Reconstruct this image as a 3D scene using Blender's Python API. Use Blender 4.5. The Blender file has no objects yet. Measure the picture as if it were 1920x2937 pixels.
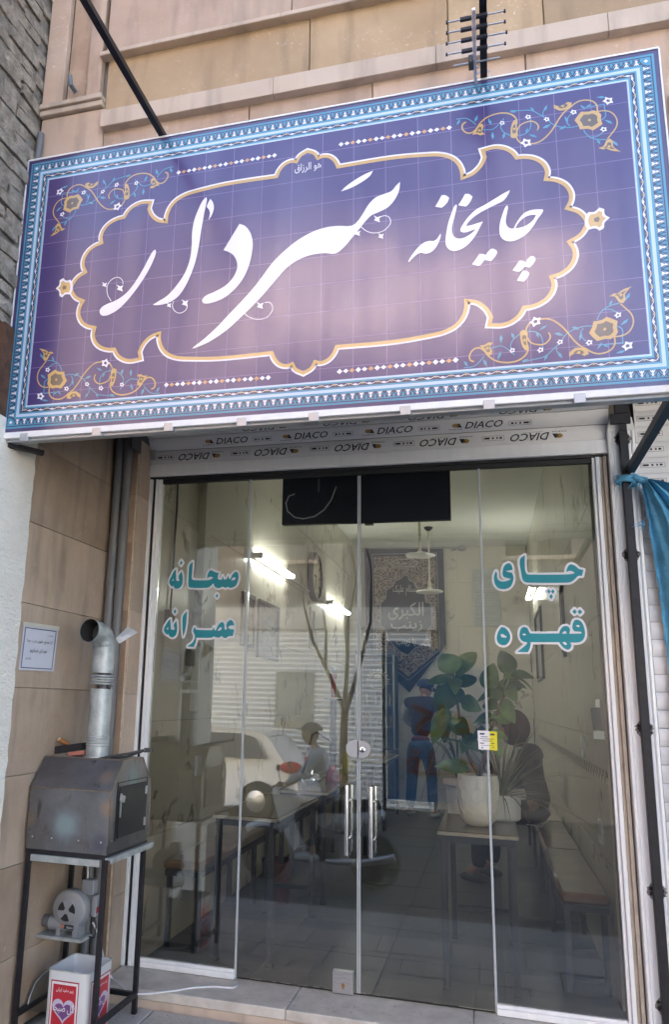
import bpy, bmesh, math, random
import numpy as np
from math import radians, sin, cos, pi, tau
from mathutils import Vector, Matrix
from mathutils.geometry import tessellate_polygon
from mathutils import noise as mnoise
random.seed(7)
sc = bpy.context.scene
COL = sc.collection

# ------------------------------------------------------------------ camera
CAM = np.array([.6414, -4.125, 1.332])
FPX, PCX, PCY = 2296.4, 720.2, 1483.0     # focal length and principal point in photograph pixels (1920 x 2937, a crop)
_yaw, _pit, _rol = radians(16.738), radians(12.829), radians(1.817)
W_ = np.array([-sin(_yaw)*cos(_pit), cos(_yaw)*cos(_pit), sin(_pit)])
_r = np.array([cos(_yaw), sin(_yaw), 0.]); _u = np.cross(_r, W_)
R_ = cos(_rol)*_r + sin(_rol)*_u
U_ = -sin(_rol)*_r + cos(_rol)*_u
cam = bpy.data.cameras.new('camera'); camo = bpy.data.objects.new('camera', cam); COL.objects.link(camo)
cam.sensor_fit = 'VERTICAL'; cam.sensor_height = 36; cam.lens = FPX/2937*36
cam.shift_x = (960-PCX)/2937; cam.shift_y = (PCY-1468.5)/2937
cam.clip_start = .05; cam.clip_end = 500
M = Matrix.Identity(4)
for i in range(3):
    M[i][0], M[i][1], M[i][2], M[i][3] = R_[i], U_[i], -W_[i], CAM[i]
camo.matrix_world = M
sc.camera = camo
# ------------------------------------------------------------------ sky, sun, exposure
SUN_EL, SUN_AZ = radians(22), radians(12)      # sun behind the shop's own building
wd = bpy.data.worlds.new('World'); sc.world = wd; wd.use_nodes = True
nt = wd.node_tree; nt.nodes.clear()
sky = nt.nodes.new('ShaderNodeTexSky'); sky.sky_type = 'NISHITA'; sky.sun_disc = False
sky.sun_elevation = SUN_EL; sky.sun_rotation = SUN_AZ; sky.air_density = .9; sky.dust_density = 3.0
bg = nt.nodes.new('ShaderNodeBackground'); bg.inputs[1].default_value = .15
wo = nt.nodes.new('ShaderNodeOutputWorld')
nt.links.new(sky.outputs[0], bg.inputs[0]); nt.links.new(bg.outputs[0], wo.inputs[0])
sl = bpy.data.lights.new('sun', 'SUN'); sl.energy = 5.0; sl.angle = radians(.5); sl.color = (1, .965, .92)
so = bpy.data.objects.new('sun', sl); COL.objects.link(so)
_d = Vector((sin(SUN_AZ)*cos(SUN_EL), cos(SUN_AZ)*cos(SUN_EL), sin(SUN_EL)))
so.rotation_euler = _d.to_track_quat('Z', 'Y').to_euler(); so.location = (0, 30, 30)
sc.view_settings.view_transform = 'Standard'; sc.view_settings.look = 'None'
sc.view_settings.gamma = 1.0; sc.view_settings.use_curve_mapping = False
sc.view_settings.exposure = 2.62
cy = sc.cycles
cy.use_denoising = True; cy.max_bounces = 7; cy.diffuse_bounces = 4; cy.glossy_bounces = 4
cy.transmission_bounces = 4; cy.transparent_max_bounces = 24; cy.sample_clamp_indirect = 6
cy.caustics_reflective = False; cy.caustics_refractive = False

# ------------------------------------------------------------------ pixel -> place
def ray(x, y): return R_*(x-PCX)/FPX - U_*(y-PCY)/FPX + W_
def PY(x, y, Y): v = ray(x, y); return CAM + v*(Y-CAM[1])/v[1]
def PX(x, y, X): v = ray(x, y); return CAM + v*(X-CAM[0])/v[0]
def PZ(x, y, Z): v = ray(x, y); return CAM + v*(Z-CAM[2])/v[2]
def crop(x0, y0, s): return lambda p: (x0+p[0]*s, y0+p[1]*s)

# ------------------------------------------------------------------ objects
ORG = {}
def link(o, parent=None):
    COL.objects.link(o)
    if parent is not None: o.parent = parent
    return o
def thing(name, label, cat, loc=(0, 0, 0), group=None, kind=None):
    o = bpy.data.objects.new(name, None); COL.objects.link(o)
    o.location = loc; o.empty_display_size = .05; ORG[o.name] = Vector(loc)
    return tag(o, label, cat, group, kind)
def tag(o, label=None, cat=None, group=None, kind=None):
    if label: o['label'] = label
    if cat: o['category'] = cat
    if group: o['group'] = group
    if kind: o['kind'] = kind
    return o
def obj(name, me, parent=None, off=None):
    o = bpy.data.objects.new(name, me); link(o, parent)
    org = ORG.get(parent.name, Vector()) if parent is not None else Vector()
    ORG[o.name] = org
    return o
def dup(src, parent, delta):
    """a copy of a part that shares its mesh, moved by delta"""
    o = src.copy(); COL.objects.link(o); o.parent = parent; o.location = src.location + Vector(delta)
    ORG[o.name] = ORG[src.name]
    return o

class G:
    """collects geometry in world coordinates, builds ONE mesh object"""
    def __init__(s): s.v = []; s.f = []
    def add(s, V, F):
        n = len(s.v); s.v += [tuple(map(float, p)) for p in V]; s.f += [tuple(i+n for i in f) for f in F]; return s
    def box(s, x0, x1, y0, y1, z0, z1, b=0):
        x0, x1 = sorted((x0, x1)); y0, y1 = sorted((y0, y1)); z0, z1 = sorted((z0, z1))
        if b <= 0:
            V = [(x, y, z) for z in (z0, z1) for y in (y0, y1) for x in (x0, x1)]
            return s.add(V, [(0, 2, 3, 1), (4, 5, 7, 6), (0, 1, 5, 4), (2, 6, 7, 3), (0, 4, 6, 2), (1, 3, 7, 5)])
        b = min(b, (x1-x0)*.45, (y1-y0)*.45, (z1-z0)*.45)
        lo, hi = (x0, y0, z0), (x1, y1, z1)
        bm = bmesh.new(); bmesh.ops.create_cube(bm, size=1)
        for v in bm.verts:
            v.co = Vector([lo[i] if v.co[i] < 0 else hi[i] for i in range(3)])
        bmesh.ops.bevel(bm, geom=bm.edges[:], offset=b, segments=1, affect='EDGES', profile=.5)
        bm.verts.index_update()
        s.add([v.co for v in bm.verts], [[v.index for v in f.verts] for f in bm.faces]); bm.free()
        return s
    def obox(s, c, ax, ay, az, b=0):
        """box about centre c with half-axis vectors"""
        g = G().box(-1, 1, -1, 1, -1, 1) if b <= 0 else G().box(-1, 1, -1, 1, -1, 1, b)
        c, ax, ay, az = map(Vector, (c, ax, ay, az))
        return s.add([c+ax*p[0]+ay*p[1]+az*p[2] for p in g.v], g.f)
    def tube(s, P, r, n=10, cap=True, flat=None):
        P = [Vector(p) for p in P]; rs = r if isinstance(r, (list, tuple)) else [r]*len(P)
        t0 = (P[1]-P[0]).normalized(); nrm = t0.orthogonal().normalized()
        if flat: nrm = (Vector(flat)-t0*t0.dot(Vector(flat))).normalized()
        V = []
        for i, p in enumerate(P):
            t = (P[min(i+1, len(P)-1)]-P[max(i-1, 0)]).normalized()
            nrm = (nrm-t*t.dot(nrm)).normalized(); b = t.cross(nrm)
            for k in range(n):
                a = tau*(k+.5)/n; V.append(p+(nrm*cos(a)+b*sin(a))*rs[i])
        F = [(i*n+k, i*n+(k+1) % n, (i+1)*n+(k+1) % n, (i+1)*n+k) for i in range(len(P)-1) for k in range(n)]
        if cap: F += [tuple(range(n))[::-1], tuple((len(P)-1)*n+k for k in range(n))]
        return s.add(V, F)
    def bar(s, a, b, w, h=None, up=(0, 0, 1)):
        """square bar between two points"""
        a, b = Vector(a), Vector(b); t = (b-a).normalized(); up = Vector(up)
        if abs(t.dot(up)) > .95: up = Vector((0, 1, 0))
        x = t.cross(up).normalized(); y = x.cross(t).normalized()
        return s.obox((a+b)/2, x*w/2, (b-a)/2, y*(h or w)/2)
    def lathe(s, prof, c, n=24, axis='Z', sx=1, sy=1, capend=True):
        V = []; c = Vector(c)
        for r, h in prof:
            for k in range(n):
                a = tau*k/n; p = (r*cos(a)*sx, r*sin(a)*sy, h)
                p = {'Z': p, 'Y': (p[0], p[2], p[1]), 'X': (p[2], p[0], p[1])}[axis]
                V.append(c+Vector(p))
        m = len(prof)
        F = [(i*n+k, i*n+(k+1) % n, (i+1)*n+(k+1) % n, (i+1)*n+k) for i in range(m-1) for k in range(n)]
        if prof[0][0] > 1e-6 and abs(prof[0][1]-prof[1][1]) > 1e-6: F.append(tuple(range(n))[::-1])
        if prof[-1][0] > 1e-6 and capend: F.append(tuple((m-1)*n+k for k in range(n)))
        return s.add(V, F)
    def ball(s, c, r, n=14, m=9, sz=(1, 1, 1)):
        pr = [(max(sin(pi*i/m), 1e-4), -cos(pi*i/m)) for i in range(m+1)]
        g = G().lathe(pr, (0, 0, 0), n); c = Vector(c)
        return s.add([c+Vector((p[0]*r*sz[0], p[1]*r*sz[1], p[2]*r*sz[2])) for p in g.v], g.f)
    def poly(s, rings, fn):
        """flat filled outline (outer ring + holes), fn maps 2d -> 3d"""
        rr = [[Vector((p[0], p[1], 0)) for p in r] for r in rings]
        tri = tessellate_polygon(rr); flat = [p for r in rings for p in r]
        return s.add([fn(p) for p in flat], tri)
    def prism(s, ring, fn, d):
        """outline extruded by vector d"""
        d = Vector(d); n = len(ring); A = [Vector(fn(p)) for p in ring]
        tri = tessellate_polygon([[Vector((p[0], p[1], 0)) for p in ring]])
        return s.add(A+[a+d for a in A], list(tri)+[tuple(i+n for i in t[::-1]) for t in tri]
                     + [(i, (i+1) % n, (i+1) % n+n, i+n) for i in range(n)])
    def ribbon(s, P, w, fn, closed=False, off=0.):
        """flat band of width w along a 2d polyline"""
        P = [np.array(p, float) for p in P]; n = len(P); ws = w if isinstance(w, (list, tuple)) else [w]*n
        V = []
        for i in range(n):
            a = P[i-1] if (i or closed) else P[i]; b = P[(i+1) % n] if (i < n-1 or closed) else P[i]
            t1 = P[i]-a; t2 = b-P[i]
            t1 = t1/(np.hypot(*t1)+1e-12); t2 = t2/(np.hypot(*t2)+1e-12)
            if not closed and i == 0: t1 = t2
            if not closed and i == n-1: t2 = t1
            t = t1+t2; t = t/(np.hypot(*t)+1e-9); nn = np.array((-t[1], t[0]))
            k = 1/max(.45, t@t1)
            V.append(fn(P[i]+nn*k*(off+ws[i]/2))); V.append(fn(P[i]+nn*k*(off-ws[i]/2)))
        F = [(2*i, 2*i+1, 2*((i+1) % n)+1, 2*((i+1) % n)) for i in range(n if closed else n-1)]
        return s.add(V, F)
    def mesh(s, name, mat, smooth=None, org=Vector()):
        me = bpy.data.meshes.new(name)
        me.from_pydata([tuple(Vector(p)-org) for p in s.v], [], s.f)
        bm = bmesh.new(); bm.from_mesh(me); bmesh.ops.recalc_face_normals(bm, faces=bm.faces[:]); bm.to_mesh(me); bm.free()
        if smooth:
            me.shade_smooth()
            me.set_sharp_from_angle(angle=radians(smooth))
        me.materials.append(mat)
        return me
    def build(s, name, mat, parent=None, smooth=None, label=None):
        org = ORG.get(parent.name, Vector()) if parent is not None else Vector()
        o = obj(name, s.mesh(name, mat, smooth, org), parent)
        if label: o['label'] = label
        return o

def smooth2(P, closed=True, n=4, sharp=58):
    """Catmull-Rom through 2d points, corners kept where the outline turns sharply"""
    P = [np.array(p, float) for p in P]; N = len(P); T = []
    for i in range(N):
        a = P[i-1] if (closed or i) else P[i]; b = P[(i+1) % N] if (closed or i < N-1) else P[i]
        d1 = P[i]-a; d2 = b-P[i]; l1, l2 = np.hypot(*d1), np.hypot(*d2)
        if l1 > 0 and l2 > 0 and math.degrees(math.acos(max(-1, min(1, d1@d2/(l1*l2))))) > sharp: T.append((None, None))
        else:
            t = (b-a); t = t/(np.hypot(*t)+1e-9); T.append((t*l1, t*l2))
    out = []
    for i in range(N if closed else N-1):
        p, q = P[i], P[(i+1) % N]; d = q-p
        m0 = T[i][1] if T[i][1] is not None else d*.9; m1 = T[(i+1) % N][0] if T[(i+1) % N][0] is not None else d*.9
        for k in range(n):
            t = k/n; out.append(p*(2*t**3-3*t*t+1)+m0*(t**3-2*t*t+t)+q*(-2*t**3+3*t*t)+m1*(t**3-t*t))
    if not closed: out.append(P[-1])
    return out

# ------------------------------------------------------------------ materials
MATS = {}
def mat(name, col, rough=.6, metal=0., var=.0, vs=8., bump=0., bs=60., spec=.5, coat=0., emit=None, es=0., alpha=None, vcol=None, rvar=0., stretch=(1, 1, 1), detail=6):
    if name in MATS: return MATS[name]
    m = bpy.data.materials.new(name); m.use_nodes = True; t = m.node_tree; b = t.nodes['Principled BSDF']
    b.inputs['Base Color'].default_value = (*col, 1); b.inputs['Roughness'].default_value = rough
    b.inputs['Metallic'].default_value = metal; b.inputs['Specular IOR Level'].default_value = spec
    b.inputs['Coat Weight'].default_value = coat
    if emit: b.inputs['Emission Color'].default_value = (*emit, 1); b.inputs['Emission Strength'].default_value = es
    if var or bump or rvar:
        tc = t.nodes.new('ShaderNodeTexCoord'); mp = t.nodes.new('ShaderNodeMapping'); mp.inputs['Scale'].default_value = stretch
        gm = t.nodes.new('ShaderNodeNewGeometry'); t.links.new(gm.outputs['Position'], mp.inputs[0])
    if var:
        n = t.nodes.new('ShaderNodeTexNoise'); n.inputs['Scale'].default_value = vs; n.inputs['Detail'].default_value = detail; n.inputs['Roughness'].default_value = .65
        t.links.new(mp.outputs[0], n.inputs['Vector'])
        r = t.nodes.new('ShaderNodeValToRGB'); r.color_ramp.elements[0].position = .3; r.color_ramp.elements[1].position = .7
        c2 = vcol if vcol else tuple(min(1, c*(1+var)) for c in col)
        r.color_ramp.elements[0].color = (*[c*(1-var) for c in col], 1); r.color_ramp.elements[1].color = (*c2, 1)
        t.links.new(n.outputs[0], r.inputs[0]); t.links.new(r.outputs[0], b.inputs['Base Color'])
        if rvar:
            mr = t.nodes.new('ShaderNodeMapRange'); mr.inputs[3].default_value = max(.02, rough-rvar); mr.inputs[4].default_value = min(1, rough+rvar)
            t.links.new(n.outputs[0], mr.inputs[0]); t.links.new(mr.outputs[0], b.inputs['Roughness'])
    if bump:
        n2 = t.nodes.new('ShaderNodeTexNoise'); n2.inputs['Scale'].default_value = bs; n2.inputs['Detail'].default_value = 5
        t.links.new(mp.outputs[0], n2.inputs['Vector'])
        bp = t.nodes.new('ShaderNodeBump'); bp.inputs['Strength'].default_value = min(1, bump); bp.inputs['Distance'].default_value = .01*bump
        t.links.new(n2.outputs[0], bp.inputs['Height']); t.links.new(bp.outputs[0], b.inputs['Normal'])
    MATS[name] = m
    return m
def node(m, typ, **kw):
    n = m.node_tree.nodes.new(typ)
    for k, v in kw.items(): setattr(n, k, v)
    return n

def stone(name, c1, c2, pit=.35, scale=3., pits=55., stretch=(1, 1, 1), rough=.5, tone=.25):
    """travertine slab: clouded colour, pale pits, tone that differs from slab to slab"""
    m = mat(name, c1, rough=rough); t = m.node_tree; b = t.nodes['Principled BSDF']
    g = node(m, 'ShaderNodeNewGeometry'); mp = node(m, 'ShaderNodeMapping'); mp.inputs['Scale'].default_value = stretch
    oi = node(m, 'ShaderNodeObjectInfo')
    L = t.links.new; L(g.outputs['Position'], mp.inputs[0])
    cx = node(m, 'ShaderNodeVectorMath', operation='MULTIPLY_ADD'); L(oi.outputs['Random'], cx.inputs[0]); cx.inputs[1].default_value = (9, 7, 5); L(mp.outputs[0], cx.inputs[2])
    n1 = node(m, 'ShaderNodeTexNoise'); n1.inputs['Scale'].default_value = scale; n1.inputs['Detail'].default_value = 8; n1.inputs['Roughness'].default_value = .62; L(cx.outputs[0], n1.inputs['Vector'])
    r1 = node(m, 'ShaderNodeValToRGB'); r1.color_ramp.elements[0].position = .32; r1.color_ramp.elements[1].position = .68
    r1.color_ramp.elements[0].color = (*c1, 1); r1.color_ramp.elements[1].color = (*c2, 1); L(n1.outputs[0], r1.inputs[0])
    n2 = node(m, 'ShaderNodeTexNoise'); n2.inputs['Scale'].default_value = pits; n2.inputs['Detail'].default_value = 4; n2.inputs['Roughness'].default_value = .7; L(cx.outputs[0], n2.inputs['Vector'])
    r2 = node(m, 'ShaderNodeValToRGB'); r2.color_ramp.elements[0].position = .6; r2.color_ramp.elements[1].position = .68; L(n2.outputs[0], r2.inputs[0])
    n3 = node(m, 'ShaderNodeTexNoise'); n3.inputs['Scale'].default_value = scale*1.7; n3.inputs['Detail'].default_value = 3; L(cx.outputs[0], n3.inputs['Vector'])
    r3 = node(m, 'ShaderNodeValToRGB'); r3.color_ramp.elements[0].position = .45; r3.color_ramp.elements[1].position = .65; L(n3.outputs[0], r3.inputs[0])
    mu = node(m, 'ShaderNodeMath', operation='MULTIPLY'); L(r2.outputs[0], mu.inputs[0]); L(r3.outputs[0], mu.inputs[1])
    mu2 = node(m, 'ShaderNodeMath', operation='MULTIPLY'); L(mu.outputs[0], mu2.inputs[0]); mu2.inputs[1].default_value = pit
    mx = node(m, 'ShaderNodeMix', data_type='RGBA'); L(mu2.outputs[0], mx.inputs[0]); L(r1.outputs[0], mx.inputs[6]); mx.inputs[7].default_value = (.72, .64, .55, 1)
    tn = node(m, 'ShaderNodeMapRange'); L(oi.outputs['Random'], tn.inputs[0]); tn.inputs[3].default_value = 1-tone; tn.inputs[4].default_value = 1+tone*.6
    st = node(m, 'ShaderNodeTexNoise'); st.inputs['Scale'].default_value = 5; st.inputs['Detail'].default_value = 6; ms = node(m, 'ShaderNodeMapping'); ms.inputs['Scale'].default_value = (2.2, 2.2, .35); L(g.outputs['Position'], ms.inputs[0]); L(ms.outputs[0], st.inputs['Vector'])
    sr = node(m, 'ShaderNodeMapRange'); L(st.outputs[0], sr.inputs[0]); sr.inputs[1].default_value = .5; sr.inputs[2].default_value = .8; sr.inputs[3].default_value = 1.0; sr.inputs[4].default_value = .62
    tm = node(m, 'ShaderNodeMath', operation='MULTIPLY'); L(sr.outputs[0], tm.inputs[0]); L(tn.outputs[0], tm.inputs[1]); tn = tm
    hv = node(m, 'ShaderNodeHueSaturation'); L(tn.outputs[0], hv.inputs['Value']); L(mx.outputs[2], hv.inputs['Color']); L(hv.outputs[0], b.inputs['Base Color'])
    bp = node(m, 'ShaderNodeBump'); bp.inputs['Strength'].default_value = .25; bp.inputs['Distance'].default_value = .004; L(n2.outputs[0], bp.inputs['Height']); L(bp.outputs[0], b.inputs['Normal'])
    return m

def glassmat(name, tint=(.95, .965, .95), refl=2.5, dust=.018):
    m = bpy.data.materials.new(name); m.use_nodes = True; t = m.node_tree; t.nodes.clear(); L = t.links.new
    out = node(m, 'ShaderNodeOutputMaterial'); tr = node(m, 'ShaderNodeBsdfTransparent'); tr.inputs[0].default_value = (*tint, 1)
    gl = node(m, 'ShaderNodeBsdfGlossy'); gl.inputs['Roughness'].default_value = .0; gl.inputs['Color'].default_value = (.96, .98, 1, 1)
    fr = node(m, 'ShaderNodeFresnel'); fr.inputs['IOR'].default_value = 1.5
    mu = node(m, 'ShaderNodeMath', operation='MULTIPLY', use_clamp=True); L(fr.outputs[0], mu.inputs[0]); mu.inputs[1].default_value = refl
    mx = node(m, 'ShaderNodeMixShader'); L(mu.outputs[0], mx.inputs[0]); L(tr.outputs[0], mx.inputs[1]); L(gl.outputs[0], mx.inputs[2])
    # dust and wiped smears on the pane
    gm = node(m, 'ShaderNodeNewGeometry'); mp = node(m, 'ShaderNodeMapping'); mp.inputs['Scale'].default_value = (3, 1, .8); mp.inputs['Rotation'].default_value = (0, .5, 0); L(gm.outputs['Position'], mp.inputs[0])
    nz = node(m, 'ShaderNodeTexNoise'); nz.inputs['Scale'].default_value = 4; nz.inputs['Detail'].default_value = 9; nz.inputs['Roughness'].default_value = .7; L(mp.outputs[0], nz.inputs['Vector'])
    mr = node(m, 'ShaderNodeMapRange'); L(nz.outputs[0], mr.inputs[0]); mr.inputs[1].default_value = .42; mr.inputs[2].default_value = .75; mr.inputs[3].default_value = .004; mr.inputs[4].default_value = dust
    df = node(m, 'ShaderNodeBsdfDiffuse'); df.inputs[0].default_value = (.62, .63, .64, 1)
    m2 = node(m, 'ShaderNodeMixShader'); L(mr.outputs[0], m2.inputs[0]); L(mx.outputs[0], m2.inputs[1]); L(df.outputs[0], m2.inputs[2]); L(m2.outputs[0], out.inputs[0])
    MATS[name] = m
    return m

# ------------------------------------------------------------------ lettering
_F = {'ا': 'ﺍﺎ', 'آ': 'ﺁﺂ', 'ب': 'ﺏﺐﺑﺒ', 'پ': 'ﭖﭗﭘﭙ', 'ت': 'ﺕﺖﺗﺘ', 'ج': 'ﺝﺞﺟﺠ', 'چ': 'ﭺﭻﭼﭽ', 'ح': 'ﺡﺢﺣﺤ', 'خ': 'ﺥﺦﺧﺨ', 'د': 'ﺩﺪ', 'ر': 'ﺭﺮ', 'ز': 'ﺯﺰ',
      'س': 'ﺱﺲﺳﺴ', 'ص': 'ﺹﺺﺻﺼ', 'ع': 'ﻉﻊﻋﻌ', 'ف': 'ﻑﻒﻓﻔ', 'ق': 'ﻕﻖﻗﻘ', 'ک': 'ﮎﮏﮐﮑ', 'گ': 'ﮒﮓﮔﮕ', 'ل': 'ﻝﻞﻟﻠ', 'م': 'ﻡﻢﻣﻤ', 'ن': 'ﻥﻦﻧﻨ', 'و': 'ﻭﻮ', 'ه': 'ﻩﻪﻫﻬ', 'ی': 'ﯼﯽﯾﯿ', 'ش': 'ﺵﺶﺷﺸ', 'ط': 'ﻁﻂﻃﻄ'}
def shape(w):
    out = []
    for i, c in enumerate(w):
        f = _F.get(c)
        if not f: out.append(c); continue
        prv = i > 0 and len(_F.get(w[i-1], '')) == 4; nxt = len(f) == 4 and i < len(w)-1 and w[i+1] in _F
        out.append(f[(1 if prv else 0) + (2 if nxt else 0)])
    return ''.join(out[::-1])
def text2d(s, size=1., shear=0., offset=0., res=2):
    """lettering as flat triangles: (vertices, faces), width, height, origin at the lower left"""
    c = bpy.data.curves.new('t', 'FONT'); c.body = s; c.size = size; c.shear = shear; c.resolution_u = res; c.offset = offset; c.fill_mode = 'FRONT'
    o = bpy.data.objects.new('t', c); COL.objects.link(o)
    bpy.context.view_layer.update(); me = o.to_mesh()
    V = np.array([v.co[:2] for v in me.vertices]).reshape(-1, 2); F = [tuple(p.vertices) for p in me.polygons]
    o.to_mesh_clear(); bpy.data.objects.remove(o); bpy.data.curves.remove(c)
    if len(V) == 0: return V, F, 0, 0
    V = V-V.min(0); return V, F, *V.max(0)
def put_text(g, s, x0, y0, w, h, fn, flip=False, **kw):
    """fit lettering s in the 2d box at (x0,y0) of width w (and height h if given); fn maps 2d -> 3d"""
    V, F, tw, th = text2d(s, **kw)
    if not len(V): return g
    kx = w/tw; ky = h/th if h else kx
    if flip: V = np.array([tw, th])-V
    g.add([fn((x0+p[0]*kx, y0+p[1]*ky)) for p in V], F)
    return g
# ================================================================== materials
m_tan = stone('travertine_tan', (.37, .275, .20), (.52, .41, .32), pit=.4, scale=2.6, pits=38, rough=.42, tone=.16)
m_pier = stone('travertine_brown', (.31, .205, .14), (.46, .335, .245), pit=.3, scale=3.5, pits=40, rough=.42, tone=.22)
m_pink = stone('travertine_pink', (.47, .33, .245), (.56, .43, .34), pit=.95, scale=3.2, pits=60, rough=.6, tone=.2)
m_ochre = stone('travertine_ochre', (.41, .285, .165), (.52, .38, .235), pit=.9, scale=2.8, pits=62, rough=.6, tone=.24)
m_pale = stone('travertine_pale', (.50, .40, .32), (.58, .48, .40), pit=.25, scale=3.0, pits=45, rough=.6, tone=.07)
m_plaster = mat('white_plaster', (.86, .82, .74), rough=.9, var=.06, vs=5, bump=1.0, bs=38, stretch=(1, 1, 2.2))
m_brick = mat('cement_smeared_brick', (.31, .27, .225), rough=.95, var=.5, vs=16, bump=1.0, bs=70)
m_mortar = mat('grey_mortar', (.25, .225, .195), rough=.97, var=.3, vs=20, bump=1.0, bs=90)
m_alu = mat('aluminium_white', (.80, .80, .81), rough=.35, metal=.0, var=.05, vs=6, stretch=(4, 4, .4), spec=.6)
m_alu2 = mat('aluminium_grey', (.46, .47, .49), rough=.33, metal=.55, var=.07, vs=5, stretch=(.6, 5, 5))
m_cream = mat('cream_old_frame', (.50, .43, .35), rough=.75, var=.22, vs=26, stretch=(2, 2, .5), bump=.5, bs=60)
m_blackm = mat('black_steel', (.022, .021, .025), rough=.45, metal=.3, var=.35, vs=25, rvar=.12, spec=.4)
m_rust = mat('rusty_steel', (.10, .05, .03), rough=.85, var=.5, vs=20)
m_dark = mat('dark_rubber_and_gaps', (.015, .015, .016), rough=.6)
m_sill = mat('marble_sill', (.54, .50, .45), rough=.45, var=.22, vs=9, bump=.15, bs=50)
m_pave = mat('granite_paver', (.46, .43, .40), rough=.75, var=.16, vs=60, bump=.35, bs=120, detail=8)
m_grout = mat('grout', (.22, .20, .18), rough=.9, var=.2, vs=30)
m_asph = mat('asphalt', (.06, .06, .062), rough=.9, var=.35, vs=40, bump=.4, bs=150)
m_pvc = mat('grey_pvc', (.155, .155, .16), rough=.5, var=.12, vs=9, stretch=(3, 3, .6))
m_dkgrey = mat('dark_grey', (.05, .05, .055), rough=.5)
ZP = -.075

# ================================================================== ground
g = G().box(-14, 14, -1.95, -.30, -1.2, ZP-.012); pav = tag(g.build('pavement', mat('worn_concrete', (.30, .295, .285), .85, var=.3, vs=12)), kind='structure')
rows = [(-.30, -.65), (-.65, -1.0), (-1.0, -1.35)]
for j, (ya, yb) in enumerate(rows):
    x = -1.34 + (.17 if j % 2 else 0)-.4
    while x < 1.9:
        xa, xb = max(x, -1.355), min(x+.42, 1.95)
        if xb-xa > .05: G().box(xa+.003, xb-.003, yb+.003, ya-.003, ZP-.03, ZP+random.uniform(-.002, .002), .004).build('paver', m_pave, pav)
        x += .42
tag(G().box(-60, 60, -60, -1.95, -1.2, -.62).build('road', m_asph), kind='structure')
# stone sill and its riser under the shop front
step = tag(G().box(-1.355, 1.9, -.288, .03, -.3, -.045).build('threshold_step', m_pale), kind='structure')
for xa, xb in ((-1.20, -.28), (-.28, .52), (.52, 1.30)):
    G().box(xa+.0015, xb-.0015, -.296, .02, -.044, 0, .004).build('sill_slab', m_sill, step)
# grit, cement crumbs and a few scraps on the step
random.seed(21); g = G()
for i in range(130):
    x = random.uniform(-1.1, 1.2); y = random.uniform(-.28, -.02) if i % 2 else random.uniform(-.9, -.31); z = .0005 if y > -.29 else ZP+.003
    r = random.uniform(.001, .0032); g.ball((x, y, z+r*.3), r, 6, 4, (1.2, .9, .6))
tag(g.build('grit', mat('grit', (.30, .27, .24), .95, var=.4, vs=80), step), kind='stuff'); random.seed(7)

# ================================================================== shop building
bld = thing('shop_building', 'tan travertine building with the shop recessed under its upper floor', 'building', (0, 0, 0))
YF = -1.19
# core volumes: upper floor, hidden sides, roof
G().box(-1.375, 7, YF+.03, 9.5, 3.75, 12.3).build('upper_wall', m_grout, bld)
G().box(1.5, 7, -.03, .02, -.07, 3.09).build('side_pier', m_pale, bld)
G().box(-1.375, 7, YF+.03, .029, 3.0, 3.749).build('soffit', m_pale, bld)
G().box(-1.375, -1.216, -.165, .02, -.07, 2.999).build('pier_core', m_grout, bld)
G().box(1.21, 1.499, .021, .25, -.07, 2.999).build('pier_core', m_grout, bld)
G().box(-1.215, 1.209, .03, .10, 2.62, 3.749).build('lintel', m_grout, bld)
G().box(1.5, 7, .021, 9.5, -.07, 3.749).build('ground_floor_wall', m_grout, bld)

def slabs(name, x0, x1, y, z0, z1, m, widths, depth=.03, gap=.0018, bev=.003):
    """facing slabs side by side on the upper front"""
    x = x0; i = 0
    while x < x1-.01:
        xe = min(x1, x+widths[i % len(widths)]); i += 1
        G().box(x+gap, xe-gap, y, y+depth, z0+gap, z1-gap, bev).build(name, m, bld); x = xe
XR = 3.0
# below the cornice
slabs('stone_slab', -1.375, -1.03, YF, 3.2, 4.06, m_pink, [.345], .03)
slabs('stone_slab', -1.03, XR, YF, 3.2, 3.925, m_pink, [.72, .55, .62])
# cornice
slabs('cornice', -1.03, XR, -1.232, 3.921, 4.010, m_pale, [.84, .7, .66, .75], .06, .0008, .002)
# recessed middle band
slabs('stone_slab', -1.04, XR, -1.182, 4.009, 4.348, m_ochre, [1.0, .60, .38, .62], .03)
# projecting upper panel with a sill edge
slabs('sill_band', -1.066, XR, -1.228, 4.326, 4.350, m_pale, [.9, .7, .8], .05, .0006)
slabs('stone_slab', -1.04, XR, -1.21, 4.351, 5.0, m_pink, [.92, .74, .6], .04)
slabs('stone_slab', -1.04, XR, -1.21, 5.0, 5.9, m_pink, [.62, .8, .7], .04)
# pilaster strips at the left
slabs('pilaster_strip', -1.375, -1.262, -1.205, 4.120, 5.9, m_pink, [.2], .04)
slabs('pilaster_panel', -1.258, -1.142, -1.176, 4.120, 5.9, m_pier, [.2], .02)
slabs('pilaster_strip', -1.138, -1.062, -1.204, 4.120, 5.9, m_pink, [.2], .04)
slabs('ledge', -1.374, -1.04, -1.226, 4.092, 4.119, m_pale, [.4], .05, 0)
slabs('ledge', -1.374, -1.042, -1.212, 4.062, 4.0915, m_pale, [.4], .04, 0)
G().tube([(-1.20, -1.195, 4.18), (-1.20, -1.24, 4.182), (-1.202, -1.25, 4.225)], .011, 8).build('drain_stub', mat('blue_grey_pvc', (.16, .19, .23), .5), bld, 40)
# upper storeys on and on (out of the picture, shade the street)
G().box(-1.374, XR, -1.21, -1.161, 5.9, 12.2).build('upper_front', m_pink, bld)
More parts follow.
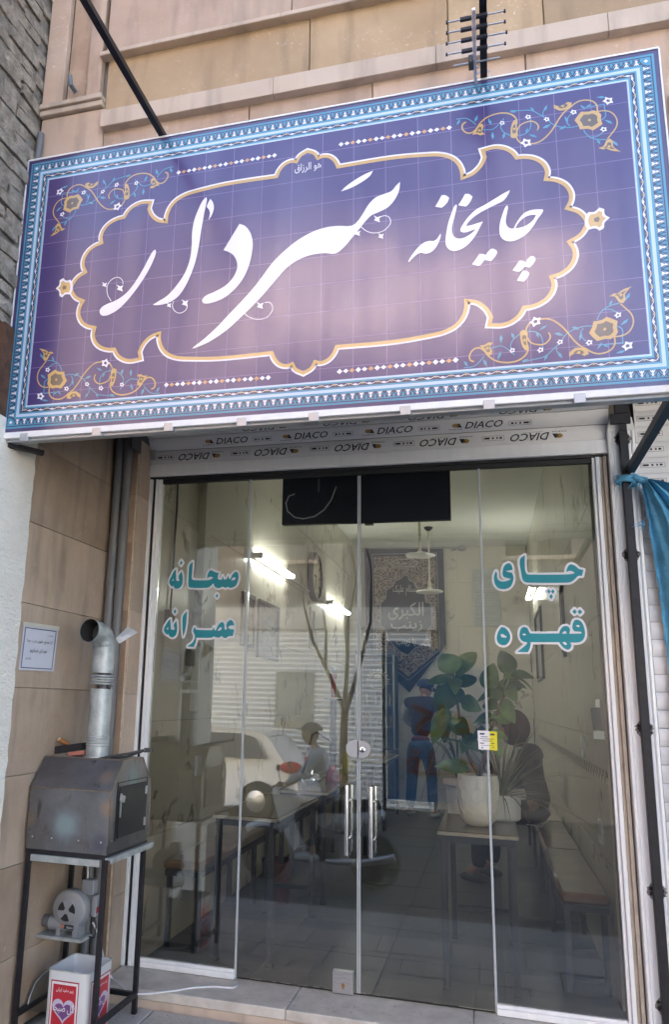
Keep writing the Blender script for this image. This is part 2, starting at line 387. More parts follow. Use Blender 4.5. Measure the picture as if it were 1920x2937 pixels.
# right of the sign: a dark window beside the facing
wn = G().box(1.385, 1.6, YF-.006, YF-.001, 3.0, 3.6).build('window', mat('dark_window', (.012, .013, .016), .08), bld)
G().box(1.365, 1.3845, YF-.03, YF-.001, 2.98, 3.62).build('frame', m_alu, wn)
# return wall of the recess: big tiles on the left side
zs = [-.075, .23, .603, .977, 1.352, 1.725, 2.096, 2.47, 2.999]
for a, b in zip(zs[:-1], zs[1:]):
    G().box(-1.375, -1.36+random.uniform(-.0015, .0015), -.995+random.uniform(-.004, .004), -.166, a+.001, b-.001, .002).build('wall_tile', m_tan, bld)
# pier facing left of the shop front
pz = [-.075, .35, .78, 1.34, 1.78, 2.15, 2.42, 2.74]
for a, b in zip(pz[:-1], pz[1:]):
    G().box(-1.359, -1.217, -.180, -.1655, a+.0008, b-.0008, .001).build('wall_tile', m_pier, bld)
    G().box(-1.2155, -1.2045, -.177, -.002, a+.0008, b-.0008, .001).build('wall_tile', m_tan, bld)
G().box(-1.2185, -1.212, -.1835, -.1775, -.075, 2.70).build('corner_bead', mat('cream_mortar', (.56, .47, .37), .8, var=.25, vs=30), bld)

# ================================================================== neighbour on the left
nb = thing('neighbour_wall', 'rough grey brick side wall with white plaster on its lower part', 'wall', (-1.5, -2, 0))
G().box(-3.4, -1.392, -1.66, -1.0, 2.42, 7.5).build('mortar_bed', m_mortar, nb)
G().box(-3.4, -1.392, -1.0, 9.5, -.075, 7.5).build('wall_core', m_mortar, nb)
g = G()
# plaster sheet with a ragged end against the tiles
N = 60; ring = [(-1.66, -.07), (-1.66, 2.5)]
for i in range(N+1):
    z = 2.5-(2.57)*i/N; ring.append((-.992+.003*sin(i*1.7)+random.uniform(-.004, .004), z))
G().box(-3.4, -1.393, -1.658, -1.001, -.075, 2.419).build('wall_core', m_mortar, nb)
g.prism(ring, lambda p: (-1.392, p[0], p[1]), (.036, 0, 0)).build('plaster', m_plaster, nb)
variants = []
for k in range(5):
    bm = bmesh.new(); bmesh.ops.create_cube(bm, size=1); bmesh.ops.subdivide_edges(bm, edges=bm.edges[:], cuts=2, use_grid_fill=True)
    L = .205*random.uniform(.9, 1.04)
    for v in bm.verts:
        v.co = Vector((v.co.x*.03+random.uniform(-.004, .004), v.co.y*L+random.uniform(-.006, .006), v.co.z*.058+random.uniform(-.004, .004)))
    me = bpy.data.meshes.new('brick'); bm.to_mesh(me); bm.free(); me.materials.append(m_brick); me.shade_smooth(); me.set_sharp_from_angle(angle=radians(45)); variants.append(me)
z = 2.47; r_ = 0
while z < 5.05:
    y = -1.27-(.11 if r_ % 2 else 0)
    while y > -1.60:
        o = bpy.data.objects.new('brick', random.choice(variants)); link(o, nb)
        o.location = (.108+random.uniform(-.008, .006), y+2+random.uniform(-.008, .008), z+random.uniform(-.005, .005))
        o.rotation_euler = (random.uniform(-.06, .06), random.uniform(-.09, .09), random.uniform(-.05, .05))
        o.scale = (1, random.uniform(.85, 1.12), random.uniform(.8, 1.15)); y -= .22
    z += .068; r_ += 1
G().box(-1.39, -1.359, -1.33, -1.22, 2.50, 2.92).build('rusted_plate', m_rust, nb)

# ================================================================== pipes in the corner
for x, y, lab in ((-1.318, -.212, 'grey plastic drain pipe in the corner, the one against the tiled side wall'), (-1.266, -.208, 'grey plastic drain pipe in the corner, the one toward the glass front')):
    p = thing('drain_pipe', lab, 'pipe', (x, y, 0), 'drain pipes in the recess corner')
    G().tube([(x, y, -.07), (x, y, 1.4), (x, y, 2.995)], .025, 14, cap=False).build('tube', m_pvc, p, 40)
    for zz in (.9, 1.9): G().tube([(x, y, zz), (x, y, zz+.05)], .0285, 14).build('socket', m_pvc, p, 40)
p = thing('vent_pipe', 'thin grey pipe running up beside the brick wall above the sign', 'pipe', (-1.356, -1.225, 3.5))
G().tube([(-1.356, -1.216, 3.2), (-1.356, -1.216, 3.84), (-1.354, -1.214, 3.96)], .016, 10, cap=False).build('tube', m_pvc, p, 40)

# ================================================================== paper notice
nt_ = thing('paper_notice', 'white printed paper notice taped to the tan tiled side wall', 'notice', tuple(PX(110, 1880, -1.359)))
N1 = crop(0, 1750, .3085)
def onwall(p, d=0): return PX(*N1(p), -1.359+d)
q = [(220, 120), (543, 165), (495, 570), (170, 553)]
g = G().add([onwall(p, .001+.0015*(i % 2)) for i, p in enumerate(q)]+[onwall(p, -.0005) for p in q], [(0, 1, 2, 3), (4, 7, 6, 5), (0, 4, 5, 1), (1, 5, 6, 2), (2, 6, 7, 3), (3, 7, 4, 0)])
g.build('sheet', mat('paper', (.66, .67, .74), .8), nt_)
a_, b_, c_, d_ = [Vector(onwall(p, .0045)) for p in q]
def onpaper(p):  # p in 0..1, y up
    u, v = p; return (d_*(1-u)+c_*u)*(1-v)+(a_*(1-u)+b_*u)*v
G().ribbon([(.06, .05), (.94, .05), (.94, .91), (.06, .91)], .016, onpaper, True).build('border', mat('ink_blue', (.03, .04, .16), .7), nt_)
ink = mat('ink_black', (.03, .03, .05), .7)
for s, x, y, w in (('بستن درب', .70, .76, .16), ('از تجمع جلوی درب جدا', .14, .58, .72), ('خودداری فرمائید', .24, .38, .5), ('باتشکر', .14, .22, .16)):
    s = ' '.join(shape(k) for k in reversed(s.split(' ')))
    put_text(G(), s, x, y, w, .10 if w > .3 else .06, onpaper).build('lettering', ink, nt_)
g = G().add([onpaper(p)+Vector((.0015, 0, 0)) for p in ((-.02, .95), (1.02, .95), (1.02, 1.03), (-.02, 1.03))], [(0, 1, 2, 3)])
g.build('tape', mat('tape', (.62, .60, .52), .3), nt_)
# ================================================================== the big sign
SX0, SX1, SZ0, SZ1, SY = -1.377, 1.330, 2.432, 3.783, -1.25
SCX, SCZ = -.026, 3.090
sign = thing('shop_sign', 'wide blue and purple tile-patterned shop sign with white calligraphy over the shop front', 'sign', (0, SY, SZ0))
def flex(name, col, var=.12):
    m = mat(name, col, rough=.42, spec=.4, coat=.9); b = m.node_tree.nodes['Principled BSDF']
    b.inputs['Coat Roughness'].default_value = .19; b.inputs['IOR'].default_value = 1.5; b.inputs['Coat IOR'].default_value = 1.8
    # fine vertical ribs of the stretched sheet
    gm = node(m, 'ShaderNodeNewGeometry'); mp = node(m, 'ShaderNodeMapping'); mp.inputs['Scale'].default_value = (1, 0, .02)
    wv = node(m, 'ShaderNodeTexNoise'); wv.inputs['Scale'].default_value = 130; wv.inputs['Detail'].default_value = 2
    w2 = node(m, 'ShaderNodeTexNoise'); w2.inputs['Scale'].default_value = 2.2; w2.inputs['Detail'].default_value = 1
    bp = node(m, 'ShaderNodeBump'); bp.inputs['Strength'].default_value = .10; bp.inputs['Distance'].default_value = .002
    b2 = node(m, 'ShaderNodeBump'); b2.inputs['Strength'].default_value = .25; b2.inputs['Distance'].default_value = .03
    L = m.node_tree.links.new; L(gm.outputs['Position'], mp.inputs[0]); L(mp.outputs[0], wv.inputs['Vector']); L(gm.outputs['Position'], w2.inputs['Vector'])
    L(w2.outputs[0], b2.inputs['Height']); L(wv.outputs[0], bp.inputs['Height']); L(b2.outputs[0], bp.inputs['Normal'])
    L(bp.outputs[0], b.inputs['Normal']); L(b2.outputs[0], b.inputs['Coat Normal'])
    m3 = node(m, 'ShaderNodeMapping'); m3.inputs['Scale'].default_value = (6, 0, .5); L(gm.outputs['Position'], m3.inputs[0]); n3 = node(m, 'ShaderNodeTexNoise'); n3.inputs['Scale'].default_value = 1.6; n3.inputs['Detail'].default_value = 7; L(m3.outputs[0], n3.inputs['Vector'])
    r3 = node(m, 'ShaderNodeMapRange'); L(n3.outputs[0], r3.inputs[0]); r3.inputs[1].default_value = .35; r3.inputs[2].default_value = .7; r3.inputs[3].default_value = 1.0; r3.inputs[4].default_value = .62; L(r3.outputs[0], b.inputs['Coat Weight'])
    return m
f_purple = flex('flex_purple', (.040, .022, .150)); f_grid = flex('flex_grid', (.24, .17, .42))
f_sky = flex('flex_sky_blue', (.065, .29, .46)); f_navy = flex('flex_navy', (.032, .032, .10)); f_lav = flex('flex_lavender', (.50, .63, .80))
f_teal = flex('flex_teal', (.09, .26, .33)); f_white = flex('flex_white', (.80, .78, .86)); f_gold = flex('flex_gold', (.56, .36, .12))
f_brown = flex('flex_brown', (.12, .085, .06)); f_orange = flex('flex_orange', (.60, .30, .13)); f_vio = flex('flex_violet', (.055, .032, .125))
LAY = .0004
def S(k):
    j = SY-LAY*(k+random.uniform(0, .12))
    return lambda p: (p[0], j, p[1])
def spx(p): v = PY(p[0], p[1], SY); return np.array((v[0], v[2]))
# backing sheet and frame
G().box(SX0, SX1, SY, -1.215, SZ0, SZ1).build('panel', f_vio, sign)
fr = G().box(SX0-.004, SX1+.004, SY-.004, -1.21, SZ1, SZ1+.008); fr.box(SX1, SX1+.006, SY-.004, -1.21, SZ0, SZ1); fr.box(SX0-.006, SX0, SY-.004, -1.21, SZ0, SZ1)
fr.build('frame', m_alu, sign)
# underside: return of the sheet, aluminium rail and clips
G().box(SX0-.005, SX1+.03, SY-.003, SY+.014, SZ0-.028, SZ0-.0005, .002).build('bottom_lip', m_alu, sign)
rail = G().box(SX0-.005, SX1+.03, SY+.0145, SY+.055, SZ0-.040, SZ0-.006, .002).build('bottom_rail', m_alu2, sign)
for i in range(9):
    x = SX0+.14+i*.315+random.uniform(-.03, .03)
    G().box(x-.02, x+.02, SY-.0055, SY+.03, SZ0-.046, SZ0-.010, .002).build('clip', m_alu2, sign)
G().bar((SX0+.02, SY+.03, SZ0-.045), (SX0+.12, SY+.16, SZ0-.05), .022).build('bracket', m_blackm, sign)
G().box(SX0+.01, SX1-.01, -1.2145, -1.203, SZ0+.05, SZ1-.05).build('back_board', m_dkgrey, sign)
def frame_band(name, o0, o1, k, m):
    """rectangular printed band between two distances from the sign's edge"""
    a, b = o0, o1; X0, X1, Z0, Z1 = SX0, SX1, SZ0, SZ1
    P = [(X0+a, Z0+a), (X1-a, Z0+a), (X1-a, Z1-a), (X0+a, Z1-a), (X0+b, Z0+b), (X1-b, Z0+b), (X1-b, Z1-b), (X0+b, Z1-b)]
    G().add([S(k)(p) for p in P], [(0, 1, 5, 4), (1, 2, 6, 5), (2, 3, 7, 6), (3, 0, 4, 7)]).build(name, m, sign)
frame_band('border_band', .016, .024, 1, f_sky)
frame_band('border_line', .0265, .0285, 1, f_navy)
frame_band('border_band', .0285, .061, 1, f_sky)
frame_band('border_band', .061, .0675, 1, f_sky)
frame_band('border_band', .0675, .080, 1, f_lav)
frame_band('border_band', .080, .0865, 1, f_sky)
frame_band('border_band', .0865, .1035, 1, f_navy)
frame_band('border_band', .1035, .1105, 1, f_sky)
frame_band('border_band', .1105, .118, 1, f_lav)
G().add([S(1)(p) for p in ((SX0+.118, SZ0+.118), (SX1-.118, SZ0+.118), (SX1-.118, SZ1-.118), (SX0+.118, SZ1-.118))], [(0, 1, 2, 3)]).build('field', f_purple, sign)
# repeated border figures: white spindles, dark arches between, teal hearts
fig_w = [(0, .0), (.2, .12), (.62, .02), (.55, .18), (.22, .42), (.16, .55), (.42, .66), (.2, .76), (.0, 1.), (-.2, .76), (-.42, .66), (-.16, .55), (-.22, .42), (-.55, .18), (-.62, .02), (-.2, .12)]
arch = [(-.5, 1.02), (-.36, .72), (-.62, .46), (-.86, .0), (-1.21, .02), (-.78, .56), (-.66, .78), (-.78, 1.02)]
gw, gd, gt = G(), G(), G()
def side(n, origin, ux, uy, pitch, h):
    for i in range(n):
        c = np.array(origin)+np.array(ux)*pitch*(i+.5)
        f = lambda q, sx=1.: c+np.array(ux)*q[0]*pitch*.40*sx+np.array(uy)*(h*(.06+.88*q[1]))
        gd.poly([[f((q[0]*1.75, q[1]*1.16-.06)) for q in fig_w]], S(2)); gw.poly([[f(q) for q in fig_w]], S(3))
        for sg in (1, -1): gd.poly([[f((sg*q[0]*1.28, q[1])) for q in arch]], S(2.4))
        e = lambda q: c+np.array(ux)*(pitch*.5+q[0]*pitch*.3)+np.array(uy)*(h*(.05+.6*q[1]))
        gt.poly([[e(q) for q in ((0, .05), (.5, .35), (.3, .7), (0, .55), (-.3, .7), (-.5, .35))]], S(2))
B0, B1 = .0295, .0605; hh = B1-B0; W_in = SX1-SX0-2*B1; H_in = SZ1-SZ0-2*B1; nx = 74; nz = 36
side(nx, (SX0+B1, SZ0+B1), (1, 0), (0, -1), W_in/nx, hh)
side(nx, (SX0+B1, SZ1-B1), (1, 0), (0, 1), W_in/nx, hh)
side(nz, (SX0+B1, SZ0+B1), (0, 1), (-1, 0), H_in/nz, hh)
side(nz, (SX1-B1, SZ0+B1), (0, 1), (1, 0), H_in/nz, hh)
for x in (SX0+.045, SX1-.045):
    for z in (SZ0+.045, SZ1-.045): gw.poly([[(x-.008, z), (x, z-.008), (x+.008, z), (x, z+.008)]], S(3))
tag(gd.build('border_arches', f_navy, sign), kind='stuff'); tag(gw.build('border_figures', f_white, sign), kind='stuff'); tag(gt.build('border_hearts', f_teal, sign), kind='stuff')
# vine in the narrow dark band
gv, gg = G(), G(); O = .095
def vine(origin, ux, uy, length, n):
    P = []; ux, uy = np.array(ux), np.array(uy)
    for i in range(n*12+1):
        s = length*i/(n*12); P.append(np.array(origin)+ux*s+uy*.0048*sin(tau*i/12))
    gv.ribbon(P, .0022, S(2))
    for i in range(n):
        s = length*(i+.25)/n; c = np.array(origin)+ux*s+uy*.0025
        gg.poly([[c+.0042*np.array((cos(a), sin(a))) for a in np.linspace(0, tau, 9)[:-1]]], S(3))
        c = np.array(origin)+ux*length*(i+.7)/n-uy*.001
        gv.poly([[c+ux*.011, c+uy*.004, c-ux*.011, c-uy*.0025]], S(2.5))
vine((SX0+O, SZ0+O), (1, 0), (0, 1), SX1-SX0-2*O, 46); vine((SX0+O, SZ1-O), (1, 0), (0, 1), SX1-SX0-2*O, 46)
vine((SX0+O, SZ0+O), (0, 1), (1, 0), SZ1-SZ0-2*O, 22); vine((SX1-O, SZ0+O), (0, 1), (1, 0), SZ1-SZ0-2*O, 22)
tag(gv.build('border_vine', f_white, sign), kind='stuff'); tag(gg.build('border_rosettes', f_gold, sign), kind='stuff')
# printed tile joints
g = G()
x = -.090-.1303*11
while x < SX1:
    if x > SX0+.02: g.add([S(1.5)(p) for p in ((x-.0009, SZ0+.118), (x+.0009, SZ0+.118), (x+.0009, SZ1-.118), (x-.0009, SZ1-.118))], [(0, 1, 2, 3)])
    x += .1303
z = 3.331-.1215*9
while z < SZ1:
    if SZ0+.12 < z < SZ1-.12: g.add([S(1.6)(p) for p in ((SX0+.118, z-.0009), (SX1-.118, z-.0009), (SX1-.118, z+.0009), (SX0+.118, z+.0009))], [(0, 1, 2, 3)])
    z += .1215
g.build('tile_joints', f_grid, sign)
# cartouche: lower-left quarter traced, mirrored to the other three
A = crop(0, 440, .41131); B = crop(560, 380, .41131); Cc = crop(1160, 250, .48843)
q1 = [spx(A(p)) for p in ((497, 928), (503, 968), (528, 1005), (580, 1030), (556, 1075), (550, 1125), (570, 1175), (612, 1205), (662, 1215), (650, 1268), (666, 1320), (706, 1354), (760, 1368), (797, 1366), (820, 1408), (860, 1437), (912, 1447), (980, 1433), (972, 1385), (1000, 1330), (1050, 1280), (1112, 1254), (1112, 1305), (1132, 1362), (1172, 1402), (1232, 1424), (1300, 1430), (1530, 1428))]
q1 += [spx(B(p)) for p in ((535, 1537), (555, 1583), (592, 1618), (640, 1628), (678, 1615), (702, 1654), (738, 1680))]
q1[0] = np.array((q1[0][0], SCZ)); q1[-1] = np.array((SCX, q1[-1][1]))
qs = smooth2(q1, closed=False, n=5, sharp=38)
mir = lambda P, a, b: [np.array((SCX+(p[0]-SCX)*a, SCZ+(p[1]-SCZ)*b)) for p in P]
loop = qs[:-1]+mir(qs, -1, 1)[::-1][:-1]+mir(qs, -1, -1)[:-1]+mir(qs, 1, -1)[::-1][:-1]
G().ribbon(loop, .0150, S(3), closed=True).build('cartouche', f_gold, sign)
G().ribbon(loop, .0068, S(3.3), closed=True, off=-.0104).build('cartouche_edge', f_white, sign)
fin = [spx(A(p)) for p in ((388, 943), (412, 918), (416, 886), (440, 870), (462, 888), (492, 882), (505, 905), (505, 952), (490, 985), (455, 985), (435, 1005), (415, 995), (412, 965))]
for sx in (1, -1):
    gwf, ggf, gpf = G(), G(), G(); F_ = mir(fin, sx, 1); c = np.mean(F_, 0)
    gwf.poly([smooth2(F_, n=3)], S(3.6)); ggf.poly([smooth2([c+(p-c)*.72 for p in F_], n=3)], S(3.9)); gpf.poly([[c+(p-c)*.25 for p in F_]], S(4.2))
    fo = gwf.build('finial', f_white, sign); ggf.build('finial_core', f_gold, fo); gpf.build('finial_eye', f_brown, fo)
# corner arabesques: lower-left traced, mirrored
K = crop(80, 980, .25707)
kk = lambda L: [spx(K(p)) for p in L]
gold = [([(205, 215), (170, 260), (125, 320), (105, 380), (110, 440), (140, 490), (190, 510), (245, 505)], .0048),
        ([(240, 510), (235, 570), (255, 615), (300, 640), (360, 640), (410, 615), (450, 580), (500, 540), (550, 480), (600, 400), (650, 330), (720, 260), (780, 230), (840, 228), (900, 235), (935, 280), (942, 320)], .0055),
        ([(942, 320), (930, 370), (900, 430), (850, 460), (790, 470), (750, 440), (740, 400), (755, 365)], .005),
        ([(985, 310), (960, 380), (925, 450), (920, 510), (950, 560), (1010, 590), (1090, 590), (1180, 560), (1250, 500), (1290, 440), (1340, 400), (1390, 410), (1420, 460), (1410, 510), (1378, 530)], .0058)]
blue = [[(215, 210), (280, 215), (340, 250), (370, 300), (375, 330)], [(410, 375), (480, 365), (560, 380), (620, 420), (660, 480), (720, 540), (780, 590), (870, 600), (960, 610)], [(930, 320), (860, 340), (820, 380), (800, 440), (800, 500)],
        [(985, 330), (1040, 370), (1065, 420), (1060, 470), (1030, 530)], [(1080, 470), (1140, 420), (1200, 420), (1240, 425)], [(1290, 490), (1330, 540), (1380, 575), (1470, 575)], [(230, 410), (185, 450), (180, 520), (175, 580), (300, 565), (340, 560)], [(480, 380), (500, 430), (470, 490), (440, 515)], [(690, 510), (680, 560), (650, 610)], [(340, 240), (270, 255), (230, 290)]]
leafs = [(280, 195, 60, 70), (155, 165, 70, 60), (170, 390, 70, 40), (540, 370, 70, 150), (500, 455, 70, 80), (670, 400, 80, 155), (800, 310, 70, 30), (845, 370, 60, 110), (1050, 340, 70, 110), (1150, 350, 80, 95), (1160, 510, 80, 75), (1280, 560, 80, 115), (1450, 540, 70, 120), (940, 595, 60, 10), (770, 600, 60, 70), (655, 600, 70, 120), (350, 570, 60, 60), (190, 655, 70, 10), (300, 580, 50, 150)]
buds = [([(125, 78), (170, 85), (205, 100), (230, 120), (255, 110), (290, 128), (250, 140), (235, 165), (215, 205), (185, 215), (168, 185), (175, 140), (150, 100)], .55), ([(215, 470), (225, 420), (220, 370), (270, 335), (305, 312), (340, 335), (405, 335), (412, 385), (435, 435), (405, 480), (370, 522), (310, 515), (270, 525), (232, 500)], .66), ([(430, 630), (440, 590), (490, 560), (540, 555), (585, 590), (582, 628), (545, 605), (500, 615), (465, 642)], .5), ([(1225, 490), (1222, 450), (1245, 410), (1218, 372), (1260, 362), (1290, 380), (1335, 378), (1310, 410), (1290, 450), (1260, 492)], .55), ([(925, 330), (960, 298), (990, 310), (985, 380), (965, 460), (940, 500), (915, 500), (925, 430)], .5)]
flw = [(140, 610, 46), (220, 315, 30), (430, 525, 30), (660, 475, 28), (815, 520, 30), (1050, 480, 28), (865, 240, 52)]
for sx in (1, -1):
    for sz in (1, -1):
        f = lambda L: mir(kk(L), sx, sz); g2 = G()
        for P, w in gold: G().ribbon(smooth2(f(P), False, 4), w, S(2.2)).build('arabesque_scroll', f_gold, sign)
        for P in blue: g2.ribbon(smooth2(f(P), False, 4), [.0035]*0 or .0036, S(2))
        for x, y, l, a in leafs:
            a = radians(a); d = np.array((cos(a), sin(a))); n_ = np.array((-d[1], d[0])); c = np.array((x, y))
            g2.poly([f([c-d*l*.55, c-d*l*.1+n_*l*.2, c+d*l*.55, c-d*l*.05-n_*l*.16])], S(2.1))
        for P, s_ in buds:
            g1, g3 = G(), G(); c = np.mean(np.array(P), 0); g1.poly([smooth2(f(P), n=2, sharp=40)], S(2.6)); g3.poly([smooth2(f([c+(np.array(p)-c)*s_ for p in P]), n=2)], S(2.9))
            g1.poly([f([c+np.array(o_) for o_ in ((-14, 0), (0, -16), (14, 0), (0, 16))])], S(3.1)); bo = g1.build('arabesque_bud', f_gold, sign); g3.build('bud_heart', f_brown, bo)
        for x, y, r in flw:
            ring = [(x+r*(1 if i % 2 == 0 else .62)*cos(tau*i/10), y+r*(1 if i % 2 == 0 else .62)*sin(tau*i/10)) for i in range(10)]
            g4, g5 = G(), G(); g4.poly([f(ring)], S(3.2)); g5.poly([f([(x+(px-x)*.42, y+(py-y)*.42) for px, py in ring])], S(3.5)); fo = g4.build('arabesque_flower', f_white, sign); g5.build('flower_heart', f_vio, fo)
        tag(g2.build('arabesque_stems', f_sky, sign), kind='stuff')
# chains of lozenges
ca, cb = spx(A((1160, 1615))), spx(B((510, 1710)))
nn = 18
for sx in (1, -1):
    for sz in (1, -1):
        gW, gO = G(), G()
        for i in range(nn+1):
            c = ca+(cb-ca)*i/nn; t = (cb-ca)/nn*.46; u = np.array((0, .0092 if i % 3 else .011))
            r = mir([c-t, c+u, c+t, c-u], sx, sz); (gW if i % 3 != 1 else gO).poly([r], S(2)); 
        tag(gW.build('white_lozenges', f_white, sign), kind='stuff'); tag(gO.build('orange_lozenges', f_orange, sign), kind='stuff')
# calligraphy
E_ = crop(1160, 520, .28278)
def letter(cr, rings, k=4.4, sharp=58):
    return [smooth2([spx(cr(p)) for p in r], n=4, sharp=sharp) for r in rings]
words = [
 (A, [[(1085, 672), (1089, 690), (1075, 735), (1045, 800), (1005, 870), (950, 950), (890, 1025), (830, 1085), (770, 1122), (725, 1134), (700, 1122), (696, 1095), (715, 1070), (750, 1050), (800, 1030), (850, 1000), (900, 955), (950, 888), (1000, 805), (1040, 728), (1070, 680)]]),
 (A, [[(1440, 305), (1444, 325), (1425, 420), (1405, 530), (1390, 630), (1365, 750), (1330, 850), (1280, 950), (1230, 1010), (1170, 1045), (1100, 1060), (1065, 1058), (1105, 1033), (1165, 995), (1230, 925), (1290, 835), (1325, 740), (1338, 640), (1340, 560), (1355, 470), (1385, 390), (1415, 330)]]),
 (B, [[(106, 464), (125, 490), (131, 530), (115, 580), (93, 613), (103, 565), (97, 540), (82, 517)]]),
 (B, [[(310, 638), (350, 655), (385, 700), (402, 770), (395, 850), (375, 930), (340, 1010), (280, 1090), (200, 1155), (110, 1190), (60, 1192), (47, 1172), (70, 1142), (140, 1110), (210, 1070), (260, 1020), (290, 960), (293, 910), (270, 860), (235, 835), (198, 822)]]),
 (B, [[(1431, 345), (1425, 400), (1400, 460), (1350, 520), (1290, 553), (1230, 580), (1190, 620), (1150, 670), (1100, 730), (1040, 800), (980, 845), (900, 843), (800, 858), (720, 890), (640, 945), (580, 1010), (520, 1080), (440, 1170), (340, 1270), (220, 1380), (100, 1460), (0, 1504), (-22, 1508), (0, 1488), (60, 1442), (150, 1360), (250, 1255), (350, 1150), (420, 1070), (480, 990), (540, 910), (620, 830), (720, 750), (830, 690), (920, 662), (1000, 653), (1090, 652), (1130, 625), (1170, 570), (1210, 505), (1260, 455), (1320, 430), (1370, 410), (1405, 370)]]),
 (B, [[(1242, 268), (1220, 305), (1160, 350), (1080, 392), (1018, 413), (1050, 380), (1120, 330), (1190, 290)]]),
 (E_, [[(1050, 247), (1055, 265), (1048, 310), (1035, 380), (1035, 430), (1055, 465), (1085, 482), (1115, 480), (1135, 435), (1170, 380), (1220, 325), (1280, 297), (1350, 287), (1405, 287), (1412, 300), (1395, 335), (1360, 380), (1310, 460), (1250, 530), (1180, 580), (1110, 608), (1050, 610), (1005, 590), (975, 550), (968, 490), (975, 420), (995, 350), (1020, 280), (1038, 252)], [(1130, 480), (1150, 440), (1190, 395), (1240, 360), (1290, 345), (1340, 343), (1310, 395), (1250, 445), (1190, 470)]]),
 (E_, [[(530, 237), (537, 250), (525, 310), (505, 390), (488, 460), (488, 520), (505, 560), (540, 582), (590, 580), (640, 560), (690, 525), (728, 487), (690, 500), (640, 518), (600, 522), (572, 510), (575, 480), (610, 420), (660, 355), (730, 290), (820, 240), (920, 180), (1010, 125), (1075, 92), (1065, 120), (1035, 170), (1000, 205), (920, 245), (830, 290), (750, 335), (690, 380), (650, 420), (628, 458), (690, 445), (750, 425), (803, 410), (785, 440), (760, 490), (730, 545), (690, 600), (630, 660), (570, 695), (510, 710), (460, 695), (428, 655), (422, 600), (430, 520), (450, 420), (480, 330), (510, 255)]]),
 (E_, [[(370, 530), (374, 550), (360, 600), (335, 655), (300, 700), (260, 728), (215, 737), (175, 728), (140, 738), (95, 775), (50, 822), (40, 820), (60, 780), (110, 710), (160, 655), (210, 620), (260, 607), (300, 608), (330, 590), (352, 560)]]),
 (E_, [[(380, 145), (420, 143), (458, 170), (440, 215), (400, 258), (380, 270), (315, 260), (340, 220)]]),
 (E_, [[(620, 130), (660, 132), (695, 158), (675, 205), (640, 250), (622, 258), (550, 245), (580, 200)]]),
 (E_, [[(765, 738), (800, 740), (830, 750), (850, 720), (885, 688), (920, 692), (944, 718), (925, 765), (885, 812), (815, 800), (790, 835), (760, 858), (690, 845), (730, 790)]]),
 (E_, [[(1170, 808), (1205, 810), (1235, 822), (1255, 790), (1290, 760), (1325, 770), (1335, 795), (1310, 840), (1275, 878), (1225, 868), (1200, 895), (1165, 920), (1100, 905), (1135, 860)]]),
 (E_, [[(1205, 908), (1245, 912), (1272, 935), (1255, 975), (1215, 1020), (1145, 1010), (1175, 960)]]),
]
for cr, rings in words:
    G().poly(letter(cr, rings), S(4.4)).build('calligraphy_letter', f_white, sign)
curls = [(A, [(775, 1030), (750, 985), (750, 920), (785, 877), (825, 866), (855, 888), (858, 915)], [(838, 938, 26), (730, 915, 20)]), (A, [(1212, 1032), (1203, 1060), (1215, 1095), (1250, 1115), (1285, 1103), (1305, 1078), (1300, 1058)], [(1292, 1042, 26), (1180, 1058, 18)]),
         (B, [(1155, 655), (1190, 685), (1240, 702), (1310, 690), (1355, 650), (1365, 620), (1350, 590), (1320, 582), (1290, 592)], [(1272, 602, 26), (1298, 722, 22), (1136, 702, 22)]), (B, [(345, 1263), (380, 1290), (440, 1305), (500, 1290), (535, 1250), (540, 1215), (520, 1187), (485, 1188)], [(455, 1206, 26)])]
for cr, P, L in curls:
    g = G(); g.ribbon(smooth2([spx(cr(p)) for p in P], False, 5), .0034, S(4.2))
    for x, y, r in L: g.poly([[spx(cr(p)) for p in ((x-r, y-r*.9), (x, y-r*.35), (x+r*.9, y-r*.7), (x+r*.5, y+r*.1), (x+r*.7, y+r), (x-r*.1, y+r*.7), (x-r*.9, y+r*.5), (x-r*.5, y-r*.1))]], S(4.3))
    g.build('calligraphy_curl', f_white, sign)
a0, a1 = spx((843, 503)), spx((922, 478))
s_ = ' '.join(shape(k) for k in reversed('هو الرزاق'.split(' ')))
put_text(G(), s_, a0[0]+.004, a0[1]+.004, a1[0]-a0[0]-.004, .046, S(4.2)).build('lettering', f_white, sign)

# ================================================================== bars above the sign, antenna
for x, lab in ((-.700, 'dark square steel bar reaching out over the street above the left part of the sign'), (.696, 'dark square steel bar with the aerial on it above the sign')):
    b = thing('awning_bar', lab, 'bar', (x, SY, 3.80), 'awning bars over the sign')
    G().bar((x, -1.212, 3.805), (x, -5.6, 3.805), .026, .026).build('tube', m_blackm, b)
ant = thing('tv_antenna', 'small television aerial with short metal rods clamped to the awning bar', 'antenna', (.66, -1.35, 3.80))
T = crop(1200, 0, .25707); ZA = 3.775
y_a, y_b = PZ(*T((643, 995)), ZA), PZ(*T((643, 95)), ZA)
xb = y_a[0]
G().box(xb-.006, xb+.006, y_b[1], y_a[1], ZA-.006, ZA+.006).build('boom', mat('bright_aluminium', (.82, .82, .84), .3, metal=.2), ant)
m_rod = mat('rod_aluminium', (.62, .62, .63), .3, metal=.8); m_plas = mat('black_plastic', (.02, .02, .022), .5)
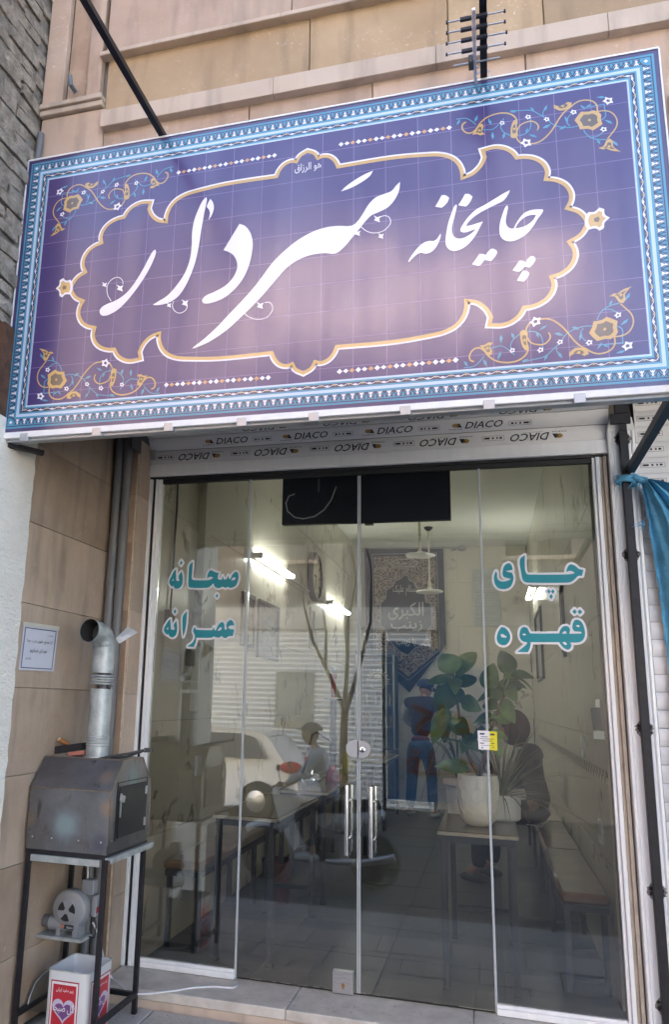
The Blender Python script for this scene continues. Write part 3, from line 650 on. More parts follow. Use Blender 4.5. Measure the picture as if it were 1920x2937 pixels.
for (xl, yl), (xr, yr) in (((322, 243), (968, 132)), ((322, 362), (970, 248)), ((320, 482), (988, 365)), ((320, 602), (973, 492)), ((318, 1043), (992, 947))):
    p, q = PZ(*T((xl, yl)), ZA), PZ(*T((xr, yr)), ZA); yy = (p[1]+q[1])/2
    e = G().tube([(p[0], yy, ZA), (q[0], yy, ZA)], .0032, 8).build('element', m_rod, ant, 40)
    for s in (-1, 1): G().obox((xb+s*.028, yy, ZA), (.020, 0, 0), (0, .006, 0), (0, 0, .006)).build('holder', m_plas, e)
    for ee in (p[0], q[0]): G().box(ee-.0035, ee+.0035, yy-.0045, yy+.0045, ZA-.0045, ZA+.0045).build('end_cap', m_plas, e)
p, q = PZ(*T((395, 720)), ZA), PZ(*T((915, 657)), ZA); yy = (p[1]+q[1])/2
G().tube([(p[0], yy, ZA), (q[0], yy, ZA)], .0032, 8).build('dipole', m_rod, ant, 40)
G().box(xb-.024, xb-.004, yy-.02, yy+.03, ZA-.012, ZA+.022, .003).build('junction_box', mat('grey_plastic', (.06, .065, .07), .5), ant)
G().tube([(xb-.01, yy+.03, ZA+.0), (xb-.012, yy+.05, ZA+.02), (.678, yy+.055, ZA+.022)], .0025, 6).build('clamp', m_rod, ant, 40)
g = G().tube([(.665, y_a[1]-.03, 3.786), (.716, y_a[1]-.03, 3.786), (.719, y_a[1]-.03, 3.79), (.719, y_a[1]-.03, 3.824), (.67, y_a[1]-.03, 3.824)], .0028, 8); g.build('u_bolt', m_rod, ant, 40)
# ================================================================== roller shutter over the glass front
m_slat = mat('shutter_slat', (.74, .73, .74), rough=.38, var=.05, vs=5, stretch=(1, 4, 4), spec=.5)
m_print = mat('print_black', (.02, .02, .025), rough=.6); m_goldp = mat('print_gold', (.42, .25, .08), rough=.6)
def stamp(gk, gl, x0, v0, h, fn, up=True, s=1.):
    """one DIACO stamp with its mark and little box; 2d box of height h at (x0, v0)"""
    tot = .335*s
    f = fn if up else (lambda p: fn((2*x0+tot-p[0], 2*v0+h-p[1])))
    put_text(gk, 'DIACO', x0+.072*s, v0+h*.28, .150*s, h*.54, f, shear=.35, offset=.012)
    gk.add([f(p) for p in ((x0+.095*s, v0+h*.20), (x0+.17*s, v0+h*.23), (x0+.17*s, v0+h*.245), (x0+.095*s, v0+h*.215))], [(0, 1, 2, 3)])
    gl.poly([[(x0+.036*s+.014*s*cos(a), v0+h*.58+h*.16*sin(a)) for a in np.linspace(0, tau, 11)[:-1]]], f)
    gk.poly([[(x0+.04*s, v0+h*.42), (x0+.062*s, v0+h*.40), (x0+.052*s, v0+h*.74), (x0+.04*s, v0+h*.66)]], f)
    put_text(gk, 'PARSA', x0+.010*s, v0+h*.22, .054*s, h*.10, f)
    bx0, bx1, bz0, bz1 = x0+.245*s, x0+.330*s, v0+h*.33, v0+h*.66
    gk.ribbon([(bx0, bz0), (bx1, bz0), (bx1, bz1), (bx0, bz1)], .0013, f, True)
    for i, w in enumerate((.010, .006, .007, .020)):
        xx = bx0+.008*s+i*.016*s; gk.add([f(p) for p in ((xx, bz0+h*.09), (xx+w*s, bz0+h*.09), (xx+w*s, bz0+h*.23), (xx, bz0+h*.23))], [(0, 1, 2, 3)])
    put_text(gk, 'CE', bx1-.016*s, bz0+h*.09, .013*s, h*.14, f)
sh = thing('roller_shutter', 'half-hidden rolled-up metal shutter with printed slats above the glass doors', 'shutter', (0, 0, 2.5))
SXa, SXb = -1.203, 1.240
prof = [((-.034, 2.631), (-.034, 2.7125)), ((-.036, 2.7145), (-.086, 2.7735)), ((-.087, 2.776), (-.153, 2.809)), ((-.155, 2.811), (-.235, 2.822))]
for i, ((ya, za), (yb, zb)) in enumerate(prof):
    d = Vector((0, yb-ya, zb-za)); n_ = Vector((0, -d.z, d.y)).normalized()*-1
    n_ = Vector((0, -abs(d.z), d.y if d.y < 0 else -d.y)).normalized()
    g = G()
    for k in range(6):   # a slightly bowed slat
        pass
    cs = [(0, 0), (.08, .004), (.5, .0075), (.92, .004), (1, 0)]
    V = []
    for x in (SXa, SXb):
        for t, o in cs: V.append(Vector((x, ya, za))+d*t+n_*o)
        V.append(Vector((x, ya, za))+d-n_*.006); V.append(Vector((x, ya, za))-n_*.006)
    m_ = 7; g.add(V, [(k, (k+1) % m_, (k+1) % m_+m_, k+m_) for k in range(m_)]+[tuple(range(m_))[::-1], tuple(range(m_, 2*m_))])
    so_ = g.build('slat', m_slat, sh, 30)
    gk, gl = G(), G(); h = d.length
    bow = lambda t: np.interp(t, [c[0] for c in cs], [c[1] for c in cs])
    fn = lambda p: Vector((p[0], ya, za))+d*(p[1]/h)+n_*.0084
    x = SXa+.03-(.17 if i == 1 else .05 if i == 2 else .0)
    while x < SXb-.425:
        if x > SXa: stamp(gk, gl, x, .004, h-.008, fn, up=(i == 1), s=1.26)
        x += .452
    if i < 3: tag(gk.build('lettering', m_print, so_), kind='stuff'); tag(gl.build('emblems', m_goldp, so_), kind='stuff')
G().box(SXa, SXb, -.05, -.012, 2.562, 2.6305, .003).build('bottom_bar', m_alu, sh)
G().box(SXa, SXb, -.028, -.002, 2.5485, 2.5615).build('gap_shade_strip', m_dark, sh)  # dark strip in place of the shaded gap between bar and glass
G().box(SXa-.001, SXa+.03, -.052, -.006, 2.66, 2.72, .003).build('end_bracket', m_alu2, sh)
G().box(SXa-.012, SXa-.002, -.30, -.006, 2.66, 2.92).build('side_plate', m_dkgrey, sh)

# ================================================================== aluminium frame of the glass front
fr = thing('glass_front_frame', 'white aluminium frame round the glass shop front', 'frame', (0, 0, 0))
def vprof(x0, x1, m, y0=-.03, y1=.02, z0=0.003, z1=2.548, nm='upright', b=.002): return G().box(x0, x1, y0, y1, z0, z1, b).build(nm, m, fr)
vprof(-1.2035, -1.186, m_alu, -.036); vprof(-1.185, -1.168, m_dark, -.02, .0, nm='gasket', b=0); vprof(-1.1675, -1.152, m_alu, -.03); vprof(-1.1515, -1.131, m_alu, -.022)
vprof(1.156, 1.171, m_alu, -.022); vprof(1.1715, 1.190, m_alu, -.034); vprof(1.1905, 1.205, m_cream, -.028, nm='old_jamb'); vprof(1.2055, 1.2215, m_cream, -.044, nm='old_jamb')
vprof(1.222, 1.2275, m_dark, -.02, nm='gap', b=0)
for xa, xb in ((-1.131, -.607), (.619, 1.156)):
    G().box(xa+.0005, xb-.0005, -.024, .016, .003, .030, .002).build('bottom_rail', m_alu, fr); G().box(xa+.0005, xb-.0005, -.017, .012, .0305, .046, .002).build('bottom_rail', m_alu, fr)
G().box(-1.131, 1.156, -.014, .014, 2.525, 2.548).build('top_channel', m_dark, fr)
m_glass = glassmat('clear_glass'); m_edge = mat('glass_edge', (.30, .36, .38), .15, spec=.8)
def pane(x0, x1, z0, parent, lab=None, y=0):
    o = G().box(x0, x1, y-.004, y+.004, z0, 2.537).build('pane', m_glass, parent)
    return o
panel_l = pane(-1.1305, -.6115, .0465, fr); panel_r = pane(.6235, 1.1555, .0465, fr)
m_strip = mat('clear_seal_strip', (.42, .45, .47), .25, var=.12, vs=8, stretch=(1, 1, .5))
G().box(-.6110, -.5995, -.0075, .0075, .003, 2.525, .002).build('seal_strip', m_strip, fr)
G().box(  .6115, .6230, -.0075, .0075, .003, 2.525, .002).build('seal_strip', m_strip, fr)
for x in (-.52, -.70): pass
# doors
m_chrome = mat('chrome', (.72, .73, .75), .12, metal=1.); m_satin = mat('satin_steel', (.56, .56, .58), .3, metal=.85)
def glass_door(x0, x1, lab, side):
    d = thing('glass_door', lab, 'door', ((x0 if side < 0 else x1), 0, 0), 'pair of glass doors')
    pane(x0, x1, .012, d)
    xs = x1-.003 if side < 0 else x0+.003
    G().box(xs-.0035, xs+.0035, -.0065, .0065, .012, 2.518).build('seal_strip', m_strip, d)
    # handle: two bars, outside and inside, with standoffs
    hx = x1-.052 if side < 0 else x0+.062
    za, zb = .615, .938
    h = G().tube([(hx, -.045, za), (hx, -.045, zb)], .0115, 14).build('handle', m_chrome, d, 40)
    G().tube([(hx+.013, .04, za+.01), (hx+.013, .04, zb-.004)], .0115, 14).build('inner_handle', m_chrome, d, 40)
    for zz in (.69, .865): G().tube([(hx, -.046, zz), (hx+.012, .04, zz)], .008, 10).build('standoff', m_chrome, d, 40)
    return d
dl = glass_door(-.5985, -.0015, 'left glass door with a steel corner plate at its foot', -1)
dr = glass_door(.0025, .6110, 'right glass door with the keyhole plate and two-tone sticker edge', 1)
dr['label'] = 'right glass door with the round keyhole plate on it'
# lock pads: half-discs facing each other
def pad(x0, x1, roundleft, parent):
    z = 1.109; r = .040; P = []
    if roundleft: P = [(x1, z-r)]+[(x0+r-r*cos(a), z-r*sin(a)) for a in np.linspace(pi/2, -pi/2, 12)]+[(x1, z+r)]
    else: P = [(x0, z+r)]+[(x1-r+r*cos(a), z+r*sin(a)) for a in np.linspace(pi/2, -pi/2, 12)]+[(x0, z-r)]
    return G().prism(P, lambda p: (p[0], -.03, p[1]), (0, .0255, 0)).build('lock_pad', m_satin, parent, 40)
pad(-.060, -.003, True, dl); pr = pad(.003, .062, False, dr)
G().lathe([(.015, 0), (.015, -.006), (.012, -.008), (.0001, -.008)], (.021, -.030, 1.107), 20, 'Y').build('cylinder', m_chrome, pr, 40)
G().box(.0195, .0225, -.0392, -.0379, 1.100, 1.113).build('keyhole', m_dark, pr)
cp = G().box(-.121, -.024, -.02, .02, .0045, .099, .002).build('corner_plate', m_satin, dl)
G().tube([(-.070, -.0205, .042), (-.070, -.0235, .042)], .0085, 14).build('cylinder', mat('brass', (.45, .26, .12), .35, metal=.8), cp, 40)
G().box(-.0745, -.0655, -.0225, -.0204, .026, .040, .001).build('keyhole_cover', MATS['brass'], cp)
g = G()
for zz, ph in ((.088, 0), (.070, 1.5), (.050, .6)):
    g.ribbon([(x, zz+.004*sin(ph+x*90)) for x in np.linspace(-.114, -.036, 14)], .0012, lambda p: (p[0], -.0207, p[1]))
g.build('engraving', mat('engraved_grey', (.25, .25, .26), .4), cp)
# teal lettering on the fixed panes
m_teal = mat('vinyl_teal', (.010, .25, .31), .35); m_vwhite = mat('vinyl_white', (.72, .72, .76), .4)
LT = crop(460, 1580, .15424); RT = crop(1400, 1570, .1928)
def gpx(p): v = PY(p[0], p[1], -.0055); return np.array((v[0], v[2]))
gl_words = {
 'L1': (LT, [[(605, 200), (598, 300), (588, 420), (582, 500), (600, 540), (680, 547), (860, 547), (930, 535), (985, 497), (940, 480), (895, 492), (870, 512), (878, 450), (905, 385), (940, 358), (1000, 385), (1050, 405), (1090, 408), (1072, 460), (1068, 520), (1120, 540), (1145, 530), (1158, 462), (1180, 530), (1230, 528), (1262, 455), (1275, 515), (1305, 520), (1340, 440), (1390, 395), (1425, 388), (1450, 430), (1455, 500), (1440, 570), (1410, 640), (1370, 670), (1310, 690), (1250, 668), (1215, 690), (1150, 665), (1120, 685), (1060, 690), (1010, 660), (988, 600), (940, 650), (880, 685), (560, 685), (525, 660), (518, 580), (530, 400), (540, 270)], [(1315, 548), (1350, 500), (1385, 490), (1402, 510), (1380, 540)]],
   [[(1055, 795), (1078, 835), (1052, 875), (1028, 838)]], [[(292, 340), (290, 440), (298, 555), (340, 560), (355, 555), (340, 470), (390, 385), (410, 440), (415, 540), (405, 620), (370, 680), (310, 705), (265, 690), (245, 640), (225, 665), (190, 640), (165, 595), (170, 540), (200, 480), (230, 420), (260, 370)], [(215, 560), (245, 510), (248, 555)]], [[(388, 180), (415, 220), (385, 268), (360, 228)]]),
 'L2': (LT, [[(640, 1415), (665, 1465), (720, 1470), (960, 1475), (980, 1450), (995, 1415), (1005, 1470), (1030, 1480), (1080, 1380), (1130, 1330), (1165, 1325), (1190, 1370), (1195, 1440), (1215, 1475), (1240, 1440), (1225, 1390), (1250, 1320), (1310, 1280), (1350, 1310), (1380, 1390), (1330, 1385), (1280, 1400), (1262, 1430), (1300, 1455), (1375, 1460), (1360, 1530), (1350, 1585), (1270, 1590), (1220, 1620), (1170, 1610), (1140, 1580), (1100, 1610), (1050, 1610), (985, 1590), (960, 1615), (670, 1615), (660, 1690), (625, 1785), (510, 1780), (515, 1765), (590, 1710), (635, 1640), (640, 1570), (610, 1500), (620, 1450)], [(1060, 1488), (1100, 1430), (1135, 1420), (1145, 1445), (1120, 1475)]],
   [[(495, 1120), (485, 1300), (460, 1480), (425, 1595), (415, 1500), (410, 1350), (420, 1210)]], [[(185, 1265), (190, 1350), (195, 1460), (245, 1470), (270, 1455), (245, 1380), (295, 1295), (310, 1380), (310, 1480), (290, 1560), (250, 1600), (205, 1605), (165, 1580), (150, 1540), (130, 1560), (90, 1530), (65, 1480), (75, 1420), (110, 1360), (140, 1310)], [(110, 1460), (145, 1410), (148, 1460)]], [[(275, 1085), (300, 1125), (268, 1170), (243, 1130)]]),
 'R1': (RT, [[(552, 115), (552, 220), (560, 350), (585, 400), (650, 405), (1200, 402), (1300, 385), (1260, 355), (1215, 350), (1172, 368), (1180, 320), (1210, 265), (1245, 248), (1300, 270), (1360, 320), (1425, 335), (1405, 425), (1350, 425), (1300, 470), (1250, 510), (1190, 525), (620, 525), (560, 515), (520, 475), (500, 380), (480, 185)]], [[(910, 620), (940, 655), (915, 690), (885, 655)]], [[(970, 622), (998, 657), (970, 692), (942, 657)]], [[(945, 690), (972, 730), (947, 772), (918, 730)]],
   [[(125, 355), (140, 390), (140, 440), (160, 485), (220, 508), (300, 495), (350, 470), (290, 455), (240, 440), (222, 400), (230, 320), (260, 260), (310, 232), (350, 255), (372, 330), (320, 345), (270, 350), (300, 365), (360, 375), (382, 430), (378, 500), (350, 570), (300, 610), (230, 622), (160, 605), (115, 555), (95, 490), (100, 410)]]),
 'R2': (RT, [[(1330, 1075), (1390, 1100), (1430, 1170), (1450, 1260), (1440, 1340), (1400, 1395), (1340, 1415), (1230, 1415), (1245, 1450), (1235, 1500), (1195, 1525), (1140, 1500), (1095, 1455), (1065, 1410), (640, 1410), (635, 1480), (600, 1558), (440, 1555), (500, 1510), (580, 1440), (590, 1412), (520, 1395), (480, 1340), (478, 1270), (500, 1205), (545, 1182), (590, 1200), (620, 1260), (640, 1280), (1065, 1280), (1085, 1220), (1130, 1175), (1180, 1168), (1220, 1200), (1225, 1250), (1215, 1285), (1400, 1280), (1390, 1255), (1290, 1250), (1262, 1200), (1270, 1130), (1295, 1085)], [(1310, 1165), (1345, 1152), (1378, 1170), (1350, 1190)], [(515, 1295), (545, 1278), (578, 1300), (545, 1310)], [(1105, 1283), (1140, 1245), (1170, 1250), (1175, 1283)], [(1115, 1412), (1150, 1405), (1185, 1435), (1165, 1455), (1135, 1440)]],
   [[(205, 1185), (260, 1200), (310, 1250), (338, 1330), (320, 1400), (270, 1450), (200, 1450), (150, 1410), (135, 1340), (160, 1250)], [(190, 1300), (220, 1285), (290, 1330), (260, 1345), (205, 1335)]], [[(1295, 918), (1330, 955), (1295, 993), (1260, 955)]], [[(1372, 920), (1410, 960), (1375, 997), (1338, 958)]]),
}
def outline_fill(polys, w, y, cell=.0016):
    """the white edge round the letters: every cell nearer than w to a letter"""
    segs = np.array([(*r[i], *r[(i+1) % len(r)]) for ps in polys for r in ps for i in range(len(r))])
    lo = np.minimum(segs[:, :2].min(0), segs[:, 2:].min(0))-w-cell; hi = np.maximum(segs[:, :2].max(0), segs[:, 2:].max(0))+w+cell
    xs = np.arange(lo[0], hi[0], cell); zs = np.arange(lo[1], hi[1], cell); X, Z = np.meshgrid(xs, zs); D = np.full(X.shape, 9.)
    for ax, az, bx_, bz_ in segs:
        dx, dz = bx_-ax, bz_-az; t = np.clip(((X-ax)*dx+(Z-az)*dz)/(dx*dx+dz*dz+1e-12), 0, 1)
        D = np.minimum(D, np.hypot(X-ax-t*dx, Z-az-t*dz))
    ins = np.zeros(X.shape, bool)
    for ps in polys:
        r = ps[0]; c = np.zeros(X.shape, bool)
        for i in range(len(r)):
            (ax, az), (bx_, bz_) = r[i], r[(i+1) % len(r)]
            if az == bz_: continue
            c ^= ((az > Z) != (bz_ > Z)) & (X < (bx_-ax)*(Z-az)/(bz_-az)+ax)
        ins |= c
    Mk = (D < w) | ins; g = G(); h = cell/2
    for j in range(len(zs)):
        row = np.flatnonzero(np.diff(np.concatenate(([0], Mk[j].astype(int), [0]))))
        for a, b in zip(row[::2], row[1::2]):
            g.add([(xs[a]-h, y, zs[j]-h), (xs[b-1]+h, y, zs[j]-h), (xs[b-1]+h, y, zs[j]+h), (xs[a]-h, y, zs[j]+h)], [(0, 1, 2, 3)])
    return g
for key, (cr, *ps) in gl_words.items():
    polys = [[smooth2([gpx(cr(p)) for p in r], n=3, sharp=50) for r in rings] for rings in ps]
    par = panel_l if key[0] == 'L' else panel_r
    outline_fill(polys, .0105, -.0052).build('lettering_edge', m_vwhite, par)
    g = G()
    for rings in polys: g.poly(rings, lambda p: (p[0], -.0062, p[1]))
    g.build('lettering', m_teal, par)
# two-tone paper sticker on the right pane's edge, taped black pad
st = thing('glass_sticker', 'small half white half yellow printed sticker stuck across the glass joint', 'sticker', tuple(PY(1400, 2125, -.012)))
Q = [PY(*p, -.0105) for p in ((1371, 2095), (1405, 2097), (1405, 2151), (1374, 2149))]; G().add(Q, [(0, 1, 2, 3)]).build('white_half', mat('sticker_white', (.75, .75, .78), .5), st)
Q2 = [PY(*p, -.0105) for p in ((1405, 2097), (1427, 2099), (1428, 2153), (1405, 2151))]; G().add(Q2, [(0, 1, 2, 3)]).build('yellow_half', mat('sticker_yellow', (.68, .60, .02), .5), st)
g = G()
for k, (x, y, w, h) in enumerate(((1377, 2102, 14, 5), (1407, 2104, 13, 5), (1380, 2112, 20, 2), (1378, 2118, 40, 1.6), (1384, 2124, 30, 1.5), (1378, 2130, 12, 2.5), (1410, 2131, 9, 2.5), (1381, 2137, 36, 1), (1382, 2143, 5, 3), (1414, 2143, 5, 2))):
    g.add([PY(*p, -.0112) for p in ((x, y), (x+w, y+w*.03), (x+w, y+h+w*.03), (x, y+h))], [(0, 1, 2, 3)])
g.build('print', ink, st)
pd = thing('taped_black_pad', 'black pad stuck inside the right pane with clear tape', 'pad', tuple(PY(1712, 2060, .01)))
Q = [PY(*p, .006) for p in ((1695, 2030), (1722, 2028), (1727, 2094), (1703, 2093))]
G().add(Q+[q+np.array((0, .006, 0)) for q in Q], [(0, 1, 2, 3), (4, 7, 6, 5), (0, 4, 5, 1), (1, 5, 6, 2), (2, 6, 7, 3), (3, 7, 4, 0)]).build('pad', m_plas, pd)
for q in (((1710, 2006), (1722, 2005), (1722, 2029), (1709, 2029)), ((1703, 2096), (1736, 2097), (1736, 2121), (1705, 2119))):
    G().add([PY(*p, .0052) for p in q], [(0, 1, 2, 3)]).build('tape', mat('clear_tape', (.55, .57, .55), .2), pd)
# ================================================================== shutter guide, black post, bar and tarp on the right
gd_ = thing('shutter_guide', 'white aluminium shutter guide rail right of the glass front', 'rail', (1.3, -.05, 0))
dxg = -.0215
prof2 = [(x+dxg, y) for x, y in [(1.2495, -.055), (1.2515, -.075), (1.262, -.078), (1.268, -.072), (1.275, -.078), (1.343, -.078), (1.352, -.072), (1.36, -.078), (1.372, -.075), (1.374, -.055), (1.374, -.012), (1.2495, -.012)]]
G().prism(prof2, lambda p: (p[0], p[1], .0), (0, 0, 2.66)).build('rail', m_alu, gd_)
g = G().add([(1.2495+dxg, -.076, 2.661), (1.374+dxg, -.076, 2.661), (1.36+dxg, -.10, 2.72), (1.262+dxg, -.10, 2.72), (1.2495+dxg, -.013, 2.661), (1.374+dxg, -.013, 2.661), (1.36+dxg, -.06, 2.72), (1.262+dxg, -.06, 2.72)], [(0, 1, 2, 3), (4, 7, 6, 5), (0, 4, 5, 1), (1, 5, 6, 2), (2, 6, 7, 3), (3, 7, 4, 0)]); g.build('bent_lip', m_alu, gd_)
post = thing('steel_post', 'black square steel post welded onto the white shutter rail', 'post', (1.31, -.095, -.07))
x0p, x1p = 1.2755, 1.3125
G().box(x0p, x1p, -.115, -.0795, ZP, 2.65, .002).build('tube', m_blackm, post)
G().box(1.262, 1.326, -.13, -.095, 2.735, 2.90).build('top_block', m_blackm, post); G().box(1.241, 1.329, -.122, -.102, 2.685, 2.735).build('gusset', m_blackm, post); G().box(1.278, 1.311, -.114, -.102, 2.651, 2.6845).build('gusset', m_blackm, post)
m_scorch = mat('scorched_metal', (.03, .026, .024), .9, var=.4, vs=60)
for zz in [PY(*p, -.1)[2] for p in ((1785, 1256), (1805, 1590), (1860, 2092), (1880, 2560), (1896, 2890))]:
    g = G()
    for s in (-1, 1):
        xx = x0p-.002 if s < 0 else x1p+.002
        for k in range(7): g.ball((xx+s*random.uniform(0, .006), -.081+random.uniform(-.003, .002), zz+random.uniform(-.016, .016)), random.uniform(.004, .0075), 7, 5)
    g.build('weld', m_scorch, post, 60)
    g = G()
    for s in (-1, 1):
        xx = x0p if s < 0 else x1p; ring = [(xx+s*(.012+.014*random.random())*max(0, sin(pi*i/14)), zz-.035+.07*i/14) for i in range(15)]
        g.poly([ring+[(xx, zz+.035), (xx, zz-.035)]], lambda p: (p[0], -.0785-.0004, p[1]))
    g.build('scorch_mark', mat('scorch_grey', (.22, .20, .20), .8, var=.5, vs=80), post)
pole = thing('tarp_pole', 'dark steel pole reaching out from the post beside the blue tarp', 'pole', (1.305, -.13, 2.44))
za_ = 2.452
G().bar((1.3125, -.118, za_), (1.3155, -4.6, za_+.01), .034, .034).build('tube', m_blackm, pole)
# tarp
m_tarp = mat('blue_tarp', (.11, .35, .54), .55, var=.28, vs=9, bump=.8, bs=45, spec=.35)
m_tarp.node_tree.nodes['Principled BSDF'].inputs['Transmission Weight'].default_value = 0
tp = thing('blue_tarp', 'blue woven tarpaulin tied to the black post with frayed threads', 'tarp', (1.4, -.15, 1.2))
nu, nv = 46, 60; V = []
def tarp_pt(u, v):
    # gathered at the knot, spreading and falling to the right
    sp_ = min(1, v*2.2)**.7
    x = 1.348+.12*v**.8+u*(.06+1.2*sp_)+.02*sp_*sin(v*7+u*5)
    z = 2.405-v*2.4-.02*u*(1-sp_)
    f1 = sin(u*30-5*sp_*u+1.2*sin(v*4)); f2 = sin(u*71+v*4)
    y = -.135-.05*v+(.018+.045*sp_)*f1+(.006+.014*sp_)*f2
    w1 = mnoise.fractal(Vector((x*9, z*6, 1.7)), 1, 2, 4); w2 = mnoise.noise(Vector((x*34, z*22, 5.)))
    return (x+.006*w2, y+.020*sp_*w1+.004*w2, z)
nu, nv = 130, 110
for j in range(nv+1):
    v = (j/nv)**1.25
    for i in range(nu+1): V.append(tarp_pt((i/nu)**1.2, v))
g = G().add(V, [(j*(nu+1)+i, j*(nu+1)+i+1, (j+1)*(nu+1)+i+1, (j+1)*(nu+1)+i) for j in range(nv) for i in range(nu)])
g.build('cloth', m_tarp, tp, 80)
g = G()
for k in range(5):
    zz = 2.425-.008*k; P = []
    for i in range(15):
        a = tau*i/14; P.append((1.295+(.033+.004*sin(3*a+k))*cos(a)*1.15, -.100+(.034)*sin(a), zz+.010*sin(a+k)))
    g.tube(P, .0085+.002*sin(k*2), 7)
g.tube([(1.322, -.135, 2.41), (1.347, -.142, 2.395), (1.377, -.14, 2.39)], [.013, .016, .014], 8)
g.build('knot', m_tarp, tp, 70)
g = G()
for k in range(46):
    if k < 18: c = Vector((1.262+random.uniform(-.01, .01), -.13, 2.41+random.uniform(-.03, .01))); d = Vector((random.uniform(-.03, -.005), random.uniform(-.01, .0), random.uniform(-.03, .01)))
    elif k < 34: c = Vector((1.337+random.uniform(-.02, .02), -.14, 2.39)); d = Vector((random.uniform(-.03, .01), -.005, random.uniform(-.05, -.015)))
    else: c = Vector((1.35+random.uniform(-.005, .005), -.15, 2.19+random.uniform(-.02, .02))); d = Vector((random.uniform(-.05, -.02), -.005, random.uniform(-.02, .01)))
    g.tube([c, c+d*.6+Vector((0, 0, -.003)), c+d*1.1+Vector((0, -.002, -.008))], [.0012, .0009, .0004], 4, cap=False)
tag(g.build('frayed_threads', m_tarp, tp), kind='stuff')
# the neighbouring shop's closed shutter
sh2 = thing('roller_shutter', 'closed metal shutter of the next shop, behind the blue tarp', 'shutter', (1.9, -.05, 0))
z = .0; k = 0
while z < 2.93:
    cs = [(0, 0), (.08, .004), (.5, .0075), (.92, .004), (1, 0)]; V = []
    for x in (1.357, 2.75):
        for t, o in cs: V.append((x, -.045-o, z+.0775*t))
        V += [(x, -.04, z+.0775), (x, -.04, z)]
    so_ = G().add(V, [(i, (i+1) % 7, (i+1) % 7+7, i+7) for i in range(7)]+[tuple(range(7))[::-1], tuple(range(7, 14))]).build('slat', m_slat, sh2, 30)
    if z > 2.2:
        gk, gl = G(), G(); x = 1.36+(-.12, -.25, -.02)[k % 3]
        fn = lambda p: (p[0], -.0534, p[1])
        while x < 2.2:
            stamp(gk, gl, max(x, 1.362), z+.004, .068, fn, up=False, s=1.26); x += .452
        tag(gk.build('lettering', m_print, so_), kind='stuff'); tag(gl.build('emblems', m_goldp, so_), kind='stuff')
    z += .079; k += 1
# ================================================================== charcoal stove on its stand
m_stove = mat('heated_steel', (.20, .205, .225), .34, metal=.9, var=.25, vs=5, rvar=.1)
# heat tint: bluish bloom and straw-brown edges that belong to the steel itself
def heat(m, spots):
    t = m.node_tree; b = t.nodes['Principled BSDF']; L = t.links.new; src = b.inputs['Base Color'].links[0].from_socket
    gm = node(m, 'ShaderNodeNewGeometry')
    for c, r, col, amt in spots:
        vd = node(m, 'ShaderNodeVectorMath', operation='DISTANCE'); L(gm.outputs['Position'], vd.inputs[0]); vd.inputs[1].default_value = c
        nz = node(m, 'ShaderNodeTexNoise'); nz.inputs['Scale'].default_value = 14; L(gm.outputs['Position'], nz.inputs['Vector'])
        ad = node(m, 'ShaderNodeMath', operation='MULTIPLY_ADD'); L(nz.outputs[0], ad.inputs[0]); ad.inputs[1].default_value = r*.5; L(vd.outputs['Value'], ad.inputs[2])
        mr = node(m, 'ShaderNodeMapRange', interpolation_type='SMOOTHSTEP'); L(ad.outputs[0], mr.inputs[0]); mr.inputs[1].default_value = r*.45; mr.inputs[2].default_value = r*1.3; mr.inputs[3].default_value = amt; mr.inputs[4].default_value = 0
        mx = node(m, 'ShaderNodeMix', data_type='RGBA'); L(mr.outputs[0], mx.inputs[0]); L(src, mx.inputs[6]); mx.inputs[7].default_value = (*col, 1); src = mx.outputs[2]
    for sc_, lo, hi, col, amt, stx in ((9, .60, .70, (.17, .11, .075), .45, (1, 1, 1)), (46, .62, .70, (.34, .32, .30), .6, (1, 1, 8)), (26, .60, .68, (.06, .05, .05), .6, (1, 1, .3))):
        mp_ = node(m, 'ShaderNodeMapping'); mp_.inputs['Scale'].default_value = stx; L(gm.outputs['Position'], mp_.inputs[0])
        nz = node(m, 'ShaderNodeTexNoise'); nz.inputs['Scale'].default_value = sc_; nz.inputs['Detail'].default_value = 8; nz.inputs['Roughness'].default_value = .7; L(mp_.outputs[0], nz.inputs['Vector'])
        mr = node(m, 'ShaderNodeMapRange'); L(nz.outputs[0], mr.inputs[0]); mr.inputs[1].default_value = lo; mr.inputs[2].default_value = hi; mr.inputs[4].default_value = amt
        mx = node(m, 'ShaderNodeMix', data_type='RGBA'); L(mr.outputs[0], mx.inputs[0]); L(src, mx.inputs[6]); mx.inputs[7].default_value = (*col, 1); src = mx.outputs[2]
    L(src, b.inputs['Base Color'])
m_galv = mat('galvanised', (.42, .45, .45), .5, metal=.5, var=.28, vs=16, rvar=.08)
m_plate = mat('zinc_plate', (.45, .47, .47), .35, metal=.8, var=.1, vs=10)
sx0, sx1, sy0, sy1 = -1.345, -.953, -.802, -.363
yr0, yr1 = -.690, -.476; zb, zsd, zt = .704, .923, 1.048
heat(m_stove, [((-1.16, sy0, .775), .085, (.40, .54, .60), .7), ((-1.16, sy0, .775), .16, (.24, .20, .20), .2), ((sx1, -.58, .96), .09, (.22, .34, .38), .6), ((sx1, sy0, .85), .055, (.38, .28, .20), .7), ((sx0, sy0, .79), .05, (.36, .28, .20), .6), ((-1.0, -.75, .98), .05, (.40, .31, .25), .6), ((-.99, sy0, .715), .06, (.10, .10, .16), .6)])
stv = thing('charcoal_stove', 'heat-stained steel charcoal stove with tall flue on a black stand', 'stove', (-1.15, -.58, ZP))
prof = [(sy0, zb), (sy0, zsd), (yr0, zt), (yr1, zt), (sy1, zsd), (sy1, zb)]
G().prism(prof, lambda p: (sx0, p[0], p[1]), (sx1-sx0, 0, 0)).build('body', m_stove, stv)
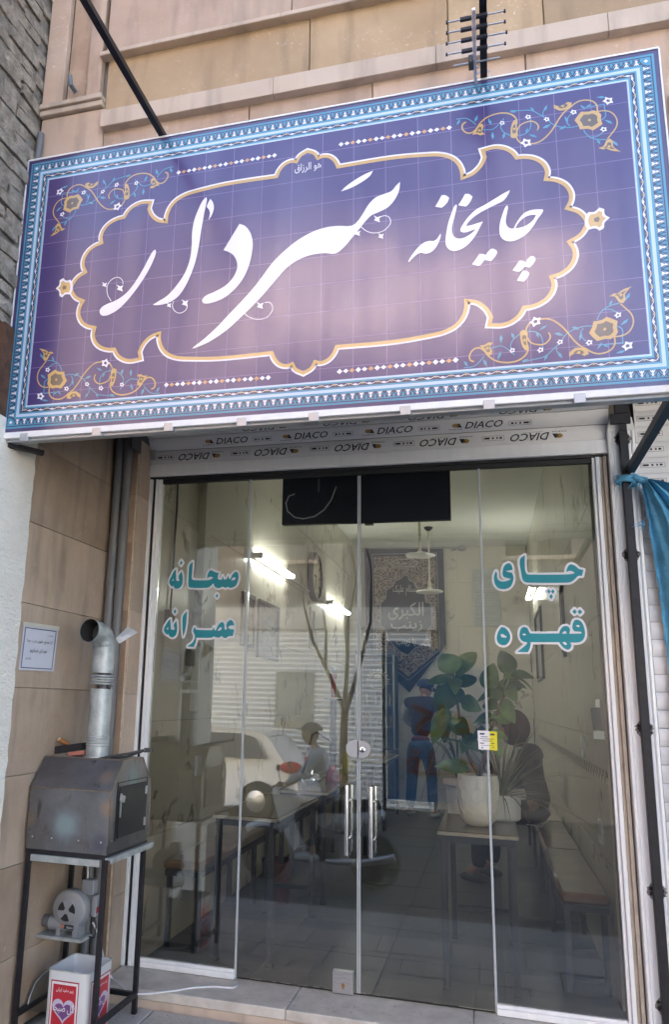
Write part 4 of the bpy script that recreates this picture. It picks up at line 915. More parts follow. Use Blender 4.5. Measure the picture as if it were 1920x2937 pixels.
# raised seam edges along the folds
g = G()
for y, z in ((sy0, zsd), (yr0, zt), (yr1, zt)): g.tube([(sx0, y, z), (sx1+.002, y, z)], .0032, 6)
for a, b in zip(prof[:-1], prof[1:]): g.tube([(sx1+.001, *a), (sx1+.001, *b)], .0028, 6)
g.build('seam', mat('straw_steel', (.24, .19, .15), .45, metal=.6, var=.3, vs=20), stv, 40)
G().box(sx0, sx1-.004, sy0+.004, sy1-.004, zb-.038, zb-.0005).build('ash_box', m_stove, stv)
# door on the right end with latch and hinges
dr_ = G().box(sx1+.0015, sx1+.007, -.716, -.425, .722, .938, .001).build('door', mat('door_steel', (.035, .037, .043), .4, metal=.6, var=.25, vs=8), stv)
g = G().obox((sx1+.014, -.706, .888), (.004, 0, 0), (0, .020, -.006), (0, .004, .013)); g.obox((sx1+.012, -.717, .860), (.004, 0, 0), (0, .003, 0), (0, 0, .05)); g.build('latch', m_plate, dr_)
G().box(sx1+.008, sx1+.0095, -.726, -.719, .730, .812).build('air_slot', m_dark, dr_)
for z in (.760, .900): G().box(sx1+.0005, sx1+.011, -.443, -.424, z-.018, z+.018, .002).build('hinge', m_plate, dr_)
for x_ in (sx0+.03, -1.22, -1.09, sx1-.03): G().ball((x_, sy0-.0005, zb+.012), .0045, 8, 5, (1, .5, 1)).build('rivet', m_plate, stv, 60)
for y_ in (-.76, -.41): G().ball((sx1+.0005, y_, zb+.014), .0045, 8, 5, (.5, 1, 1)).build('rivet', m_plate, stv, 60)
G().tube([(sx1+.0025, -.735, .715), (sx1+.0025, -.735, .955), (sx1+.0025, -.415, .955), (sx1+.0025, -.415, .715)], .0022, 5).build('door_rebate', m_dark, stv, 40)
# shelf rails
G().box(sx0+.03, sx1-.03, sy0-.004, sy0+.012, .617, .645, .002).build('front_tray', m_galv, stv)
G().box(sx1-.002, sx1+.022, sy0-.006, sy1+.015, .649, .656).build('side_tray', m_galv, stv); G().box(sx1+.0225, sx1+.026, sy0-.006, sy1+.015, .634, .658).build('side_tray_lip', m_galv, stv)
for y in (sy0+.004, sy1-.03): G().box(sx0, sx1+.0015, y, y+.022, .6465, .6655).build('cross_rail', m_blackm, stv)
for x in (sx0, sx1-.0205): G().box(x, x+.022, sy0+.027, sy1-.031, .6465, .6655).build('cross_rail', m_blackm, stv)
for x in (sx0+.002, sx1-.022):
    for y in (sy0+.004, sy1-.03): G().box(x, x+.021, y, y+.021, ZP, .646, .001).build('leg', m_blackm, stv)
for x in (sx0+.002, sx1-.022): G().box(x+.001, x+.02, sy0+.0255, sy1-.0305, -.005, .015).build('stretcher', m_blackm, stv)
G().box(sx0+.0235, sx1-.0225, sy1-.029, sy1-.011, -.005, .015).build('stretcher', m_blackm, stv)
# flue
fx, fy = -1.133, -.60
m_flue = m_galv
fl = G().lathe([(.052, 0), (.052, .30), (.051, .31)], (fx, fy, zt+.001), 28).build('flue', m_flue, stv, 40)
g = G()
for z0 in (zt+.055, zt+.335):
    for k in range(4): g.lathe([(.0515, -.005), (.0545, -.002), (.0545, .002), (.0515, .005)], (fx, fy, z0+.012*k), 28)
g.build('flue_rib', m_flue, fl, 30)
G().box(fx+.0505, fx+.0535, fy-.004, fy+.004, zt+.11, zt+.32).build('flue_seam', m_flue, fl)
G().lathe([(.0525, 0), (.0535, .12)], (fx, fy, zt+.385), 28).build('flue_sleeve', m_flue, fl, 40)
zt2 = zt+.505; P = []; rr = []
for i in range(13):
    a = radians(100)*i/12; P.append((fx-.055*(1-cos(a))*.55, fy-.055*(1-cos(a)), zt2+.062*sin(a)+.0)); rr.append(.0525+.0022*(i % 2))
P = []; dx, dy = -.12, -.993
for i in range(13):
    a = radians(88)*i/12; r = .065*(1-cos(a)); P.append((fx+dx*r, fy+dy*r, zt2-.002+.065*sin(a)))
el = G().tube(P, rr, 26, cap=False).build('elbow', m_flue, fl, 35)
d_ = Vector(P[-1])-Vector(P[-2]); d_.normalize(); e_ = Vector(P[-1])
G().tube([e_, e_+d_*.02, e_+d_*.075], [.053, .0545, .0545], 26, cap=False).build('elbow_mouth', m_flue, fl, 40)
G().tube([e_+d_*.070, e_+d_*.0, e_-d_*.03], [.0525, .0515, .051], 26, cap=False).build('mouth_lining', mat('soot', (.03, .028, .027), .8), fl, 40)
q_ = [Vector(PY(*crop(0, 1750, .3085)(p), yy)) for p, yy in (((1075, 262), -.60), ((1190, 150), -.56), ((1282, 205), -.56), ((1108, 312), -.60))]
G().add(q_+[q+Vector((0, .0015, 0)) for q in q_], [(0, 1, 2, 3), (7, 6, 5, 4), (0, 4, 5, 1), (1, 5, 6, 2), (2, 6, 7, 3), (3, 7, 4, 0)]).build('damper_flap', m_galv, stv)
G().lathe([(.0001, 0), (.072, 0), (.072, .003), (.0001, .003)], (fx, fy, zt+.0005), 4).build('flue_collar', mat('pale_plate', (.62, .62, .63), .4, metal=.3), stv)
# things lying on the stove
tg = thing('fire_tongs', 'dark steel tongs lying across the top of the stove', 'tongs', (-1.0, -.5, zt))
zc = zt+.008
T1 = crop(0, 1750, .3085)
pa = [PY(*T1(p), -.66) for p in ((885, 1395), (1010, 1362), (1190, 1335), (1345, 1300))]
G().tube([tuple(p) for p in pa], .0062, 8).build('arm', mat('tong_steel', (.10, .105, .11), .4, metal=.7), tg, 40)
pb = [PY(*T1(p), -.62) for p in ((1345, 1302), (1415, 1300))]; G().bar(pb[0], pb[1], .012, .02).build('grip', MATS['tong_steel'], tg)
pc = [PY(*T1(p), -.70) for p in ((890, 1395), (872, 1440), (838, 1482))]; G().tube([tuple(p) for p in pc], [.004, .005, .008], 8).build('jaw', MATS['tong_steel'], tg, 40)
pe = [PY(*T1(p), -.60) for p in ((1010, 1378), (1180, 1362), (1345, 1306))]; G().tube([tuple(p) for p in pe], .005, 8).build('arm', MATS['tong_steel'], tg, 40)
br = thing('hearth_brush', 'black metal scoop with a round wooden handle on the stove', 'scoop', (-1.3, -.42, zt))
a, b = PY(*T1((520, 1300)), -.54), PY(*T1((800, 1262)), -.54)
G().obox((Vector(a)+Vector(b))/2, (Vector(b)-Vector(a))/2, (0, .05, 0), (0, 0, .016), ).build('scoop', mat('sooty_black', (.02, .018, .02), .7), br)
a, b = PY(*T1((545, 1200)), -.60), PY(*T1((625, 1242)), -.55)
G().tube([a, b], .0115, 12).build('wooden_handle', mat('orange_wood', (.38, .17, .06), .5, var=.2, vs=40), br, 40)
G().tube([a+(a-b)*.01, a], .0112, 12).build('handle_end', mat('pale_wood', (.6, .45, .27), .6), br, 40)
kn = thing('kitchen_knife', 'kitchen knife with a pink handle lying on the stove top', 'knife', (-1.2, -.5, zt))
a, b, c = PY(*T1((470, 1345)), -.60), PY(*T1((640, 1338)), -.60), PY(*T1((790, 1322)), -.60)
G().add([a, b+np.array((0, 0, .006)), b-np.array((0, 0, .008)), a+np.array((0, .004, 0)), b+np.array((0, .004, .006)), b+np.array((0, .004, -.008))], [(0, 1, 2), (3, 5, 4), (0, 3, 4, 1), (1, 4, 5, 2), (2, 5, 3, 0)]).build('blade', m_chrome, kn)
G().bar(b, c, .016, .018).build('handle', mat('pink_plastic', (.55, .20, .15), .45), kn)
# ================================================================== blower under the stove
m_cast = mat('grey_cast', (.30, .31, .33), .45, metal=.25, var=.05, vs=20)
T2 = crop(0, 2350, .3085)
bl = thing('air_blower', 'grey snail-shaped electric air blower under the stove', 'blower', (-1.2, -.57, .2))
c = PY(*T2((665, 830)), -.57); R0 = .086
prf = [(.001, -.048), (.032, -.047), (.040, -.038), (.047, -.034), (.066, -.034), (.080, -.026), (R0, -.010), (R0, .012), (.078, .03), (.001, .034)]
G().lathe(prf, c, 36, 'Y').build('housing', m_cast, bl, 35)
cc = Vector(c)
G().tube([cc+Vector((.02, 0, -.066)), cc+Vector((-.06, 0, -.066)), cc+Vector((-.098, 0, -.066))], [.030, .031, .032], 20).build('outlet', m_cast, bl, 35)
G().tube([cc+Vector((-.095, 0, -.066)), cc+Vector((-.135, .005, -.062))], [.027, .026], 16).build('hose', mat('grey_hose', (.12, .12, .13), .6), bl, 40)
cap_c = cc+Vector((0, -.0485, 0)); g = G()
for a0 in (radians(5), radians(135), radians(248)):
    ring = [(.012*cos(a0+.25), .012*sin(a0+.25))]+[(.041*cos(a), .041*sin(a)) for a in np.linspace(a0-.12, a0+.62, 6)]
    ring = [(.013*cos(t), .013*sin(t)) for t in np.linspace(a0-.15, a0+.65, 3)][::-1]+[(.043*cos(a), .043*sin(a)) for a in np.linspace(a0-.28, a0+.78, 7)]
    g.poly([ring], lambda p: (cap_c.x+p[0], cap_c.y-.0006, cap_c.z+p[1]))
G().lathe([(.046, .003), (.0455, -.0002), (.001, -.0002)], cap_c+Vector((0, .0, 0)), 28, 'Y').build('intake_cover', m_cast, bl, 40)
g.build('intake_slot', m_dark, bl)
G().box(cc.x-.055, cc.x-.035, cc.y-.03, cc.y+.03, cc.z-.108, cc.z-.08).build('foot', m_cast, bl); G().box(cc.x+.03, cc.x+.055, cc.y-.035, cc.y+.035, cc.z-.108, cc.z-.05).build('foot', m_cast, bl)
G().box(cc.x-.14, cc.x+.085, cc.y-.055, cc.y+.055, cc.z-.122, cc.z-.1085, .001).build('bracket', m_galv, bl)
G().box(cc.x+.035, cc.x+.095, cc.y+.012, cc.y+.062, cc.z+.062, cc.z+.125, .004).build('switch_box', m_cast, bl); 
G().box(cc.x+.088, cc.x+.112, cc.y+.018, cc.y+.05, cc.z-.03, cc.z+.06, .003).build('motor_box', m_cast, bl)
G().box(cc.x+.1125, cc.x+.117, cc.y+.02, cc.y+.04, cc.z-.012, cc.z+.012).build('switch', mat('switch_red', (.30, .02, .04), .4), bl)
lb = G().box(cc.x-.012, cc.x+.034, cc.y-.0375, cc.y-.0342, cc.z-.077, cc.z-.06).build('brand_plate', m_print, bl)
put_text(G(), 'Rabm', cc.x+.002, cc.z-.074, .029, .010, lambda p: (p[0], cc.y-.0378, p[1])).build('lettering', m_vwhite, lb)
G().lathe([(.008, 0), (.0001, 0)], (cc.x-.021, cc.y-.0365, cc.z-.066), 12, 'Y').build('emblem', mat('logo_orange', (.45, .16, .10), .5), lb)
G().tube([cc+Vector((.10, .03, -.03)), cc+Vector((.115, .02, -.05)), cc+Vector((.118, .02, -.085)), cc+Vector((.112, .02, -.115)), cc+Vector((.085, .02, -.112))], .0028, 6).build('cable', m_dark, bl, 60)
pc_ = thing('power_cable', 'thin white power cable from the blower along the stone sill', 'cable', tuple(cc))
G().tube([cc+Vector((.05, .03, .42)), cc+Vector((.045, .03, .25)), cc+Vector((.055, .03, .12))], .0035, 6).build('upper_run', m_vwhite, pc_, 60)
P_ = [cc+Vector((.095, .03, -.055)), cc+Vector((.12, .05, -.11)), Vector(PY(295, 2740, -.42)), Vector(PY(310, 2790, -.33))]
P_ += [Vector(PZ(*p, .006)) for p in ((322, 2806), (350, 2830), (378, 2852), (430, 2850), (500, 2842), (560, 2832), (620, 2830), (668, 2834), (684, 2825), (676, 2818))]
G().tube(P_, .004, 8).build('lower_run', m_vwhite, pc_, 60)
G().tube([cc+Vector((.03, .05, .42)), cc+Vector((.035, .05, .25)), cc+Vector((.015, .05, .14)), cc+Vector((.02, .05, .09))], .0028, 6).build('black_lead', m_dark, pc_, 60)
# ================================================================== cheese tin
m_tin = mat('white_tin', (.62, .63, .64), .35, var=.04, vs=6, spec=.6)
tin = thing('cheese_tin', 'open square white tin with a red heart label under the stove', 'tin', (-1.1, -.7, ZP))
K7 = crop(100, 2560, .15842)
ztop = .195
FLc, FRc, BRc, BLc = [PZ(*K7(p), ztop) for p in ((210, 1400), (1040, 1490), (1355, 1200), (660, 1085))]
print('tin', FLc, FRc, BRc, BLc)
x0t, x1t = FLc[0], (FRc[0]+BRc[0])/2; y0t, y1t = (FLc[1]+FRc[1])/2, (BRc[1]+BLc[1])/2
def rrect(x0, x1, y0, y1, r, n=4):
    out = []
    for cx, cy, a0 in ((x1-r, y1-r, 0), (x0+r, y1-r, pi/2), (x0+r, y0+r, pi), (x1-r, y0+r, 1.5*pi)):
        out += [(cx+r*cos(a0+pi/2*i/n), cy+r*sin(a0+pi/2*i/n)) for i in range(n+1)]
    return out
ro = rrect(x0t, x1t, y0t, y1t, .022); ri = rrect(x0t+.003, x1t-.003, y0t+.003, y1t-.003, .020); n = len(ro)
g = G(); V = [(x, y, ZP+.001) for x, y in ro]+[(x, y, ztop) for x, y in ro]+[(x, y, ztop) for x, y in ri]+[(x, y, ZP+.006) for x, y in ri]
F = [(i, (i+1) % n, (i+1) % n+n, i+n) for i in range(n)]+[(i+n, (i+1) % n+n, (i+1) % n+2*n, i+2*n) for i in range(n)]+[(i+2*n, (i+1) % n+2*n, (i+1) % n+3*n, i+3*n) for i in range(n)]+[tuple(range(n))[::-1], tuple(range(3*n, 4*n))]
tb = g.add(V, F).build('body', m_tin, tin, 40)
G().tube([(x, y, ztop+.001) for x, y in ro+ro[:1]], .0025, 6, cap=False).build('rim', m_galv, tin, 60)
m_red = mat('label_red', (.46, .02, .035), .4, var=.06, vs=8); m_heart = mat('label_heart', (.50, .46, .58), .35); m_pur = mat('label_purple', (.16, .06, .20), .4); m_lbw = mat('label_white', (.72, .68, .70), .4); m_yel = mat('label_gold', (.62, .40, .05), .4); m_pink = mat('label_rim', (.34, .015, .04), .4)
def label(fn, parent):
    """printed label in unit square, y up"""
    R = lambda a, b, c, d: [(a, c), (b, c), (b, d), (a, d)]
    G().poly([R(.0, 1, -.0, 1)], lambda p: fn(p, 0)).build('label_rim', m_pink, parent)
    G().poly([R(.03, .97, .0, .977)], lambda p: fn(p, 1)).build('label_edge', m_lbw, parent)
    G().poly([R(.085, .915, .0, .935)], lambda p: fn(p, 2)).build('label_ground', m_red, parent)
    h = [(16*sin(t)**3, 13*cos(t)-5*cos(2*t)-2*cos(3*t)-cos(4*t)) for t in np.linspace(0, tau, 40)[:-1]]
    G().poly([[(.5+.40*x/16, .52+.215*y/15) for x, y in h]], lambda p: fn(p, 3)).build('label_heart', m_heart, parent)
    G().poly([[(.5+.31*x/16, .50+.15*y/15) for x, y in h]], lambda p: fn(p, 4)).build('label_heart_core', m_pur, parent)
    V_ = ' '.join(shape(k) for k in reversed('گل صبحا'.split(' ')))
    put_text(G(), V_, .12, .44, .78, .20, lambda p: fn(p, 5), offset=.035).build('lettering_shadow', m_pur, parent)
    put_text(G(), V_, .13, .45, .76, .185, lambda p: fn(p, 6), offset=.012).build('lettering', m_lbw, parent)
    g = G(); put_text(g, ' '.join(shape(k) for k in reversed('پنیر سفید ایرانی'.split(' '))), .2, .80, .62, .085, lambda p: fn(p, 5), offset=.008)
    put_text(g, shape('وزن') + ' ' + shape('خالص'), .2, .19, .2, .045, lambda p: fn(p, 5)); put_text(g, shape('کیلو'), .14, .10, .14, .04, lambda p: fn(p, 5)); put_text(g, shape('تاریخ'), .68, .20, .16, .04, lambda p: fn(p, 5)); tag(g.build('small_lettering', m_lbw, parent), kind='stuff')
    put_text(G(), '16\u00b10/5', .33, .095, .22, .05, lambda p: fn(p, 5)).build('weight_figures', m_yel, parent)
wx = x1t-x0t; wy = y1t-y0t; zl0, zl1 = ZP+.01, ztop-.035
label(lambda p, k: (x0t+.022+p[0]*(wx-.062), y0t-.0006-.0003*k, zl0+p[1]*(zl1-zl0)), tb)
label(lambda p, k: (x1t+.0006+.0003*k, y0t+.028+p[0]*(wy-.05), zl0+p[1]*(zl1-zl0)), tb)
# round tray lid leaning behind the tin
tr = thing('tin_lid', 'thin curved metal sheet leaning on the wall behind the tin', 'metal sheet', (-1.33, -.7, ZP))
ring = [PX(*T2(p), -1.335) for p in ((240, 1780), (270, 1640), (320, 1520), (390, 1440), (460, 1390), (520, 1500), (520, 1800))]
g = G(); Vn = [tuple(p) for p in ring]+[tuple(p+np.array((.002, 0, 0))) for p in ring]; k = len(ring)
g.add(Vn, [tuple(range(k)), tuple(range(2*k-1, k-1, -1))]+[(i, (i+1) % k, (i+1) % k+k, i+k) for i in range(k)]).build('sheet', mat('dull_tin', (.30, .27, .23), .4, metal=.6, var=.15, vs=9), tr)
G().tube([tuple(p+np.array((.003, 0, 0))) for p in ring[:6]], .003, 6).build('wire_edge', m_galv, tr, 60)
# ================================================================== the room behind the glass
XLI, XRI, YB, ZC = -1.14, 1.17, 7.25, 3.5
def marble(name, base, vein):
    m = mat(name, base, rough=.22); t = m.node_tree; b = t.nodes['Principled BSDF']; L = t.links.new
    g = node(m, 'ShaderNodeNewGeometry'); oi = node(m, 'ShaderNodeObjectInfo')
    cx = node(m, 'ShaderNodeVectorMath', operation='MULTIPLY_ADD'); L(oi.outputs['Random'], cx.inputs[0]); cx.inputs[1].default_value = (13, 11, 17); L(g.outputs['Position'], cx.inputs[2])
    n0 = node(m, 'ShaderNodeTexNoise'); n0.inputs['Scale'].default_value = 2.2; n0.inputs['Detail'].default_value = 5; L(cx.outputs[0], n0.inputs['Vector'])
    mx0 = node(m, 'ShaderNodeMix', data_type='VECTOR'); mx0.inputs[0].default_value = .55; L(cx.outputs[0], mx0.inputs[4]); L(n0.outputs['Color'], mx0.inputs[5])
    n1 = node(m, 'ShaderNodeTexNoise'); n1.inputs['Scale'].default_value = 3.2; n1.inputs['Detail'].default_value = 3; L(mx0.outputs[1], n1.inputs['Vector'])
    s = node(m, 'ShaderNodeMath', operation='SUBTRACT'); L(n1.outputs[0], s.inputs[0]); s.inputs[1].default_value = .5
    a = node(m, 'ShaderNodeMath', operation='ABSOLUTE'); L(s.outputs[0], a.inputs[0])
    r = node(m, 'ShaderNodeValToRGB'); r.color_ramp.elements[0].position = 0; r.color_ramp.elements[1].position = .030; r.color_ramp.elements[0].color = (1, 1, 1, 1); r.color_ramp.elements[1].color = (0, 0, 0, 1); L(a.outputs[0], r.inputs[0])
    n2 = node(m, 'ShaderNodeTexNoise'); n2.inputs['Scale'].default_value = 2.5; L(cx.outputs[0], n2.inputs['Vector'])
    r2 = node(m, 'ShaderNodeValToRGB'); r2.color_ramp.elements[0].position = .5; r2.color_ramp.elements[1].position = .68; L(n2.outputs[0], r2.inputs[0])
    mu = node(m, 'ShaderNodeMath', operation='MULTIPLY'); L(r.outputs[0], mu.inputs[0]); L(r2.outputs[0], mu.inputs[1])
    m2 = node(m, 'ShaderNodeMath', operation='MULTIPLY'); L(mu.outputs[0], m2.inputs[0]); m2.inputs[1].default_value = .9
    mx = node(m, 'ShaderNodeMix', data_type='RGBA'); L(m2.outputs[0], mx.inputs[0]); mx.inputs[6].default_value = (*base, 1); mx.inputs[7].default_value = (*vein, 1); L(mx.outputs[2], b.inputs['Base Color'])
    return m
m_wtile = marble('wall_marble', (.72, .68, .58), (.13, .09, .055))
m_ceil = mat('ceiling_paint', (.80, .80, .74), .8)
m_floor = mat('floor_tile', (.050, .056, .068), .36, var=.22, vs=6, stretch=(1, 6, 1), rvar=.08)
m_fgrout = mat('floor_grout', (.15, .145, .14), .8)
wl = tag(G().box(XLI-.17, XLI-.012, .031, YB+.1, -.05, ZC).build('wall_left', m_grout), kind='structure')
wr = tag(G().box(XRI+.012, XRI+.15, .251, YB+.1, -.05, ZC).build('wall_right', m_grout), kind='structure')
wb = tag(G().box(XLI-.011, XRI+.011, YB+.012, YB+.2, -.05, ZC).build('wall_back', m_grout), kind='structure')
fl_ = tag(G().box(XLI-.17, XRI+.15, .022, YB+.2, -.09, -.006).build('interior_floor', m_fgrout), kind='structure')
tag(G().box(XLI-.17, XRI+.15, .101, YB+.2, ZC+.001, ZC+.1).build('ceiling', m_ceil), kind='structure')
def wall_tiles(parent, axis, c, a0, a1, dz=.6, da=.92):
    z = 0; k = 0
    while z < ZC-.02:
        z1 = min(ZC, z+dz); a = a0-(.46 if k % 2 else 0); k += 1
        while a < a1-.01:
            p, q = max(a, a0), min(a+da, a1); a += da
            if q-p < .02: continue
            if axis == 'x': G().box(c-.006, c+.006, p+.0012, q-.0012, z+.0012, z1-.0012, .001).build('wall_tile', m_wtile, parent)
            else: G().box(p+.0012, q-.0012, c-.006, c+.006, z+.0012, z1-.0012, .001).build('wall_tile', m_wtile, parent)
        z = z1
wall_tiles(wl, 'x', XLI-.006, .032, YB)
wall_tiles(wr, 'x', XRI+.006, .252, YB)
wall_tiles(wb, 'y', YB+.006, XLI, XRI)
y = .03
while y < YB:
    x = XLI
    while x < XRI:
        G().box(x+.0025, min(x+.6, XRI)-.0025, y+.0025, min(y+.6, YB)-.0025, -.02, random.uniform(-.0005, .0008), .001).build('floor_tile', m_floor, fl_); x += .6
    y += .6
# decorative mosaic course on the right wall
m_mos = [mat('mosaic_dark', (.10, .08, .06), .4), mat('mosaic_light', (.46, .42, .32), .4)]
g0, g1 = G(), G()
for i in range(110):
    for j in range(2):
        (g0 if (i+j) % 2 else g1).box(XRI-.0035, XRI-.0005, .26+i*.06, .26+i*.06+.055, .985+j*.03, 1.01+j*.03)
tag(g0.build('mosaic_strip', m_mos[0], wr), kind='stuff'); tag(g1.build('mosaic_strip', m_mos[1], wr), kind='stuff')
# ------------------------------------------------------------------ lamps
m_tube = mat('lit_tube', (.9, .9, .88), .4, emit=(.98, 1.0, .93), es=6.5); m_batten = mat('lamp_batten', (.62, .62, .60), .4)
def tube_lamp(x, y0, y1, z, label, sgn):
    t = thing('fluorescent_lamp', label, 'lamp', (x, y0, z), 'lit tubes on the walls')
    G().box(x-.028*0-(.02 if sgn > 0 else -.0), x+(0 if sgn > 0 else .02), y0, y1, z-.022, z+.022, .003).build('batten', m_batten, t)
    xc = x+sgn*.045
    G().tube([(xc, y0+.03, z), (xc, y1-.03, z)], .0155, 12).build('tube', m_tube, t, 40)
    for yy in (y0, y1-.03): G().box(*sorted((x, xc+.019*sgn)), yy, yy+.029, z-.022, z+.022, .003).build('end_holder', m_batten, t)
tube_lamp(XLI+.022, 1.86, 3.0, 2.445, 'lit fluorescent tube on the left wall beside the clock, toward the glass', 1)
tube_lamp(XLI+.022, 4.88, 6.1, 2.445, 'lit fluorescent tube on the left wall beyond the clock', 1)
tube_lamp(XRI-.022, 5.1, 6.25, 2.645, 'lit fluorescent tube high on the right wall', -1)
cd_ = tag(G().tube([(XLI+.006, 3.0, 2.445), (XLI+.006, 4.88, 2.445)], .008, 6).build('cable_duct', m_batten, None, 40), 'thin pale cable duct between the two tubes on the left wall', 'cable duct')
for px_, zz, yy, lab in ((1205, 3.0, 5.1, 'white scalloped pendant lamp on a twisted cord from the ceiling'), (1233, 2.6, 5.875, 'white flat pendant lamp on a straight stem below a dark ceiling cup')):
    c = PY(px_, 1592 if zz > 2.8 else 1696, yy); t = thing('pendant_lamp', lab, 'lamp', (c[0], yy, c[2]), 'pendant lamps')
    prof = [(.0001, .045), (.03, .043), (.035, .02), (.14, .012), (.165, .0), (.158, -.016), (.06, -.024), (.0001, -.026)]
    g = G().lathe(prof, c, 28)
    if zz > 2.8: g.v = [(c[0]+(v[0]-c[0])*(1+.10*cos(5*math.atan2(v[1]-c[1], v[0]-c[0]))), c[1]+(v[1]-c[1])*(1+.10*cos(5*math.atan2(v[1]-c[1], v[0]-c[0]))), v[2]) for v in g.v]
    g.build('shade', mat('opal_white', (.74, .74, .68), .3), t, 50)
    G().tube([(c[0], yy, c[2]+.04), (c[0], yy, c[2]+.13)], [.024, .014], 10).build('lamp_holder', mat('cord_beige', (.55, .50, .38), .7), t, 40)
    if zz > 2.8:
        for s in (0, pi): G().tube([(c[0]+.010*cos(k*.8+s), yy+.010*sin(k*.8+s), c[2]+.12+(ZC-c[2]-.13)*k/24) for k in range(25)], .009, 6).build('cord', MATS['cord_beige'], t, 60)
    else:
        G().tube([(c[0], yy, c[2]+.12), (c[0], yy, ZC-.05)], .012, 8).build('stem', MATS['cord_beige'], t, 40); G().lathe([(.055, 0), (.05, -.02), (.02, -.05), (.0001, -.05)], (c[0], yy, ZC), 16).build('ceiling_cup', m_plas, t, 40)
# ------------------------------------------------------------------ wall things
m_blkframe = mat('picture_frame_black', (.02, .022, .028), .35); m_pic1 = mat('picture_dark', (.07, .10, .15), .12, var=.5, vs=5)
def picture(x, y0, y1, z0, z1, sgn, label, m_in, m_fr=m_blkframe, group='framed pictures'):
    t = thing('picture_frame', label, 'picture', (x, (y0+y1)/2, z0), group)
    a, b = (x, x+.024*sgn)
    for (p, q, r, s) in ((y0, y1, z0, z0+.03), (y0, y1, z1-.03, z1), (y0, y0+.03, z0+.03, z1-.03), (y1-.03, y1, z0+.03, z1-.03)): G().box(a, b, p, q, r, s, .002).build('frame_bar', m_fr, t)
    G().box(a, x+.012*sgn, y0+.03, y1-.03, z0+.03, z1-.03).build('picture', m_in, t)
    return t
picture(XLI, 2.05, 2.70, 1.66, 2.125, 1, 'large black framed dark group picture on the left wall', m_pic1)
picture(XLI, 1.60, 1.93, 1.72, 2.125, 1, 'small black framed picture on the left wall before the large one', mat('picture_sepia', (.16, .11, .07), .2, var=.4, vs=8))
picture(XLI, 3.99, 4.20, 1.86, 2.28, 1, 'narrow light picture frame on the left wall under the clock', mat('picture_grey', (.24, .25, .24), .3, var=.3, vs=6), mat('frame_beige', (.42, .38, .28), .5))
picture(XRI, 4.64, 5.72, 1.63, 2.37, -1, 'wide black framed picture on the right wall below the tube', m_pic1)
picture(XRI, 2.05, 2.18, 1.7, 2.21, -1, 'narrow black framed picture on the right wall near the glass', mat('picture_plain', (.30, .29, .24), .3))
ck = thing('wall_clock', 'round cream wall clock with a dark rim on the left wall', 'clock', (XLI, 4.14, 2.62))
cc_ = (XLI, 4.14, 2.622); R_c = .262
G().lathe([(R_c, 0), (R_c, .05), (R_c-.02, .06), (R_c-.025, .05), (R_c-.026, .035)], cc_, 40, 'X').build('rim', mat('clock_rim', (.05, .05, .045), .3), ck, 35)
G().lathe([(R_c-.026, .036), (.0001, .036)], cc_, 40, 'X').build('dial', mat('clock_face', (.84, .79, .60), .5), ck)
g = G()
for k in range(12):
    a = tau*k/12; g.obox((XLI+.0375, 4.14+.20*cos(a), 2.622+.20*sin(a)), (.001, 0, 0), (0, .026*cos(a), .026*sin(a)), (0, -.008*sin(a), .008*cos(a)))
g.build('numerals', m_dark, ck)
for a, l, w in ((radians(250), .15, .007), (radians(178), .10, .009)):
    G().obox((XLI+.0405+w*.1, 4.14+l/2*cos(a), 2.622+l/2*sin(a)), (.001, 0, 0), (0, l/2*cos(a), l/2*sin(a)), (0, -w*sin(a), w*cos(a))).build('hand', m_dark, ck)
tv = thing('flat_screen', 'black flat screen hung behind the glass above the doors', 'screen', (0, .14, 2.28))
G().box(-.449, .469, .10, .14, 2.286, 2.60, .003).build('casing', mat('screen_casing', (.026, .029, .048), .25), tv)
G().box(-.443, .463, .0985, .0998, 2.292, 2.60).build('screen', mat('screen_glass', (.030, .034, .056), .10, spec=.7), tv)
G().box(.015, .06, .0990, .13, 2.272, 2.2858).build('sensor', m_plas, tv)
T6 = crop(780, 1300, .41131)
G().tube([PY(*T6(p), .094) for p in ((160, 284), (118, 300), (98, 350), (110, 405), (160, 447), (220, 457), (300, 440), (365, 395), (415, 325), (450, 232))], .0036, 6).build('cable', m_vwhite, tv, 60)
g = G().box(*sorted((PY(*T6((325, 0)), .095)[0], PY(*T6((336, 0)), .095)[0])), .094, .098, PY(*T6((330, 270)), .095)[2], PY(*T6((330, 178)), .095)[2]); g.build('port_strip', mat('port_grey', (.16, .17, .19), .5), tv)
